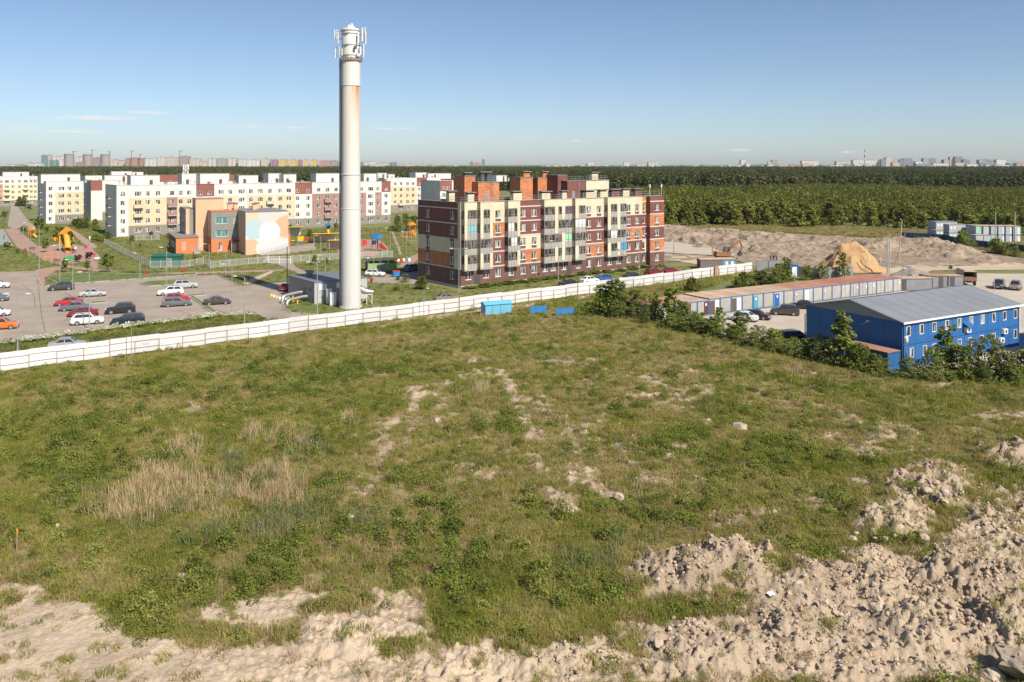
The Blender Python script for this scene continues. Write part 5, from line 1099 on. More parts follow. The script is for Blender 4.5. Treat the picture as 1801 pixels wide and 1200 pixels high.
for y in (14, 16.5, 19, 22): kg.window('left', y, 1.4, 1.0, 1.6, .15, at=-15.93, sill=False)
for x, y in ((-2.2, 14), (-.6, 14), (3.5, 9), (-1.2, 17), (5, 13)): o = kg.box('vent_shaft', x, x+1, y, y+1, 11.3, 13.0, M_peach); kg.box('shaft_cap', x-.3, x+1.3, y-.3, y+1.3, 13.0, 13.15, M_concd, o)
kg.railing(.3, kw-.3, .4, 11.35, .7); kg.railing(-15.8, -10.5, 10.9, 4.5, .7, step=1.2)
kg.box('porch_roof', -2.3, -.05, 8.5, 10.99, 2.9, 3.15, M_kmar); kg.box('porch_column', -2.2, -2.05, 8.6, 8.75, 0, 2.9, M_conc); kg.box('entrance_door', -1.6, -.5, 10.9, 10.98, 0, 2.3, M_frame)
m = MB(); m.extr_y([(3.2, 0), (kw, 0), (kw, 1.7), (3.2, .15)], -2.2, -.6); m.build('ramp', M_conc, kg.r)
m = MB()
for i in range(9): x = 3.3+i*(kw-3.4)/8; zz = .15+1.55*i/8; m.tube([(x, -2.15, zz), (x, -2.15, zz+1.0)], .03, 4, cap=False)
for q in (.5, 1.0): m.tube([(3.3, -2.15, .15+q), (kw-.1, -2.15, 1.7+q)], .03, 4, cap=False)
m.build('ramp_railing', M_galv, kg.r)
kg.box('steps', -11.6, -10.0, 8.6, 10.55, 0, .5, M_conc); kg.railing(-11.6, -9.9, 8.7, .5, .9, 'step_railing', .5)

# light metal picket fences round the kindergarten
M_pick = pmat('white_picket_steel', (.5, .5, .48), .5)
def picket(label, pts, h=1.7, name='picket_fence', pw=2.5, gap=.14, mat=None, group=None):
    P = [G(*p) for p in pts]; t = thing(name, label, 'fence', P[0], 0, group)
    for a, b in zip(P[:-1], P[1:]):
        ln = (b-a).length; n = max(1, round(ln/pw)); w_ = ln/n; an_ = math.atan2(b.y-a.y, b.x-a.x); m = MB(); k = max(3, int(w_/gap))
        for i in range(k): x = (i+.5)*w_/k; m.quad((x-.02, 0, .12), (x+.02, 0, .12), (x+.02, 0, h), (x-.02, 0, h))
        for z in (.25, h-.15): m.box(0, w_, -.015, .015, z, z+.05)
        me = m.mesh('panel', mat or M_pick); p2 = MB(); p2.box(-.05, .05, -.05, .05, -.1, h+.08); pme_ = p2.mesh('post', mat or M_pick)
        for i in range(n+1):
            q = a-P[0]+(b-a)*(i/n); link('post', pme_, t, q, an_)
            if i < n: link('panel', me, t, q, an_)
    return t
picket('pale picket fence running from the white block down to the teal shed', [(184, 430), (264, 472)], gap=.1)
picket('pale picket fence in front of the teal shed and orange annexe', [(264, 472), (320, 471.5), (358, 466)]); picket('pale picket fence beside the kindergarten yard up to the gate', [(358, 464), (370, 473), (420, 468), (470, 463)])
picket('pale picket fence from the kindergarten gate past the tower', [(513, 462), (560, 459), (600, 457), (690, 453)]); picket('pale picket fence along the gardens of the white block', [(226, 424), (280, 423)])
t = thing('swing_gate', 'white metal frame gate across the kindergarten driveway', 'gate', G(472, 464), 0); a = G(511, 464)-G(472, 464)
for f in (0, .5, 1): m = MB(); m.box(-.06, .06, -.06, .06, 0, 1.9); m.build('post', M_white_m, t, a*f)
for f in (0, .5):
    m = MB(); w_ = a.length/2
    for z in (.2, 1.0, 1.7): m.box(.06, w_-.06, -.02, .02, z, z+.06)
    for k in range(1, 12): m.box(w_*k/12-.012, w_*k/12+.012, -.015, .015, .26, 1.7)
    m.build('leaf', M_white_m, t, a*f, math.atan2(a.y, a.x))
def shed(name, label, px, py, ang, L_, D_, H_, mat, roof, slope=.25):
    t = thing(name, label, 'shed', G(px, py), ang); m = MB(); m.box(0, L_, 0, D_, 0, H_); m.build('wall', mat, t)
    m = MB(); m.add([(-.2, -.2, H_), (L_+.2, -.2, H_), (L_+.2, D_+.2, H_+slope), (-.2, D_+.2, H_+slope), (-.2, -.2, H_+.12), (L_+.2, -.2, H_+.12), (L_+.2, D_+.2, H_+slope+.12), (-.2, D_+.2, H_+slope+.12)], [(3, 2, 1, 0), (4, 5, 6, 7), (0, 1, 5, 4), (1, 2, 6, 5), (2, 3, 7, 6), (3, 0, 4, 7)]); m.build('roof', roof, t)
    m = MB(); m.box(L_*.55, L_*.55+1.2, -.05, 0, .05, H_*.85); m.build('door', M_galv, t); return t
M_teal = pmat('teal_paint', (.02, .13, .10), .6, (.018, .11, .085), .5)
shed('storage_shed', 'low teal storage shed inside the kindergarten fence', 266, 469, 0.05, 6.4, 3, 2.3, M_teal, M_teal)
# bin shelter
t = thing('bin_shelter', 'light green bin shelter with dark slanted roof behind the tower', 'shelter', G(647, 479), ANG-.35)
M_lgreen = pmat('light_green_sheet', (.27, .42, .15), .6, (.24, .38, .14), .4)
for x0, x1 in ((0, 2.6), (2.65, 2.7), (3.9, 4.4), (4.5, 6.4)): m = MB(); m.box(x0, x1, 0, .05, .1, 1.9); m.build('panel', M_lgreen, t)
m = MB(); m.box(2.75, 3.85, .02, .06, .1, 1.9); m.build('door', M_grey, t)
m = MB(); m.box(0, .05, .06, 4, .1, 2.0); m.build('panel', pmat('dark_green_sheet', (.05, .09, .04), .7), t); m = MB(); m.box(6.35, 6.4, .06, 4, .1, 2.0); m.build('panel', M_lgreen, t); m = MB(); m.box(.06, 6.34, 3.95, 4, .1, 2.0); m.build('panel', M_lgreen, t)
for x in (.02, 2.6, 4.4, 6.38): m = MB(); m.box(x-.05, x+.05, -.06, 0, 0, 2.75); m.build('post', M_galv, t)
m = MB(); 
for x in (.02, 2.6, 4.4): m.tube([(x, -.03, 2.0), (x+.9, -.03, 2.7)], .04, 4); m.tube([(x, -.03, 2.65), (x+1.9, -.03, 2.65)], .03, 4)
m.build('brace', M_galv, t)
m = MB(); m.add([(-.5, -.5, 2.75), (6.9, -.5, 2.75), (6.9, 4.3, 2.35), (-.5, 4.3, 2.35), (-.5, -.5, 2.85), (6.9, -.5, 2.85), (6.9, 4.3, 2.45), (-.5, 4.3, 2.45)], [(3, 2, 1, 0), (4, 5, 6, 7), (0, 1, 5, 4), (1, 2, 6, 5), (2, 3, 7, 6), (3, 0, 4, 7)]); m.build('roof', M_dgrey, t)

# ------------------------------------------------------------------ playgrounds
def frame_box(m, w_, d_, h, r=.06):
    for x in (-w_/2, w_/2):
        for y in (-d_/2, d_/2): m.box(x-r, x+r, y-r, y+r, 0, h)
def slide_tower(px, py, label, roof, chute, post, rz=0, sc_=1.0, tube=False):
    t = thing('slide_tower', label, 'slide', G(px, py), rz); t.scale = (sc_,)*3
    for x in (-.8, .8):
        for y in (-.8, .8): m = MB(); m.box(x-.07, x+.07, y-.07, y+.07, 0, 2.9); m.build('post', post, t)
    m = MB(); m.box(-.85, .85, -.85, .85, 1.45, 1.55); m.build('platform', M_wood, t)
    m = MB(); m.add([(-1.1, -1.1, 2.9), (1.1, -1.1, 2.9), (1.1, 1.1, 2.9), (-1.1, 1.1, 2.9), (0, -1.1, 3.9), (0, 1.1, 3.9)], [(0, 1, 4), (2, 3, 5), (1, 2, 5, 4), (3, 0, 4, 5)]); m.build('roof', roof, t)
    m = MB()
    if tube: m.tube([(.2, -.8, 2.6), (.5, -1.6, 2.4), (.9, -2.4, 1.5), (1.2, -3.2, .55), (1.3, -3.6, .45)], .48, 12, cap=False)
    else:
        m.add([(-.35, -.85, 1.5), (.35, -.85, 1.5), (.35, -3.2, .3), (-.35, -3.2, .3), (-.35, -.85, 1.8), (.35, -.85, 1.8), (.35, -3.2, .6), (-.35, -3.2, .6)], [(0, 1, 2, 3), (0, 3, 7, 4), (1, 5, 6, 2)])
    m.build('chute', chute, t, smooth=tube)
    m = MB(); 
    for i in range(6): m.box(.8, .95+.12*i, -.3, .3, 1.3-.24*i, 1.36-.24*i)
    m.build('steps', post, t); m = MB(); m.box(-.85, .85, .78, .85, 1.6, 2.3); m.box(-.85, -.78, -.85, .77, 1.6, 2.3); m.build('side_panel', roof, t); return t
slide_tower(117, 441, 'orange tower with fat yellow-orange tube slide on the paved playground', M_orange_p, pmat('yellow_orange_tube', (.8, .38, .06), .4), M_yellow_p, .2, 1.6, True)
slide_tower(663, 441, 'wooden play tower with bright blue roof and red panels', M_blue_p, M_red_p, M_wood, .8, 1.2); slide_tower(577, 411, 'small play hut with blue roof near the white block', M_blue_p, M_yellow_p, M_wood, .3, 1.0)
slide_tower(724, 414, 'orange climbing tower with white ball roof beyond the tower', M_orange_p, M_orange_p, M_wood, .4, 1.2); slide_tower(97, 424, 'small yellow play tower behind the tube slide', M_yellow_p, M_orange_p, M_orange_p, .5, .8)
slide_tower(56, 418, 'orange and yellow play tower beside the paved walk', M_orange_p, M_yellow_p, M_orange_p, 1.0, .85)
def play_frame(px, py, label, col, w_, h, rz, n=4, name='climbing_frame'):
    t = thing(name, label, 'climbing frame', G(px, py), rz)
    for i in range(n+1): m = MB(); x = -w_/2+w_*i/n; m.box(x-.06, x+.06, -.06, .06, 0, h); m.build('post', col, t); 
    m = MB(); m.box(-w_/2, w_/2, -.05, .05, h, h+.1); m.box(-w_/2, w_/2, -.03, .03, h*.5, h*.5+.06); m.build('beam', col, t)
    for i in range(n): m = MB(); x = -w_/2+w_*(i+.5)/n; m.tube([(x-.2, 0, h), (x-.2, 0, .6)], .02, 4); m.tube([(x+.2, 0, h), (x+.2, 0, .6)], .02, 4); m.box(x-.28, x+.28, -.15, .15, .55, .62); m.build('swing_seat', M_red_p if i % 2 else M_green_p, t)
    return t
play_frame(640, 415, 'long wooden frame behind the tower at the edge of the play lawn', M_wood, 6, 2.2, .3); play_frame(580, 452, 'wooden swing frame just left of the tower', M_wood, 4, 2.2, .2, 3); play_frame(655, 452, 'wooden rope frame before the blue-roofed play tower', M_wood, 5, 1.8, .2, 3)
play_frame(91, 459, 'orange and green swing frame at the near side of the paved playground', M_orange_p, 3, 2.0, .2, 2); play_frame(720, 420, 'orange net frame beside the orange climbing tower', M_orange_p, 4, 2.2, .2, 3); play_frame(700, 425, 'wooden balance frame on the lawn near the path', M_wood, 3, 1.2, .4, 2)
def panel_wall(px, py, label, col, w_, h, rz, cat='play board', name='play_board'):
    t = thing(name, label, cat, G(px, py), rz); m = MB(); m.box(-w_/2, w_/2, -.05, .05, .25, h); m.build('board', col, t)
    for x in (-w_/2, w_/2): m = MB(); m.box(x-.07, x+.07, -.07, .07, 0, h+.15); m.build('post', M_wood, t)
panel_wall(122, 459, 'low green and white play panel on the paved playground', M_green_p, 2.2, 1.2, .2); panel_wall(641, 432, 'red play panel near the blue-roofed play tower', M_red_p, 1.6, 1.6, .4); panel_wall(674, 450, 'green play table board at the edge of the play surface', M_green_p, 2.6, 1.1, .2); panel_wall(604, 436, 'yellow play panel hidden half behind the tower', M_yellow_p, 1.8, 1.1, .2)
def train(px, py, rz):
    t = thing('play_train', 'red and yellow toy train for climbing on near the white block', 'play train', G(px, py), rz)
    for i, c in enumerate((M_yellow_p, M_red_p, M_yellow_p)):
        m = MB(); m.box(i*2.0, i*2.0+1.7, -.6, .6, .35, 1.1+(.8 if i == 0 else .2)); m.build('wagon', c, t)
        for x in (.4, 1.3):
            for s in (-.65, .65): m = MB(); m.tube([(i*2+x, s-.06, .3), (i*2+x, s+.06, .3)], .3, 10); m.build('wheel', M_green_p if i % 2 else M_blue_p, t)
train(524, 427, .1)
def awning(px, py, label, w_=6, d_=4):
    t = thing('play_pavilion', label, 'pavilion', G(px, py), .35, 'play pavilions of the kindergarten'); m = MB(); m.box(-w_/2, w_/2, d_-.1, d_, 0, 2.3); m.box(-w_/2, -w_/2+.1, 0, d_-.11, 0, 2.3); m.build('wall', M_white, t)
    m = MB(); m.add([(-w_/2-.4, -.5, 2.9), (w_/2+.4, -.5, 2.9), (w_/2+.4, d_+.3, 2.3), (-w_/2-.4, d_+.3, 2.3), (-w_/2-.4, -.5, 3.1), (w_/2+.4, -.5, 3.1), (w_/2+.4, d_+.3, 2.5), (-w_/2-.4, d_+.3, 2.5)], [(3, 2, 1, 0), (4, 5, 6, 7), (0, 1, 5, 4), (1, 2, 6, 5), (2, 3, 7, 6), (3, 0, 4, 7)]); m.build('roof', M_yellow_p, t)
    for x in (-w_/2+.1, w_/2-.1): m = MB(); m.box(x-.06, x+.06, 0, .12, 0, 2.9); m.build('post', M_galv, t)
awning(573, 428, 'white pavilion with yellow slanted roof left of the tower', 7, 4); awning(595, 441, 'white pavilion with yellow roof hidden half behind the tower', 5, 4); awning(519, 415, 'small yellow-roofed pavilion beside the kindergarten wing', 4, 3)
def bench(px, py, rz, label, col=M_wood):
    t = thing('park_bench', label, 'bench', G(px, py), rz)
    m = MB(); m.box(-.8, .8, -.22, .22, .42, .48); m.build('seat', col, t); m = MB(); m.box(-.8, .8, .2, .26, .55, .9); m.build('backrest', col, t)
    for x in (-.65, .65): m = MB(); m.box(x-.05, x+.05, -.2, .22, 0, .42); m.build('leg', M_concd, t)
bench(56, 441, .3, 'dark bench beside the paved walk', M_dgrey); bench(100, 463, .2, 'brown bench by the green swing frame', M_kmar); bench(172, 459, 1.2, 'white-sided bench at the right edge of the playground', M_white); bench(162, 452, .2, 'red bench under the purple tree', M_red_p)
def bin_(px, py, label, col=M_red_p, s=1.0):
    t = thing('litter_bin', label, 'bin', G(px, py), .2); m = MB(); m.box(-.25*s, .25*s, -.2*s, .2*s, .1, .8*s, 0, -.03, -.03); m.build('body', col, t); m = MB(); m.box(-.3*s, .3*s, -.24*s, .24*s, .8*s, .86*s); m.build('rim', M_dgrey, t)
bin_(151, 437, 'small red litter bin by the playground path'); bin_(44, 443, 'red litter bin at the end of the paved walk'); bin_(257, 483, 'red litter bin on the verge of the footpath'); bin_(324, 479, 'red litter bin opposite the teal shed'); bin_(653, 497, 'red litter bin at the lawn corner behind the tower'); bin_(432, 497, 'dark red litter bin in the tower shadow', M_kmar)
t = thing('refuse_bin', 'blue wheeled refuse bin near the bin shelter', 'bin', G(697, 487), .3); m = MB(); m.box(-.6, .6, -.45, .45, .15, 1.15, 0, -.1, -.1); m.build('body', M_blue_p, t); m = MB(); m.box(-.75, .75, -.6, .6, 1.15, 1.3); m.build('lid', M_red_p, t)
for x in (-.45, .45): m = MB(); m.tube([(x, -.4, .12), (x, .4, .12)], .12, 8); m.build('wheel', M_black, t)
t = thing('flower_bed_border', 'red and white painted border by the path near the brick gable', 'border', G(708, 460), .35)
for i in range(6): m = MB(); m.box(-2+i*.68, -2+i*.68+.55, -.2, .2, 0, .75); m.build('tyre_block', M_red_p if i % 2 == 0 else M_frame, t)
# ------------------------------------------------------------------ cars
def paint(name, c): return pmat('paint_'+name, c, .28, tuple(x*.97 for x in c), .5, coat=.8, spec=.5)
PAINT = {'dark grey': paint('dark_grey', (.045, .048, .055)), 'silver': paint('silver', (.42, .42, .42)), 'red': paint('red', (.42, .02, .02)), 'grey': paint('grey', (.12, .125, .135)), 'dark red': paint('dark_red', (.20, .012, .015)), 'white': paint('white', (.72, .72, .72)),
         'black': paint('black', (.018, .018, .022)), 'navy': paint('navy', (.015, .022, .04)), 'orange': paint('orange', (.60, .15, .02)), 'brown': paint('brown', (.06, .048, .04)), 'bronze': paint('bronze', (.22, .17, .145)), 'blue': paint('blue', (.02, .09, .33)), 'maroon': paint('maroon', (.05, .012, .014)), 'pale grey': paint('pale_grey', (.30, .31, .30)), 'light blue': paint('light_blue', (.10, .16, .22))}
M_cglass = pmat('car_glass', (.02, .023, .027), .06, (.03, .033, .037), 1, spec=.9); M_trim = pmat('black_trim', (.025, .025, .027), .6); M_alloy = pmat('alloy_rim', (.42, .42, .43), .35, metal=.7); M_hl = pmat('headlamp', (.7, .7, .7), .15, spec=.8); M_tl = pmat('tail_lamp', (.35, .02, .015), .25); M_plate = pmat('number_plate', (.75, .75, .73), .5)
CT = {  # length, width, height, belt, body top line (x, z), greenhouse base x0,x1, roof x0,x1
    'sedan': (4.45, 1.74, 1.46, .93, [(-2.2, .72), (-2.1, .95), (-1.35, 1.0), (1.0, .94), (1.95, .78), (2.2, .58)], -1.62, 1.12, -.85, .38),
    'hatch': (4.2, 1.76, 1.5, .95, [(-2.08, .75), (-2.0, 1.0), (-1.4, 1.0), (1.0, .97), (1.85, .84), (2.08, .6)], -1.98, 1.08, -1.5, .4),
    'suv': (4.5, 1.84, 1.68, 1.08, [(-2.22, .8), (-2.14, 1.1), (-1.5, 1.12), (1.0, 1.08), (1.95, .97), (2.22, .68)], -2.1, 1.08, -1.65, .42),
    'wagon': (4.75, 1.78, 1.5, .95, [(-2.36, .75), (-2.28, 1.0), (-1.5, 1.0), (1.05, .95), (2.1, .8), (2.36, .58)], -2.25, 1.12, -1.95, .45)}
def make_car(px, py, label, typ, col, rz, group=None, z=0, cover=None, name=None, s=1.0):
    Ln, W, H, belt, top, g0, g1, r0, r1 = CT[typ]; hw = W/2
    t = thing(name or {'sedan': 'parked_car', 'hatch': 'parked_car', 'suv': 'parked_suv', 'wagon': 'parked_estate_car'}[typ], label, 'car', G(px, py, z), rz, group); t.scale = (s, s, s); pm4 = PAINT[col]
    xs = sorted({p[0] for p in top} | set(np.linspace(-Ln/2+.02, Ln/2-.02, 15))); xs = [x for x in xs if top[0][0] <= x <= top[-1][0]]
    zt = lambda x: float(np.interp(x, [p[0] for p in top], [p[1] for p in top])); m = MB(); ring = []
    for x in xs:
        e = 1-.12*max(0, (abs(x)-Ln/2+.55)/.55)**2; a = hw*e; zb = .24+.12*max(0, (abs(x)-Ln/2+.3)/.3); zz = zt(x)
        ring.append([(x, -a*.9, zb), (x, -a, zb+.16), (x, -a*1.0, (zb+zz)/2+.06), (x, -a*.96, zz-.06), (x, -a*.86, zz), (x, 0, zz+.025), (x, a*.86, zz), (x, a*.96, zz-.06), (x, a, (zb+zz)/2+.06), (x, a, zb+.16), (x, a*.9, zb)])
    n = len(ring[0]); m.v = [p for r in ring for p in r]
    for i in range(len(ring)-1):
        for k in range(n): m.f.append((i*n+k, i*n+(k+1) % n, (i+1)*n+(k+1) % n, (i+1)*n+k)); m.m.append(0)
    m.f += [tuple(range(n)), tuple(range((len(ring)-1)*n+n-1, (len(ring)-1)*n-1, -1))]; m.m += [0, 0]
    body = m.build('body', pm4, t, smooth=True)
    # cabin: pillars and roof in paint, glass set 8 mm proud
    b, rw, zr = hw*.90, hw*.70, H; zb0, zb1 = zt(g0)-.03, zt(g1)-.03; m = MB()
    base = [(g0, -b, zb0), (g1, -b, zb1), (g1, b, zb1), (g0, b, zb0)]; roof = [(r0, -rw, zr-.05), (r1, -rw, zr-.03), (r1, rw, zr-.03), (r0, rw, zr-.05)]
    m.add(base+roof, [(0, 1, 5, 4), (1, 2, 6, 5), (2, 3, 7, 6), (3, 0, 4, 7)]); mid = (r0+r1)/2
    m.add([(r0, -rw, zr-.05), (mid, -rw, zr-.01), (r1, -rw, zr-.03), (r1, rw, zr-.03), (mid, rw, zr-.01), (r0, rw, zr-.05), (r0+.05, 0, zr-.01), (mid, 0, zr+.03), (r1-.05, 0, zr)], [(0, 1, 7, 6), (1, 2, 8, 7), (6, 7, 4, 5), (7, 8, 3, 4), (0, 6, 5), (2, 3, 8)]); m.build('cabin', cover or pm4, t, smooth=True)
    def lerp(p, q, f): return Vector(p)*(1-f)+Vector(q)*f
    def glass(A, B, Cc, D, a0, a1, c0, c1, nm):
        A, B, Cc, D = map(Vector, (A, B, Cc, D)); f = lambda u, v: lerp(lerp(A, B, u), lerp(D, Cc, u), v); P = [f(a0, c0), f(a1, c0), f(a1, c1), f(a0, c1)]
        nn = (P[1]-P[0]).cross(P[3]-P[0]).normalized(); ctr = sum(P, Vector())/4
        if nn.dot(ctr-Vector((0, 0, belt))) < 0: nn = -nn
        q = MB(); q.quad(*[p+nn*.012 for p in P]); q.build(nm, M_cglass, t)
    B0, B1, B2, B3 = base; R0, R1, R2, R3 = roof
    for A, B, Cc, D in ((B0, B1, R1, R0), (B3, B2, R2, R3)):
        glass(A, B, Cc, D, .08, .48, .12, .88, 'side_window'); glass(A, B, Cc, D, .52, .93, .12, .88, 'side_window')
    glass(B1, B2, R2, R1, .05, .95, .08, .93, 'windscreen'); glass(B3, B0, R0, R3, .08, .92, .15, .9, 'rear_window')
    wr = .35 if typ == 'suv' else .315; wx = Ln*.295
    def wheel_me():
        q = MB(); q.tube([(0, -.11, 0), (0, .11, 0)], wr, 18); tme = q.mesh('wheel', M_black); q = MB(); q.tube([(0, -.118, 0), (0, .118, 0)], wr*.66, 12); return tme, q.mesh('rim', M_alloy)
    tme, rme_ = cached(('wheel', wr), wheel_me)
    for x in (-wx, wx):
        for y in (-hw+.085, hw-.085): o = link('wheel', tme, t, (x, y, wr)); link('rim', rme_, o)
    e = Ln/2
    for s_ in (-1, 1):
        q = MB(); q.box(e-.32, e-.09, s_*hw*.66-.17, s_*hw*.66+.17, zt(e-.3)-.24, zt(e-.3)-.085); q.build('headlight', M_hl, t)
        q = MB(); q.box(-e+.015, -e+.2, s_*hw*.72-.14, s_*hw*.72+.14, zt(-e+.1)-.24, zt(-e+.1)-.04); q.build('tail_light', M_tl, t)
        q = MB(); q.box(g1-.42, g1-.25, s_*(hw+.02)-.08, s_*(hw+.02)+.08, belt+.04, belt+.17); q.build('wing_mirror', pm4, t)
    q = MB(); q.box(-e+.02, e-.02, -hw*.86, hw*.86, .2, .30); q.build('sill_trim', M_trim, t); q = MB(); q.box(e-.12, e-.03, -.4, .4, .36, .56); q.build('grille', M_trim, t)
    for x in (-e-.005, e-.035): q = MB(); q.box(x, x+.02, -.26, .26, .44, .55); q.build('number_plate', M_plate, t)
    if typ in ('suv', 'wagon'):
        for s_ in (-1, 1): q = MB(); q.tube([(r0+.1, s_*rw*.95, zr+.03), (r1-.1, s_*rw*.95, zr+.05)], .02, 4); q.build('roof_rail', M_trim, t)
    return t
A1 = math.atan2(.40, .92); A2 = A1+math.pi
cg = 'cars in the parking lot'
for a in [(108, 510.5, 'dark grey hatchback alone beside the pink pavement corner', 'suv', 'dark grey', A2), (163, 521.5, 'silver saloon behind the red and grey cars in the lot', 'sedan', 'silver', A1), (121, 537, 'bright red car parked behind a grey saloon', 'sedan', 'red', A2), (130, 546, 'grey saloon parked between the two red cars', 'sedan', 'grey', A2),
          (146, 556, 'dark red saloon parked behind the white compact SUV', 'sedan', 'dark red', A2), (154, 570, 'white compact SUV next to the dark red saloon', 'suv', 'white', A1), (212, 551, 'black SUV standing in front of the navy estate car', 'suv', 'black', A2), (225, 569, 'dark navy estate car by the flowering verge', 'wagon', 'navy', A2),
          (-6, 507, 'white car with dark lower half at the far lot end', 'suv', 'white', A1), (-10, 530, 'grey SUV second in the row at the lot end', 'suv', 'grey', A1), (-8, 556, 'white hatchback third in the row at the lot end', 'hatch', 'white', A1), (2, 579, 'orange crossover nearest the verge at the lot end', 'suv', 'orange', A1),
          (326, 507, 'silver and dark SUV beside the long grass island', 'suv', 'silver', A1), (300, 519, 'white SUV parked behind the red hatchback', 'suv', 'white', A2), (311, 530, 'red hatchback between the white SUV and the grey estate', 'hatch', 'red', A1), (311, 538.5, 'grey estate car in front of the red hatchback', 'wagon', 'grey', A1), (382, 535.5, 'brown saloon parked alone across the grass strip', 'sedan', 'brown', A1)]:
    make_car(*a, group=cg)
make_car(118, 613.5, 'old pale grey saloon with blue bonnet beyond the white fence', 'sedan', 'pale grey', A1, z=0); make_car(509, 511, 'bright red car half hidden behind the pump house', 'hatch', 'red', 1.2)
make_car(660, 486, 'white hatchback in front of the green bin shelter', 'hatch', 'white', -.15); make_car(727, 477, 'pale blue SUV in the shadow of the brick gable', 'suv', 'light blue', ANG+.2); make_car(785, 530, 'bronze saloon on the street behind the fence', 'sedan', 'bronze', ANG-.25+math.pi*0)
for a in [(1001, 503.5, 'black saloon parked before the brick block hedge', 'sedan', 'black', ANG), (1036, 498, 'white saloon parked beside the black one', 'sedan', 'white', ANG), (1064, 495, 'blue hatchback in the row before the brick block', 'hatch', 'blue', ANG), (1112, 490.5, 'dark blue-grey saloon between the blue and red cars', 'sedan', 'navy', ANG), (1150, 485, 'red hatchback near the end of the brick block', 'suv', 'dark red', ANG), (1178, 481.5, 'dark red saloon last in the row by the brick block', 'sedan', 'dark red', ANG)]:
    make_car(*a, group='cars parked before the brick block')
for a in [(1307, 564, 'white saloon in the garage yard', 'sedan', 'white', 2.55), (1330, 561, 'maroon saloon next to the white one in the garage yard', 'sedan', 'maroon', -.55), (1380, 554, 'dark brown crossover in the garage yard', 'suv', 'brown', math.pi-.3), (1412, 543, 'black car at the corner of the blue building', 'sedan', 'black', math.pi-.3), (1398, 600, 'maroon and black car behind the bushes at the blue gable', 'wagon', 'maroon', .25)]:
    make_car(*a, group='cars in the garage yard')
make_car(1757, 507, 'dark grey SUV beside its lighter twin on the sandy yard', 'suv', 'dark grey', -2.2); make_car(1786, 509, 'silver-grey SUV on the sandy yard beyond the blue roof', 'suv', 'bronze', -2.2)
make_car(1226, 463, 'small dark car behind the brick block end', 'hatch', 'black', .2) if False else None
# canvas-backed lorry
tk = thing('canvas_lorry', 'lorry with beige canvas cover and open dark back on the sandy yard', 'lorry', G(1699, 500), 1.38)
M_canvas = pmat('beige_canvas', (.47, .40, .30), .9, (.40, .34, .26), 1.0); LX0, LX1, LW, LZ = -2.4, 2.2, 1.2, 1.15
m = MB(); m.box(LX0, LX1+2.4, -.45, .45, .6, .85); m.build('chassis', M_trim, tk); m = MB(); m.box(LX0, LX1, -LW, LW, LZ-.2, LZ+.55); m.build('load_bed', pmat('brown_bed', (.2, .12, .08), .8), tk)
m = MB(); prof = [(-LW, LZ+.55), (-LW*.98, 2.7), (-LW*.75, 3.0), (LW*.75, 3.0), (LW*.98, 2.7), (LW, LZ+.55)]
for (y0, z0), (y1, z1) in zip(prof[:-1], prof[1:]): m.quad((LX0, y0, z0), (LX1, y0, z0), (LX1, y1, z1), (LX0, y1, z1))
m.add([(LX1, y, z) for y, z in prof], [tuple(range(6))]); m.add([(LX0, -LW, 2.75), (LX0, LW, 2.75), (LX0, LW*.75, 3.0), (LX0, -LW*.75, 3.0)], [(0, 1, 2, 3)]); m.build('canvas', M_canvas, tk)
m = MB(); m.box(LX1+.15, LX1+2.0, -1.15, 1.15, .7, 2.5, 0, .12, .08); m.build('cab', PAINT['pale grey'], tk); m = MB(); m.box(LX1+1.75, LX1+1.95, -1.0, 1.0, 1.7, 2.3); m.build('windscreen', M_cglass, tk)
for x in (LX0+.7, LX1+1.3):
    for y in (-1.0, 1.0): m = MB(); m.tube([(x, y-.15, .5), (x, y+.15, .5)], .5, 14); m.build('wheel', M_black, tk)
for y in (-.9, .9): m = MB(); m.box(LX0-.03, LX0, y-.12, y+.12, .9, 1.05); m.build('tail_light', M_tl, tk)

# ------------------------------------------------------------------ lamp posts and poles
M_lamp = pmat('lamp_grey', (.36, .36, .36), .5, (.31, .31, .31), 1, metal=.3)
def lamp(px, py, ytop, label, arms=(-1,), al=1.1, rz=0, group='street lamps of the estate', r=.075, mat=None):
    c = G(px, py); h = hgt(py, ytop); t = thing('street_lamp', label, 'street lamp', c, rz, group); mt = mat or M_lamp
    m = MB(); m.tube([(0, 0, -.1), (0, 0, h*.3), (0, 0, h)], [r*1.25, r, r*.7], 8); m.build('post', mt, t)
    for a in arms:
        m = MB(); m.tube([(0, 0, h-.1), (a*al*.35, 0, h+.02), (a*al, 0, h+.12)], .035, 5); m.build('arm', mt, t); m = MB(); m.box(min(a*al, a*(al+.55)), max(a*al, a*(al+.55)), -.13, .13, h+.06, h+.17); m.build('lamp_head', M_frame, t)
    m = MB(); m.box(-.12, .12, -.12, .12, 0, .25); m.build('foot', mt, t); return t
for px, py, yt, ar, lb in [(31, 618, 518, (-1, 1), 'tall double-armed street lamp rising behind the fence by the verge'), (157, 579, 480, (-1,), 'street lamp standing right against the white compact SUV'), (408, 555.5, 466, (-1,), 'street lamp between the brown saloon and the flowering verge'), (430, 571.5, 487, (-1,), 'street lamp at the end of the flowering verge'),
                           (558, 561, 462, (-1, .2), 'street lamp in front of the grey pump house'), (807, 514, 438, (-1, 1), 'double-headed street lamp at the near corner of the brick block'), (982, 500, 425, (-1, 1), 'double-headed street lamp beside the black saloon'), (1124, 481.5, 412, (-1, 1), 'double-headed street lamp before the far end of the brick block')]:
    lamp(px, py, yt, lb, ar, rz=.0)
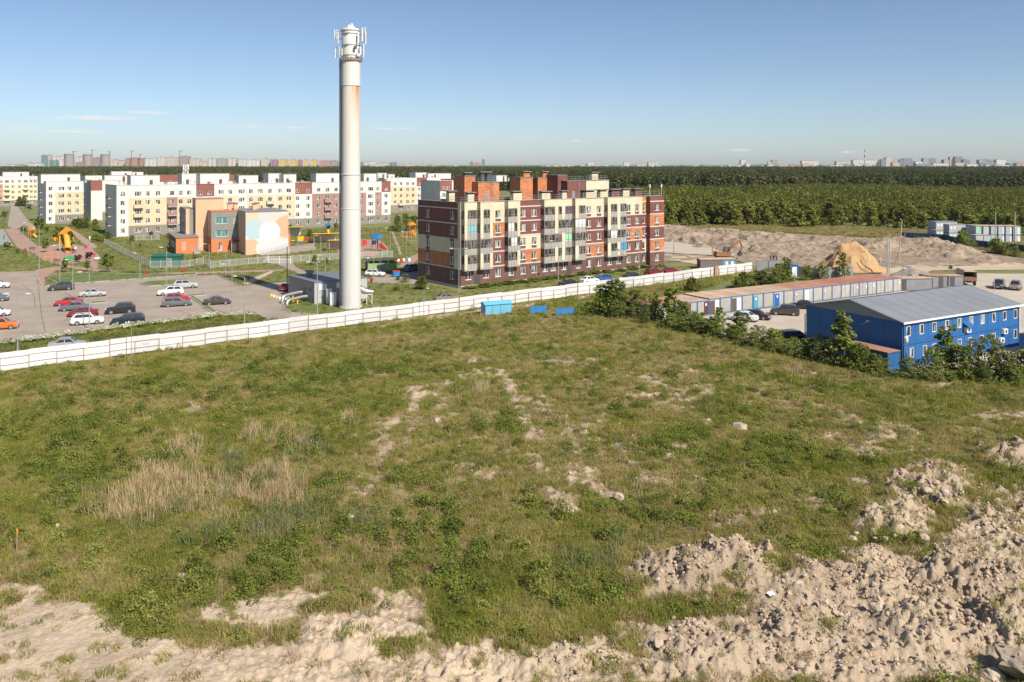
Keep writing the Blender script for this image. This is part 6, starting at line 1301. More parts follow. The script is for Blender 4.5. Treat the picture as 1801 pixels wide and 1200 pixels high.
for px, py, yt in [(69, 474, 402), (105, 497, 433), (128, 523, 458), (246, 491.5, 446), (293, 505, 436), (368, 472, 430), (397, 486, 440), (41, 440, 378), (50.5, 451, 392), (523, 465, 424), (564, 459, 415), (686.5, 453, 402), (657, 498, 455), (715, 447, 408), (46, 373, 340), (572, 478, 450), (707, 417, 380)]:
    lamp(px, py, yt, {105: 'street lamp right behind the dark grey hatchback', 128: 'street lamp rising from behind the bright red car', 246: 'street lamp on the verge below the long picket fence', 293: 'street lamp on the long grass island behind the white SUV', 397: 'street lamp on the grass beside the sandy shortcut', 368: 'street lamp in front of the kindergarten annexe', 657: 'street lamp behind the white hatchback at the bin shelter', 686.5: 'street lamp at the edge of the play lawn with the asphalt path'}.get(px, 'plain grey street lamp on the lawns and paths of the estate'), (-1,), .8)
def tall_pole(px, py, ytop, label, r=.12, mat=M_conc, lean=0, arm=None, cross=False, name='utility_pole'):
    c = G(px, py); h = hgt(py, ytop); t = thing(name, label, 'pole', c, 0); m = MB(); m.tube([(0, 0, -.3), (lean, 0, h)], [r, r*.7], 8); m.build('shaft', mat, t)
    if cross: m = MB(); m.box(lean-.8, lean+.8, -.06, .06, h-.75, h-.63); m.box(lean-.5, lean+.5, -.06, .06, h-1.4, h-1.3); m.build('crossarm', M_dgrey, t)
    if arm: m = MB(); m.tube([(lean, 0, h-.05), (lean+arm*.4, 0, h+.25), (lean+arm, 0, h+.3)], .035, 5); m.build('arm', M_galv, t); m = MB(); m.box(lean+min(arm, arm*1.5), lean+max(arm, arm*1.5), -.12, .12, h+.2, h+.34); m.build('lamp_head', M_frame, t)
    return t
tall_pole(505, 506, 434, 'slim black pole beside the pump house', .1, M_dgrey); tall_pole(745.5, 559, 510, 'curved white lamp on a thin post in front of the white fence', .06, M_galv, 0, .45, name='fence_lamp'); tall_pole(231, 631, 570, 'thin tall post with small lamp standing at the fence', .05, M_fpost, 0, -.25, name='fence_lamp')
tall_pole(1298, 507, 477, 'slim lamp pole with short arm behind the garage row', .07, M_conc, 0, -.9, name='yard_lamp'); tall_pole(1522, 486, 459, 'lamp pole with short arm above the red garage roofs', .06, M_galv, 0, .7, name='yard_lamp'); tall_pole(1597, 511, 475, 'lamp pole with curved head beside the gravel cone', .06, M_galv, 0, -.5, name='yard_lamp')
tall_pole(1561, 484, 415, 'thick pale concrete pole at the sandy road', .17, M_conc); tall_pole(1564.5, 483, 412, 'second pale concrete pole standing against the first', .15, M_conc); tall_pole(1580, 465, 388, 'pole with white floodlight on top of the soil mound', .13, M_conc, .9, -.3, name='floodlight_pole'); tall_pole(1573, 465, 410, 'raking strut pole leaning on the floodlight pole', .12, M_wood, 2.6)
tall_pole(1253, 460, 415, 'wooden utility pole with crossarms behind the white fence', .14, M_wood, 0, None, True); tall_pole(1185, 447, 424, 'thin pole on the building plot', .07, M_dgrey); tall_pole(1751, 428, 373, 'white concrete pole standing left above the container stack', .16, M_conc); tall_pole(1785, 428, 373, 'white concrete pole standing right above the container stack', .16, M_conc); tall_pole(1749, 512, 489, 'thin post before the grey SUVs', .06, M_galv); tall_pole(1722, 424, 381, 'lamp pole behind the container offices', .08, M_dgrey, 0, .4, name='yard_lamp')
# road sign
t = thing('road_sign', 'small blue square road sign on the building site', 'sign', G(1549, 475), -.1); m = MB(); m.tube([(0, 0, 0), (0, 0, 2.4)], .04, 6); m.build('post', M_galv, t); m = MB(); m.box(-.35, .35, -.03, 0, 1.6, 2.3); m.build('plate', M_blue_p, t); m = MB(); m.box(-.05, .05, -.05, -.03, 1.7, 2.15); m.box(-.05, .22, -.05, -.031, 2.08, 2.16); m.build('symbol', M_frame, t)
m = MB(); m.box(-.3, .3, -.03, 0, 2.35, 2.9); m.build('upper_plate', pmat('orange_sign', (.7, .28, .05), .6), t)

# ------------------------------------------------------------------ garages: a row of site containers
M_cgrey = sheet_mat('grey_container_sheet', (.40, .385, .36), .16, .6, 0, .1, .008, (.33, .315, .29), .8, rnd=.1); M_cblue = pmat('blue_container_frame', (.02, .14, .34), .55, (.018, .11, .27), 1)
M_croof = [pmat('pale_rusty_roof', (.52, .39, .28), .9, (.40, .265, .18), .45, detail=8, rnd=.08), pmat('rusty_roof', (.40, .22, .15), .9, (.32, .155, .10), .5, detail=8, rnd=.08), pmat('red_rusty_roof', (.32, .12, .085), .9, (.38, .18, .12), .6, detail=8, rnd=.08)]
M_ddoor = {'white': pmat('white_door', (.72, .72, .74), .5), 'brown': pmat('brown_panel', (.11, .075, .06), .8), 'lblue': pmat('light_blue_door', (.06, .30, .47), .5), 'blue': pmat('blue_door', (.012, .11, .44), .5), 'maroon': pmat('maroon_door', (.10, .035, .03), .7), 'beige': pmat('beige_board', (.42, .36, .28), .8), 'dark': M_dgrey}
g0 = G(1247, 553.5); GW = 2.43
DOORS = {-5: [], -4: [], -3: [('maroon', .9, .8)], -2: [('brown', .3, .8)], -1: [('maroon', 1.4, .85)], 0: [('brown', .15, 1.05), ('white', 1.3, .85)], 1: [], 2: [('brown', .2, .9), ('white', 1.2, .95)], 3: [], 4: [('lblue', .2, .95)], 5: [], 6: [('blue', .25, 1.05)], 7: [], 8: [], 9: [('white', .25, 1.0)], 10: [], 11: [], 12: [], 13: [('beige', 1.0, .3)], 14: [('beige', .9, .35)], 15: [('beige', 1.1, .35)], 16: [('beige', 1.3, .35)], 17: [('beige', 1.2, .35)], 18: [('beige', .9, .35)], 19: [('beige', 1.2, .9)]}
SIGN = {-1: 1.8, 4: .67, 6: .8, 8: .6, 11: .6, 14: 1.9, 15: 1.9, 16: 1.6, 19: 1.9}
def container(t, w_, d_, h, doors, sign, roofm, frame, wallm=None, deep=0):
    m = MB(); m.box(.05, w_-.05, .04, d_-.04, .12, h-.1); m.build('wall', wallm or M_cgrey, t)
    m = MB()
    for x in (0, w_-.12):
        for y in (0, d_-.12): m.box(x, x+.12, y, y+.12, 0, h)
    m.box(.12, w_-.12, 0, .1, h-.14, h-.001); m.box(.12, w_-.12, 0, .1, 0, .12); m.box(0, .1, .12, d_-.12, h-.14, h-.001); m.box(0, .1, .12, d_-.12, 0, .12); m.box(w_-.1, w_, .12, d_-.12, h-.14, h-.001); m.build('frame', frame, t)
    m = MB(); m.box(.03, w_-.03, -.03, d_+.03, h, h+.06); m.build('roof', roofm, t)
    for c, x, dw in doors: m = MB(); m.box(x, x+dw, -.01, .045, .14, 2.1 if c != 'beige' else h-.2); m.build('door', M_ddoor[c], t)
    if sign: m = MB(); m.box(sign-.16, sign+.16, -.025, -.012, 1.45, 1.85); m.build('notice', M_plate, t)
words = {(): 'plain grey', ('maroon',): 'maroon-doored', ('brown',): 'brown-panelled', ('brown', 'white'): 'brown and white doored', ('lblue',): 'light-blue-doored', ('blue',): 'deep-blue-doored', ('white',): 'white-doored', ('beige',): 'beige-striped'}
for i in range(-5, 20):
    dl = DOORS[i]; h = 2.5 if i >= 0 else 2.3; p = g0+BX*(i*GW+.01)-BN*(0 if i >= 0 else .0)
    kd = words[tuple(d[0] for d in dl)]; sg = SIGN.get(i)
    lb = kd+' garage container with rusty roof in the long row'+(' and a white notice' if sg else '')
    nb = {1: 'plain grey garage container next to the brown and white doored one', 3: 'plain grey garage container before the light-blue-doored one', 5: 'plain grey garage container between the two blue-doored ones', 7: 'plain grey garage container just past the deep-blue-doored one', 10: 'plain grey garage container just past the white-doored one', 12: 'plain grey garage container where the roofs turn redder', 8: 'plain grey garage container with a notice before the white-doored one', 11: 'plain grey garage container with a notice amid plain ones', 13: 'beige-striped garage container first of the red-roofed ones', 14: 'beige-striped garage container with notice, second of its kind', 19: 'last garage container of the row with wide beige door'}
    lb = nb.get(i, lb)
    if i < -2: lb = kd+' lower garage container at the bushy end of the row'
    t = thing('garage_container', lb, 'container', p, BANG, 'garage containers in the long row'); container(t, GW-.02, 6, h, dl, sg, M_croof[0 if i < 8 else 1 if i < 12 else 2] if i >= 0 else M_croof[1 if i < -2 else 0], M_cblue)
# smaller stores at the row's far end
for k, (px, py, w_, d_, h, lb) in enumerate([(1583, 512, 6.5, 3, 2.3, 'grey metal store at the far end of the garage row'), (1632, 507, 4, 3, 2.3, 'grey store with a pale door beyond the blue roof ridge'), (1668, 504, 3.2, 2.4, 2.0, 'small grey kiosk store beside the parked lorry')]):
    t = thing('metal_store', lb, 'store', G(px, py), BANG-.45); container(t, w_, d_, h, [('dark', .4, .9)] if k != 1 else [('white', .2, .4), ('dark', 2.2, .9)], None, M_croof[k % 2], M_dgrey, M_gsheet)
t = thing('scrap_heap', 'heap of sawn boards, sacks and scrap along the shrub row', 'scrap', G(1260, 590), BANG)
# ------------------------------------------------------------------ blue two-storey site office
M_blue = sheet_mat('blue_panel', (.014, .12, .34), 2.43, .55, 0, 0, .004, (.022, .10, .28), .6)
M_blue2 = pmat('blue_side_panel', (.014, .12, .33), .55, (.02, .10, .27), .5, detail=6, stretch=(1, 1, .3)); M_bjoint = pmat('blue_panel_joint', (.008, .07, .2), .6)
M_bgroof = sheet_mat('grey_roof_ribs', (.27, .285, .305), .5, .45, 0, .2, .01, (.24, .25, .27), .25)
bo = Bld('blue_site_office', 'two-storey blue site office with grey pitched roof', 'site office', 1587, 648.5, BANG); OL, OD, OE, OR_ = 24.6, 13.9, 5.4, 7.0
up = [1598, 1621.2, 1643.7, 1666, 1687.5, 1708.5, 1728.5, 1748.3, 1767.3, 1786.3]; lo_ = [1604, 1627, 1643.5, 1688, 1706, 1727, 1748, 1786]
hu = [(bo.ux(x)-.4, bo.ux(x)+.4, 3.65, 4.85) for x in up]; hl = [(bo.ux(x)-.4, bo.ux(x)+.4, 1.05, 2.25) for x in lo_]
bo.wall('front', 0, OL, 0, 2.7, hl, M_blue, d=.12); bo.wall('front', 0, OL, 2.9, OE, hu, M_blue, d=.12); bo.box('floor_ledge', -.02, OL+.02, -.1, 0, 2.7, 2.9, M_blue2)
for h_ in hu+hl: bo.window('front', (h_[0]+h_[1])/2, h_[2], .8, 1.2, .015, sash=1, rec=.03, sill=False)
for z0, z1 in ((0, 2.7), (2.72, OE)): bo.wall('left', 0, OD, z0, z1, [], M_blue2); bo.wall('right', 0, OD, z0, z1, [], M_blue2, at=OL); bo.wall('front', 0, OL, z0, z1, [], M_blue2, off=-OD)
for x in (0, OL):
    m = MB(); m.add([(x, 0, OE), (x, OD, OE), (x, OD/2, OR_)], [(0, 1, 2)]); m.build('gable', M_bgroof, bo.r)
for s_ in (0, 1):
    m = MB(); ya, yb = (-.35, OD/2) if s_ == 0 else (OD+.35, OD/2); za = OE-.06; m.add([(-.3, ya, za), (OL+.3, ya, za), (OL+.3, yb, OR_), (-.3, yb, OR_), (-.3, ya, za+.1), (OL+.3, ya, za+.1), (OL+.3, yb, OR_+.1), (-.3, yb, OR_+.1)], [(3, 2, 1, 0), (4, 5, 6, 7), (0, 1, 5, 4), (1, 2, 6, 5), (2, 3, 7, 6), (3, 0, 4, 7)]); m.build('roof', M_bgroof, bo.r)
for i in range(1, 10): bo.box('panel_joint', i*2.46-.025, i*2.46+.025, -.012, 0, 0, 2.7, M_bjoint); bo.box('panel_joint', i*2.46-.025, i*2.46+.025, -.012, 0, 2.9, OE-.05, M_bjoint)
for i in range(1, 6): bo.box('panel_joint', -.012, 0, i*2.32-.025, i*2.32+.025, 0, OE-.05, M_bjoint)
bo.box('floor_ledge', -.06, 0, 0, OD, 2.62, 2.78, M_blue2)
for s_ in (0, 1):
    for i in range(11):
        x = i*2.46; m = MB(); ya, yb = (-.35, OD/2) if s_ == 0 else (OD+.35, OD/2); m.add([(x-.03, ya, OE+.04), (x+.03, ya, OE+.04), (x+.03, yb, OR_+.1), (x-.03, yb, OR_+.1), (x-.03, ya, OE+.058), (x+.03, ya, OE+.058), (x+.03, yb, OR_+.118), (x-.03, yb, OR_+.118)], [(4, 5, 6, 7), (0, 1, 5, 4), (1, 2, 6, 5), (3, 0, 4, 7)]); m.build('roof_seam', M_bgroof, bo.r)
bo.box('gutter_pipe', OL-.25, OL-.13, -.13, -.02, 0, OE-.2, M_frame); bo.box('gutter_pipe', .12, .24, -.13, -.02, 0, OE-.2, M_blue2)
bo.box('eaves_fascia', -.3, OL+.3, -.42, -.36, OE-.16, OE+.07, M_frame)
def ac(u, z, aw):
    o = bo.box('air_conditioner', u-.42, u+.42, -.42, -.03, z, z+.62, M_frame); m = MB(); m.tube([(u, -.44, z+.31), (u, -.42, z+.31)], .22, 14); m.build('fan', M_dgrey, o)
    if aw: m = MB(); m.add([(u-.7, 0, z+1.25), (u+.7, 0, z+1.25), (u+.7, -.8, z+.8), (u-.7, -.8, z+.8), (u-.7, 0, z+1.2), (u+.7, 0, z+1.2), (u+.7, -.8, z+.75), (u-.7, -.8, z+.75)], [(0, 1, 2, 3), (7, 6, 5, 4), (2, 6, 7, 3), (0, 3, 7, 4), (1, 5, 6, 2)]); m.build('awning', M_blue2, o)
ac(bo.ux(1699), 3.0, True); ac(bo.ux(1764), 2.0, False); ac(bo.ux(1758), .9, False)
for s_, z in ((4.5, 4.7), (7.0, 4.9)): m = MB(); m.box(-.15, 0, s_, s_+.25, z, z+.2); m.build('floodlight', M_white_m, bo.r)
# things round the office
t = thing('site_container', 'rusty-roofed container close to the blue gable', 'container', bo.o+bo.ax*(-3.4)+bo.an*(-.5), BANG); container(t, 2.4, 6, 2.3, [], None, M_croof[1], M_dgrey, M_blue2)
t = thing('blue_annexe', 'low blue annexe with dark roof beside the office front', 'annexe', bo.o+bo.ax*20.5+bo.an*(-6.2), BANG); m = MB(); m.box(0, 8, 0, 4, 0, 2.3); m.build('wall', M_blue2, t); m = MB(); m.box(-.1, 8.1, -.1, 4.1, 2.3, 2.4); m.build('roof', M_dgrey, t); m = MB(); m.box(1, 1.9, -.04, 0, .1, 2.0); m.build('door', M_ddoor['blue'], t)
pp_ = G(1416, 606); t = thing('cable_pole', 'rusty pole holding a drooping cable before the blue gable', 'pole', pp_); hp = hgt(606, 553); m = MB(); m.tube([(0, 0, -.2), (0, 0, hp)], .07, 6); m.build('shaft', M_rusty, t)
e_ = bo.o+bo.an*4.2-bo.ax*.05; ez = 4.9; pts = []
for i in range(13):
    f = i/12; q = (e_-pp_)*f; pts.append((q.x, q.y, hp+(ez-hp)*f-1.3*math.sin(math.pi*f)))
m = MB(); m.tube(pts, .05, 6); m.build('cable', M_galv, t)
lp = bo.o+bo.ax*(-.6)+bo.an*(-.9); t = thing('mast_lantern', 'pole with white lantern and bracket at the blue corner', 'lamp', lp); m = MB(); m.tube([(0, 0, -.2), (0, 0, 3.2)], .06, 6); m.build('shaft', M_galv, t); m = MB(); m.lathe([(.1, 3.2), (.24, 3.4), (.24, 3.85), (.12, 4.0)], 12); m.build('lantern', M_frame, t, smooth=True)
# scrap pieces
r_ = random.Random(5)
for i in range(46):
    f = i/45; px = 1200+f*185+r_.uniform(-6, 6); py = 572+f*42+r_.uniform(-5, 5); q = G(px, py)-t.location if False else G(px, py)
    m = MB(); sx, sy, sz = r_.uniform(.15, 1.0), r_.uniform(.12, .4), r_.uniform(.1, .45); m.box(-sx, sx, -sy, sy, 0, sz, 0, .03, .03)
    sh = bpy.data.objects['scrap_heap']; o = m.build('scrap_piece', [M_wood, M_ddoor['beige'], M_conc, pmat('yellow_foam', (.55, .38, .14), .9), M_ddoor['beige'], M_plate][i % 6], sh); v = sh.matrix_basis.inverted() @ q; o.location = (v.x, v.y, r_.uniform(0, .25)); o.rotation_euler = (r_.uniform(-.5, .5), r_.uniform(-.4, .4), r_.uniform(0, 3))
# turquoise hut and blue panels inside the field fence
t = thing('turquoise_hut', 'turquoise metal hut with ridged roof standing by the white fence', 'hut', G(854, 559.5), .42); M_turq = pmat('turquoise_paint', (.13, .42, .60), .6, (.11, .37, .54), .5)
m = MB(); m.box(0, 4.4, 0, 1.9, 0, 2.0); m.build('wall', M_turq, t); m = MB(); m.add([(-.15, -.15, 1.98), (4.55, -.15, 1.98), (4.55, .95, 2.45), (-.15, .95, 2.45), (-.15, 2.05, 1.98), (4.55, 2.05, 1.98)], [(0, 1, 2, 3), (3, 2, 5, 4), (0, 3, 4), (1, 5, 2)]); m.build('roof', M_turq, t)
for x in (1.15, 2.5): m = MB(); m.box(x, x+.04, -.03, 0, .1, 1.9); m.build('seam', M_blue2, t)
picket('old rusty pipe barrier round the turquoise hut', [(829, 560), (845, 563), (905, 556), (918, 550)], 1.1, 'pipe_barrier', 2.2, 2.0, M_rusty)
def lean_panel(px, py, w_, h, label, mat):
    t = thing('sheet_barrier', label, 'barrier', G(px, py), .3); m = MB(); k = int(w_/.3)
    for i in range(k): m.box(i*.3, i*.3+.26, 0, .04, .1, h)
    m.build('sheet', mat, t)
    for x in (.1, w_-.2): m = MB(); m.box(x, x+.08, .04, .6, 0, .08); m.box(x, x+.08, .045, .1, .08, h); m.build('support', M_dgrey, t)
M_bpan = pmat('bright_blue_sheet', (.02, .21, .55), .5, (.02, .17, .45), 1); lean_panel(933, 556, 2.8, 1.5, 'bright blue sheet barrier in the weeds near the hut', M_bpan); lean_panel(978, 559, 3.2, 1.4, 'slatted blue barrier half sunk in the weeds', M_bpan)
t = thing('blue_kiosk', 'blue cabin with white door behind the bushes', 'cabin', G(1391, 487), .5); m = MB(); m.box(0, 2.2, 0, 2.4, 0, 2.3); m.build('wall', M_blue2, t); m = MB(); m.box(.35, 1.7, -.05, 0, .05, 2.0); m.build('door', M_ddoor['white'], t); m = MB(); m.box(-.1, 2.3, -.1, 2.5, 2.3, 2.4); m.build('roof', M_blue2, t)
t = thing('site_cabin', 'brown site cabin with orange-rust roof and blue end behind the fence', 'cabin', G(1232, 474), ANG-.55); m = MB(); m.box(0, 5.4, 0, 2.4, 0, 2.2); m.build('wall', pmat('brown_cabin', (.15, .13, .12), .8), t); m = MB(); m.box(5.4, 8.2, 0, 2.4, 0, 2.2); m.build('blue_end', pmat('pale_blue_cabin', (.12, .24, .34), .6), t); m = MB(); m.box(-.15, 8.3, -.15, 2.6, 2.2, 2.35); m.build('roof', M_croof[0], t)
for x in (5.9, 7.2): m = MB(); m.box(x, x+.6, -.04, 0, 1.0, 1.7); m.build('window', M_frame, t)
# container offices by the wood
M_off = sheet_mat('pale_office_sheet', (.42, .45, .47), .16, .6, 0, .1, .008, (.36, .39, .41), .6, rnd=.08); M_oframe = pmat('dull_blue_frame', (.10, .2, .28), .6)
def office(px, py, z, w_, d_, label, ang, doors=(), wins=0, roofm=None, stack=None):
    c = G(px, py); t = thing('office_container', label, 'container', (c.x, c.y, z), ang, 'stacked container offices'); container(t, w_, d_, 2.5, list(doors), None, roofm or M_croof[0], M_oframe, M_off)
    for k in range(wins): m = MB(); m.box(.5+k*1.1, 1.1+k*1.1, -.02, .035, 1.1, 1.9); m.build('window', M_frame, t)
for i in range(6):
    px = 1716+i*13.2
    for fl in (0, 1):
        if fl == 0 and i < 2: continue
        office(px, 427+i*.2, fl*2.56, 2.4, 5.5, ('green-doored' if i == 0 else 'pale grey')+(' container office on the upper level of the stack' if fl else ' container office under the upper row'), .0, [('white', 1.3, .6)] if i else [], 0)
gd = G(1717, 427); m = MB(); m.box(0.12, 1.0, -.03, .03, .2, 2.2); o = m.build('green_door', pmat('mint_door', (.25, .6, .42), .6), [q for q in bpy.data.objects if q.name.startswith('office_container')][0])
office(1716, 428.5, 0, 2.4, 5.5, 'dark container office holding up the green-doored one', 0); office(1729.4, 428.5, 0, 2.4, 5.5, 'dark container office in shade under the upper row', 0)
office(1646, 419, 0, 7.5, 4.5, 'long pale container office with rusty roof edge by the wood', .1, [], 3); office(1646, 418, 2.56, 7.5, 4.5, 'upper pale container office with grey-blue roof by the wood', .1, [], 2, M_bgroof); office(1669, 424, 0, 6, 2.6, 'grey container office with small windows under the corner one', .15, [], 2); office(1669, 424, 2.56, 6, 2.6, 'corner container office with two dark windows', .15, [], 2, M_croof[0])
for px, py, yt, hw, k in [(1693, 438, 405, 17, 'shrub'), (1752, 446, 418, 15, 'shrub'), (1765, 448, 428, 18, 'willow'), (1612, 428, 412, 7, 'shrub'), (1786, 452, 432, 12, 'willow')]: plant(k, px, py, yt, hw, 'bush growing against the dark blue fence of the container offices', 'bush', 'bushes at the dark blue fence', 'bush')
plant('young', 1672, 477, 466, 4, 'lone small bush on the strip beside the sandy road', 'bush', None, 'bush')
# excavator
ex = thing('excavator', 'brown-orange tracked excavator working by the soil heap', 'excavator', G(1274, 457), .15); M_exc = pmat('excavator_paint', (.30, .12, .04), .6, (.22, .09, .04), 1.5); M_exd = pmat('excavator_dark', (.06, .05, .045), .7)
for y in (-1.1, 1.1): m = MB(); m.extr_y([(-1.8, .15), (1.8, .15), (2.1, .5), (1.8, .85), (-1.8, .85), (-2.1, .5)], y-.28, y+.28); m.build('track', M_exd, ex)
m = MB(); m.box(-2.0, 1.4, -1.15, 1.15, 1.0, 1.9, 0, .1, .05); m.build('house', M_exc, ex); m = MB(); m.box(-2.5, -1.7, -1.15, 1.15, 1.05, 2.1, 0, .1, .1); m.build('counterweight', M_exc, ex); m = MB(); m.box(.2, 1.5, .1, 1.1, 1.9, 3.2, 0, .12, .05); m.build('cab', pmat('cab_blue_grey', (.08, .12, .15), .3), ex)
m = MB(); m.tube([(1.0, -.2, 1.6), (1.9, -.2, 3.6), (4.0, -.2, 4.7)], [.3, .33, .22], 6); m.build('boom', M_exc, ex); m = MB(); m.tube([(4.0, -.2, 4.75), (4.5, -.2, 3.4), (4.2, -.2, 2.0)], [.22, .22, .15], 6); m.build('dipper_arm', M_exc, ex); m = MB(); m.extr_y([(4.0, 2.1), (4.5, 1.9), (4.4, 1.1), (3.8, .9), (3.5, 1.3)], -.65, .25); m.build('bucket', M_exd, ex)
# ------------------------------------------------------------------ the city beyond the woods
def tower_block_mat(name, c1, c2, fh=3.0, ww=3.4):
    m = bpy.data.materials.new(name); m.use_nodes = True; t = m.node_tree; p = t.nodes['Principled BSDF']; tc = N(t, 'ShaderNodeTexCoord'); sp = N(t, 'ShaderNodeSeparateXYZ'); L(t, tc, 'Object', sp, 0)
    ad = N(t, 'ShaderNodeMath', operation='ADD'); L(t, sp, 0, ad, 0); L(t, sp, 1, ad, 1)
    def cell(src, per, fr):
        d = N(t, 'ShaderNodeMath', operation='DIVIDE'); t.links.new(src, d.inputs[0]); d.inputs[1].default_value = per; f = N(t, 'ShaderNodeMath', operation='FRACT'); L(t, d, 0, f, 0); l = N(t, 'ShaderNodeMath', operation='LESS_THAN'); L(t, f, 0, l, 0); l.inputs[1].default_value = fr; return l.outputs[0]
    a = N(t, 'ShaderNodeMath', operation='MULTIPLY'); t.links.new(cell(sp.outputs[2], fh, .55), a.inputs[0]); t.links.new(cell(ad.outputs[0], ww, .5), a.inputs[1])
    b = cell(ad.outputs[0], ww*4.3, .3); x0 = N(t, 'ShaderNodeMix', data_type='RGBA'); t.links.new(b, x0.inputs[0]); x0.inputs[6].default_value = (*c1, 1); x0.inputs[7].default_value = (*c2, 1)
    x = N(t, 'ShaderNodeMix', data_type='RGBA'); L(t, a, 0, x, 0); L(t, x0, 2, x, 6); x.inputs[7].default_value = (.10, .11, .12, 1); L(t, x, 2, p, 'Base Color'); p.inputs['Roughness'].default_value = .8; MAT[name] = m; return m
TM = {'white': tower_block_mat('far_white', (.66, .65, .63), (.5, .5, .5)), 'beige': tower_block_mat('far_beige', (.56, .46, .38), (.62, .55, .48)), 'grey': tower_block_mat('far_grey', (.36, .355, .35), (.28, .28, .28)), 'concrete': tower_block_mat('far_concrete', (.36, .31, .28), (.30, .26, .235), 3, 2.4), 'teal': tower_block_mat('far_teal', (.10, .26, .25), (.3, .36, .36)), 'brick': tower_block_mat('far_brick', (.42, .24, .19), (.36, .22, .18)), 'yellow': tower_block_mat('far_yellow', (.66, .46, .14), (.7, .55, .25)), 'purple': tower_block_mat('far_purple', (.3, .16, .27), (.42, .24, .34)), 'rose': tower_block_mat('far_rose', (.48, .22, .19), (.4, .3, .28)), 'slate': tower_block_mat('far_slate', (.17, .2, .24), (.24, .27, .31)), 'peach': tower_block_mat('far_peach', (.62, .44, .31), (.56, .42, .32)), 'patch': tower_block_mat('far_patch', (.6, .6, .6), (.55, .3, .16))}
SK = [(0, 25, 289, 'white'), (26, 44, 289.5, 'grey'), (46, 58, 286.5, 'white'), (59, 71, 287, 'white'), (72, 80, 272.5, 'teal'), (80.5, 89, 272.5, 'beige'), (91, 112, 275, 'white'), (86, 94, 281, 'teal'), (95, 102, 281, 'teal'), (103, 112.5, 281, 'white'), (131, 146, 276, 'white'), (163, 176, 277, 'brick'), (133, 145, 285, 'brick'), (170, 177, 286, 'teal'), (195, 208, 281, 'beige'), (209, 219, 282.5, 'beige'), (220, 252, 277.5, 'brick'), (254, 274, 279, 'white'), (275, 288, 276, 'white'), (289, 311, 276.5, 'beige'), (291, 306, 282, 'grey'), (316, 331, 274.5, 'concrete'), (333, 351, 279, 'beige'), (352, 363, 284, 'beige'), (365, 380, 278.5, 'patch'), (381.5, 398, 278.5, 'grey'), (400, 417, 278.5, 'patch'), (418.5, 434, 280, 'white'), (435, 457, 281, 'white'),
      (459, 475, 279, 'beige'), (476, 489.5, 280.5, 'purple'), (490, 503, 280.5, 'yellow'), (508, 521.5, 281, 'yellow'), (522, 532, 281, 'purple'), (532.5, 541, 281, 'yellow'), (546, 557, 281, 'yellow'), (562, 581, 282, 'rose'), (582, 592, 282, 'grey'), (592.5, 600, 284, 'slate'), (633, 638, 285, 'slate'), (640, 649, 285.5, 'white'), (650, 663, 284.5, 'white'), (664, 683, 286, 'beige'), (684, 689, 286, 'slate'), (690, 697, 285, 'slate'), (699, 712, 289, 'beige'), (714, 730, 288.5, 'beige'), (734, 750, 289.5, 'peach'), (752, 772, 290, 'beige'), (826, 832, 284, 'slate'), (833, 846, 286.5, 'rose'), (847, 853, 280, 'slate'),
      (955, 970, 290.5, 'peach'), (973, 990, 290, 'white'), (997, 1010, 290, 'white'), (1024, 1033, 288.5, 'white'), (1033.5, 1046, 285, 'white'), (1048, 1072, 292, 'white'), (1075, 1096, 292, 'white'), (1097, 1108, 285, 'white'), (1110, 1117, 290, 'grey'), (1118, 1135, 288.5, 'white'), (1140, 1157, 285, 'patch'), (1160, 1182, 292, 'beige'), (1185, 1204, 292, 'white'), (1208, 1230, 291.5, 'beige'), (1234, 1256, 292, 'white'), (1280, 1302, 290, 'white'), (1303, 1311.5, 281, 'white'), (1312, 1320, 287, 'white'), (1321, 1338, 289, 'slate'), (1338, 1350, 289, 'slate'),
      (1351, 1357, 284, 'beige'), (1357.5, 1367, 281.5, 'concrete'), (1369, 1388, 290, 'beige'), (1389, 1409, 289, 'rose'), (1410, 1440, 282.5, 'white'), (1412, 1432, 288, 'peach'), (1442, 1470, 290.5, 'white'), (1471, 1496, 283.5, 'beige'), (1480, 1500, 288.5, 'slate'), (1500, 1520, 281, 'white'), (1521, 1546, 281.5, 'white'), (1502, 1535, 288, 'white'), (1550, 1558, 280, 'slate'), (1558.5, 1568, 277, 'beige'), (1570, 1582, 285.5, 'peach'), (1582, 1588, 280, 'slate'), (1589, 1605, 278.5, 'slate'), (1610, 1623, 284, 'white'), (1624, 1634, 278.5, 'grey'), (1634.5, 1646, 278.5, 'slate'), (1612, 1640, 288, 'slate'), (1641, 1668, 287, 'patch'), (1660, 1670, 281, 'grey'), (1671, 1679, 276, 'beige'), (1680, 1694, 275.5, 'slate'), (1680.5, 1697, 286, 'peach'), (1695, 1706, 280.5, 'slate'), (1700, 1720, 288.5, 'white'), (1722, 1732, 281, 'grey'), (1732.5, 1745, 280.5, 'slate'), (1724, 1752, 286.5, 'slate'), (1752.5, 1770, 280.5, 'white'), (1774, 1788, 287, 'slate'), (1788, 1806, 286.5, 'rose'), (1750, 1775, 290, 'white')]
rs_ = random.Random(9); x_ = 604
while x_ < 1800:
    w_ = rs_.uniform(6, 16)
    if not 800 < x_ < 950 and rs_.random() < .8: SK.append((x_, x_+w_, rs_.uniform(289.2, 292.2), rs_.choice(['white', 'white', 'beige', 'grey', 'peach', 'slate', 'white'])))
    x_ += w_+rs_.uniform(1, 7)
names = {'white': 'pale many-windowed', 'beige': 'beige', 'grey': 'light grey', 'concrete': 'raw concrete', 'teal': 'teal and grey', 'brick': 'brick-red', 'yellow': 'bright yellow', 'purple': 'purple', 'rose': 'rose-red', 'slate': 'slate-grey', 'peach': 'peach', 'patch': 'white and orange patched'}
rr_ = random.Random(3)
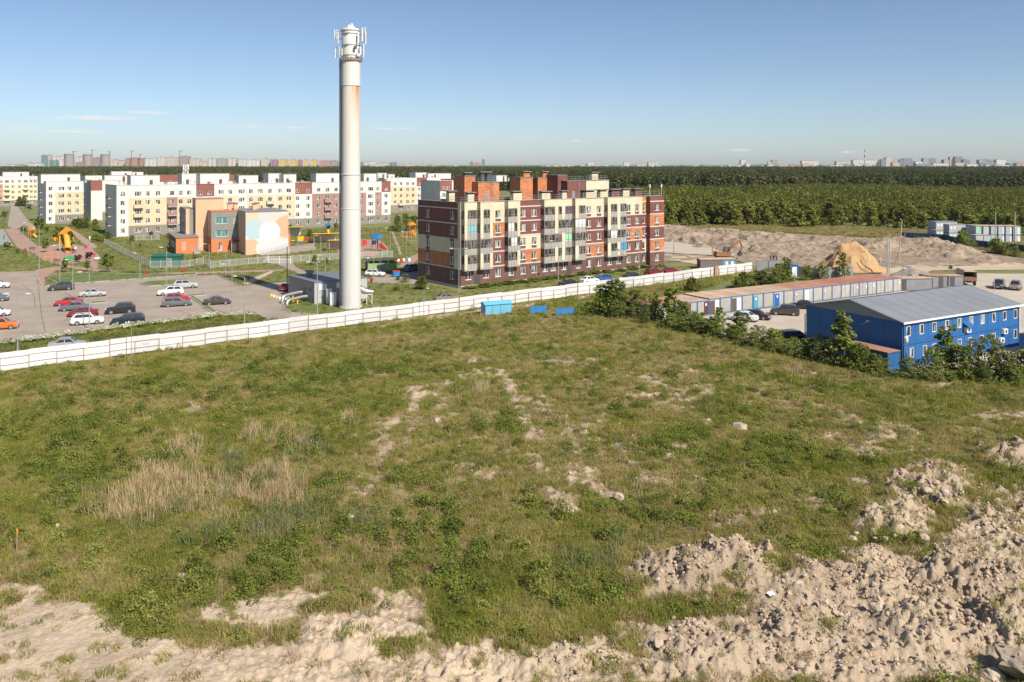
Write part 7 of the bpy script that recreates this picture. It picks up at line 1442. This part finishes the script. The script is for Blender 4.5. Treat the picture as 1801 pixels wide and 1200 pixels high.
for i, (x0, x1, yt, c) in enumerate(SK):
    Yd = (2900 if x0 < 640 else 4000)+(120 if yt < 284 else -160)+rr_.uniform(-40, 40); w_ = (x1-x0)/FPX*Yd; zt = CAM_H+(HOR-yt)/FPX*Yd
    tall = zt > 38; sz = 'tower' if zt > 46 else 'mid-height block' if zt > 30 else 'low block'
    side = 'of the near city quarter' if x0 < 640 else 'of the far city'
    t = thing('city_tower_block', f'{names[c]} {sz} {side} beyond the pine wood', 'apartment block', ((x0-CX)/FPX*Yd, Yd, 0), rr_.uniform(-.06, .06), 'city blocks beyond the pine wood')
    d_ = min(w_, 26); m = MB(); m.box(0, w_*.985, 0, d_, 0, zt-1.5); m.build('wall', TM[c], t); m = MB(); m.box(w_*.3, w_*.6, d_*.3, d_*.7, zt-1.0, zt+1.5); m.box(-.3, w_*.985+.3, -.3, d_+.3, zt-1.5, zt-.9); m.build('roof', TM['grey'] if c in ('white', 'slate') else TM['concrete'], t)
for x0, x1, yt in ((113.5, 129.5, 271.5), (146.5, 161.5, 272), (177.5, 193, 272)):
    Yd = 2850; w_ = (x1-x0)/FPX*Yd; zt = CAM_H+(HOR-yt)/FPX*Yd; t = thing('round_tower_block', 'round concrete tower block on the skyline under construction', 'tower block', (((x0+x1)/2-CX)/FPX*Yd, Yd, 0), 0, 'round tower blocks'); m = MB(); m.lathe([(w_/2, 0), (w_/2, zt-2)], 28); m.build('wall', TM['concrete'], t, smooth=True); m = MB(); m.lathe([(w_/2+.6, zt-2), (w_/2+.6, zt), (w_/2-2, zt+1)], 28); m.build('roof', TM['slate'], t)
def crane(px, ytop, jib, lb):
    Yd = 3000; zt = CAM_H+(HOR-ytop)/FPX*Yd; t = thing('tower_crane', lb, 'crane', ((px-CX)/FPX*Yd, Yd, 0), 0, 'cranes over the city'); m = MB(); m.box(-.8, .8, -.8, .8, 0, zt); m.build('mast', M_redr, t); m = MB(); m.box(-jib*.35, jib, -.6, .6, zt-3, zt-1.6); m.build('jib', M_redr, t); m = MB(); m.box(-jib*.35, -jib*.25, -1.2, 1.2, zt-6, zt-3); m.build('counterweight', M_conc, t)
for px, yt, jb in ((129, 266, 14), (162, 263, 12), (193, 266, -10), (231, 265, 10), (246, 271, 9), (316, 265, 12)): crane(px, yt, jb, 'slender tower crane standing over the half-built city blocks')
Yd = 4200; t = thing('striped_chimney', 'tall red and white striped chimney on the skyline', 'chimney', ((1521-CX)/FPX*Yd, Yd, 0)); zt = CAM_H+(HOR-263)/FPX*Yd
for k in range(7): m = MB(); a0 = zt*k/7; a1 = zt*(k+1)/7; m.lathe([(4.2-2*k/7, a0), (4.2-2*(k+1)/7, a1)], 14); m.build('band', M_redr if k % 2 == 0 else M_white, t, smooth=True)
t = thing('lattice_mast', 'white lattice mast with antennas behind the white block roofs', 'mast', G(327, 404)); hm = hgt(404, 290); m = MB()
for a in range(3): m.tube([(math.cos(a*2.09)*.7, math.sin(a*2.09)*.7, 0), (math.cos(a*2.09)*.4, math.sin(a*2.09)*.4, hm)], .09, 4)
for k in range(16):
    for a in range(3): m.tube([(math.cos(a*2.09)*.65, math.sin(a*2.09)*.65, hm*k/16), (math.cos((a+1)*2.09)*.62, math.sin((a+1)*2.09)*.62, hm*(k+1)/16)], .05, 4, cap=False)
m.build('lattice', M_white_m, t)
for k, (a, z) in enumerate(((0, .97), (2, .95), (4, .96), (1, .9), (3.4, .89))): m = MB(); m.box(math.cos(a)*.9-.2, math.cos(a)*.9+.2, math.sin(a)*.9-.1, math.sin(a)*.9+.1, hm*z-1, hm*z+1); m.build('antenna', M_white_m, t)

# ------------------------------------------------------------------ people
M_skin = pmat('skin', (.5, .33, .25), .6)
def person(px, py, top, legs, rz, label, z=0, h=1.75, stride=.12):
    c = G(px, py); t = thing('person', label, 'person', (c.x, c.y, z), rz); k = h/1.75; me = bpy.data.meshes.new('body')
    P = [(0, 0, .95, .15, .12), (0, 0, 1.15, .15, .11), (0, .01, 1.38, .17, .11), (0, 0, 1.5, .06, .06), (0, -.01, 1.62, .085, .1), (0, -.01, 1.72, .07, .08)]; E = [(0, 1), (1, 2), (2, 3), (3, 4), (4, 5)]
    for s_ in (-1, 1):
        b = len(P); P += [(s_*.19, 0, 1.4, .06, .06), (s_*.25, .03, 1.14, .048, .048), (s_*.24, -.06, .92, .038, .038), (s_*.24, -.09, .8, .045, .03)]; E += [(2, b), (b, b+1), (b+1, b+2), (b+2, b+3)]
        b = len(P); sd_ = s_*stride; P += [(s_*.1, 0, .86, .095, .095), (s_*.11, -.02-sd_*.5, .48, .065, .065), (s_*.11, sd_, .09, .045, .05), (s_*.12, sd_-.14, .05, .045, .035)]; E += [(0, b), (b, b+1), (b+1, b+2), (b+2, b+3)]
    me.from_pydata([(p[0]*k, p[1]*k, p[2]*k) for p in P], E, []); o = link('body', me, t); md = o.modifiers.new('skin', 'SKIN'); sv = me.skin_vertices[0].data
    for i, p in enumerate(P): sv[i].radius = (p[3]*k, p[4]*k); sv[i].use_root = i == 0
    o.modifiers.new('sub', 'SUBSURF').levels = 1; o.modifiers['sub'].render_levels = 1
    dg = bpy.context.evaluated_depsgraph_get(); em = bpy.data.meshes.new_from_object(o.evaluated_get(dg)); o.modifiers.clear(); o.data = em
    for mm in (M_skin, top, legs, M_black): em.materials.append(mm)
    for p in em.polygons:
        z_ = p.center.z/k; p.material_index = 3 if z_ < .1 else 2 if z_ < .93 and abs(p.center.x) < .21*k else 0 if z_ > 1.47 or (z_ < .9) else 1; p.use_smooth = True
    m = MB(); m.lathe([(.005, 1.78), (.06, 1.765), (.092, 1.71), (.095, 1.64)], 10); m.build('hair', M_bark, t).scale = (k, k, k); return t
M_cl = {n_: pmat('cloth_'+n_, c_, .9) for n_, c_ in {'navy': (.02, .03, .07), 'black': (.015, .015, .018), 'blue': (.08, .32, .6), 'white': (.7, .7, .7), 'grey': (.2, .2, .21), 'red': (.45, .05, .04)}.items()}
for px, tp, lg, lb in ((1355, 'black', 'navy', 'person in black jacket standing first in the group by the spoil'), (1360.5, 'navy', 'navy', 'person in dark blue clothes standing between two others'), (1366, 'grey', 'black', 'person in grey top standing at the end of the group of three')): person(px, 460.5, M_cl[tp], M_cl[lg], random.uniform(0, 6), lb, float(site_h(np.array([G(px, 460.5).x]), np.array([G(px, 460.5).y]))[0])-.05, 1.9)
person(716, 463, M_cl['blue'], M_cl['blue'], 1.0, 'person in bright blue walking near the brick gable', 0, 1.75, .2); person(133, 444, M_cl['white'], M_cl['grey'], .6, 'person in white top with a pushchair by the tube slide', 0, 1.75, .2); person(7, 421, M_cl['navy'], M_cl['black'], 2, 'dark-clothed person standing on the grey court', 0, 1.7); person(246, 437, M_cl['black'], M_cl['black'], 1, 'dark-clothed person on the kindergarten path', 0, 1.7, .2); person(158, 424, M_cl['white'], M_cl['white'], 1, 'person in white near the hedge of the white block', 0, 1.7)
pt = thing('pushchair', 'dark pushchair beside the person in white', 'pushchair', G(129, 445), .6); m = MB(); m.box(-.3, .3, -.25, .25, .45, .95, 0, .05, .05); m.build('seat', M_cl['black'], pt); m = MB(); m.tube([(.25, 0, .9), (.6, 0, 1.1)], .03, 5); m.build('handle', M_galv, pt)
for x in (-.3, .3):
    for y in (-.25, .25): m = MB(); m.tube([(x, y-.02, .14), (x, y+.02, .14)], .14, 10); m.build('wheel', M_black, pt)

# ------------------------------------------------------------------ stones, clods and litter on the field
M_rock = pmat('pale_stone', (.50, .41, .32), .9, (.38, .305, .235), 2.2, detail=8, rnd=.15, coords='obj', bump=.03, bscale=9); M_clod = pmat('soil_clod', (.46, .36, .26), .95, (.36, .275, .195), 2, detail=6, rnd=.22, coords='obj', bump=.03, bscale=8)
def rock_mesh(name, seed, mat, sub=2, rough=.28):
    r = np.random.default_rng(seed); bm = bmesh.new(); bmesh.ops.create_icosphere(bm, subdivisions=sub, radius=1); off = r.random(3)*50
    pl = [(Vector(rand_dirs(r, 1)[0]), .55+.35*r.random()) for _ in range(7)]
    for v in bm.verts:
        p = v.co.copy()
        for nrm, d in pl:
            e = p.dot(nrm)-d
            if e > 0: p -= nrm*e
        n_ = float(fbm(np.array([p.x*1.7+off[0]]), np.array([p.y*1.7+p.z*1.3+off[1]]), 1.0, 3)[0]); v.co = p*(1-rough/2+rough*n_)
    me = bpy.data.meshes.new(name); bm.to_mesh(me); bm.free(); me.materials.append(mat); return me
M_bould = pmat('earthy_boulder', (.38, .305, .23), .95, (.27, .21, .16), 1.6, detail=9, coords='obj', bump=.06, bscale=7)
RK = [rock_mesh('stone', 40+i, M_rock, 3 if i in (0, 2, 5) else 2, .5) for i in range(8)]+[rock_mesh('stone', 77, M_bould, 5, .9)]
def stone(px, py, w_, hh, label, group=None, k=0, dz=-.3):
    c = G(px, py); z = float(field_z(c.x, c.y)[0]); c = G(px, py, z); s = w_/2/FPX*c.y; o = link('stone', RK[k if k == 8 else k % 8], None, (c.x, c.y, z+s*hh*.35), random.uniform(0, 6.28)); o.scale = (s, s*random.uniform(.7, 1), s*hh); return tag(o, label, 'stone', group)
stone(1300, 755, 32, .55, 'large flat-topped pale stone alone in the green grass', None, 0); stone(1143, 699, 14, .7, 'pale stone leaning against another on the open field', None, 1); stone(1155, 697, 14, .8, 'grey stone paired with another on the open field', None, 2); stone(1088, 877, 20, .8, 'round pale stone among the dry spoil', None, 3); stone(770, 742, 14, .8, 'pale angular stone in the dry strip', None, 4); stone(702, 918, 14, .6, 'brownish stone in the grass near the reeds', None, 5); stone(404, 798, 12, .8, 'small pale stone beside the reeds', None, 6); stone(587, 878, 14, .7, 'pale stone in the weeds right of the dry reeds', None, 7)
stone(1785, 1172, 84, .42, 'biggest boulder lying on the stony soil bank', None, 8); stone(1745, 1195, 44, .7, 'orange-brown boulder below the biggest one', None, 5); stone(1545, 1070, 34, .6, 'blocky pale boulder on the spoil slope', None, 1); stone(1578, 998, 28, .4, 'smooth flat grey stone on the upper spoil', None, 0); stone(1308, 1072, 16, .8, 'round pale stone below the clod heap', None, 3); stone(100, 928, 12, .9, 'pale lump of stone in the left weeds', None, 4)
r_ = random.Random(11)
for i in range(150):
    z_ = r_.random()
    if z_ < .55: px, py = r_.uniform(1400, 1800), r_.uniform(960, 1198)
    elif z_ < .7: px, py = r_.uniform(1090, 1420), r_.uniform(985, 1190)
    elif z_ < .85: px, py = r_.gauss(1640, 45), r_.gauss(865, 14)
    else: px, py = r_.uniform(1500, 1800), r_.uniform(900, 960)
    stone(px, py, r_.choice([7, 8, 9, 10, 12, 15, 19]), r_.uniform(.5, .9), 'loose pale stone on the bare soil bank', 'loose stones on the soil bank', i)
for i in range(60): px, py = r_.uniform(200, 1750), r_.uniform(640, 980); stone(px, py, r_.choice([4, 5, 6, 7]), r_.uniform(.5, .9), 'small stone lying scattered in the field grass', 'small stones in the field grass', i)
CL = [proto('clod', rock_mesh('clod', 60+i, M_clod, 1, .4)) for i in range(4)]
X, Y = sample_field(260000, 33, 75); b = field_bare(X, Y); hp = blobs(X, Y, HEAPS); right = sstep(-6, 6, X)
k = rng.random(len(X)) < np.clip(b*1.3-.35, 0, 1)*(.12+.75*right)*np.clip(.1+hp*1.1+(ridged(X, Y, .5, 2)-.45)*1.2, .06, 1)*(.3+.9*sstep(.42, .6, fbm(X-7, Y, .3, 3))); X, Y = X[k], Y[k]; n = len(X); s = .016+.085*rng.random(n)**5*(.5+1.4*right[k]); Z = field_z(X, Y)
scatter('soil_clods', CL, np.stack([X, Y, Z+s*.25], 1), rng.random(n)*6.28, np.stack([s*(.8+.5*rng.random(n)), s, s*(.55+.4*rng.random(n))], 1), rng.integers(0, 4, n), .4, 'soil', 'crumbled clods of pale soil on the spoil heaps')
def rag(px, py, w_, label, mat, hh=.35):
    c = G(px, py); z = float(field_z(c.x, c.y)[0]); s = w_/2/FPX*c.y; m = MB(); n_ = 7; vs = []
    for i in range(n_):
        for j in range(n_): u, v = i/(n_-1)*2-1, j/(n_-1)*2-1; vs.append((u*s*(1-.2*abs(v)), v*s*.8, s*hh*(math.sin(u*5+v*3)*.4+math.cos(v*6)*.3+.8)))
    m.add(vs, [(i*n_+j, i*n_+j+1, (i+1)*n_+j+1, (i+1)*n_+j) for i in range(n_-1) for j in range(n_-1)]); o = m.build('plastic_bag', mat, None, (c.x, c.y, z+.15), .4, smooth=True); tag(o, label, 'litter')
rag(617, 921, 16, 'pale blue plastic scrap in the grass beside the reeds', pmat('pale_blue_plastic', (.5, .62, .7), .5)); rag(319, 1028, 15, 'white plastic scrap on the grassy bank above the sand', M_plate); rag(1357, 1064, 15, 'white plastic scrap on the bare spoil', M_plate); rag(1459, 733, 8, 'white litter scrap below the sapling row', M_plate); rag(1226, 848, 8, 'white scrap lying in the dry spoil', M_plate)
t = thing('wooden_stake', 'orange-brown wooden stake standing in the grass by the sand', 'stake', G(29, 978)); t.location.z = float(field_z(t.location.x, t.location.y)[0]); m = MB(); m.tube([(0, 0, -.2), (.05, 0, 1.35)], .05, 6); m.build('shaft', M_wood, t); m = MB(); m.tube([(.042, 0, 1.2), (.05, 0, 1.36)], .055, 6); m.build('painted_top', M_orange_p, t)

# ------------------------------------------------------------------ summer haze between here and the city
hz = bpy.data.materials.new('haze'); hz.use_nodes = True; t = hz.node_tree; t.nodes.remove(t.nodes['Principled BSDF']); pv_ = N(t, 'ShaderNodeVolumePrincipled'); pv_.inputs['Color'].default_value = (.80, .88, .97, 1); pv_.inputs['Density'].default_value = .00004; pv_.inputs['Anisotropy'].default_value = 0.0
L(t, pv_, 0, t.nodes['Material Output'], 'Volume'); m = MB(); m.box(-6500, 6500, -60, 6200, -1, 135); tag(m.build('haze', hz), kind='stuff')
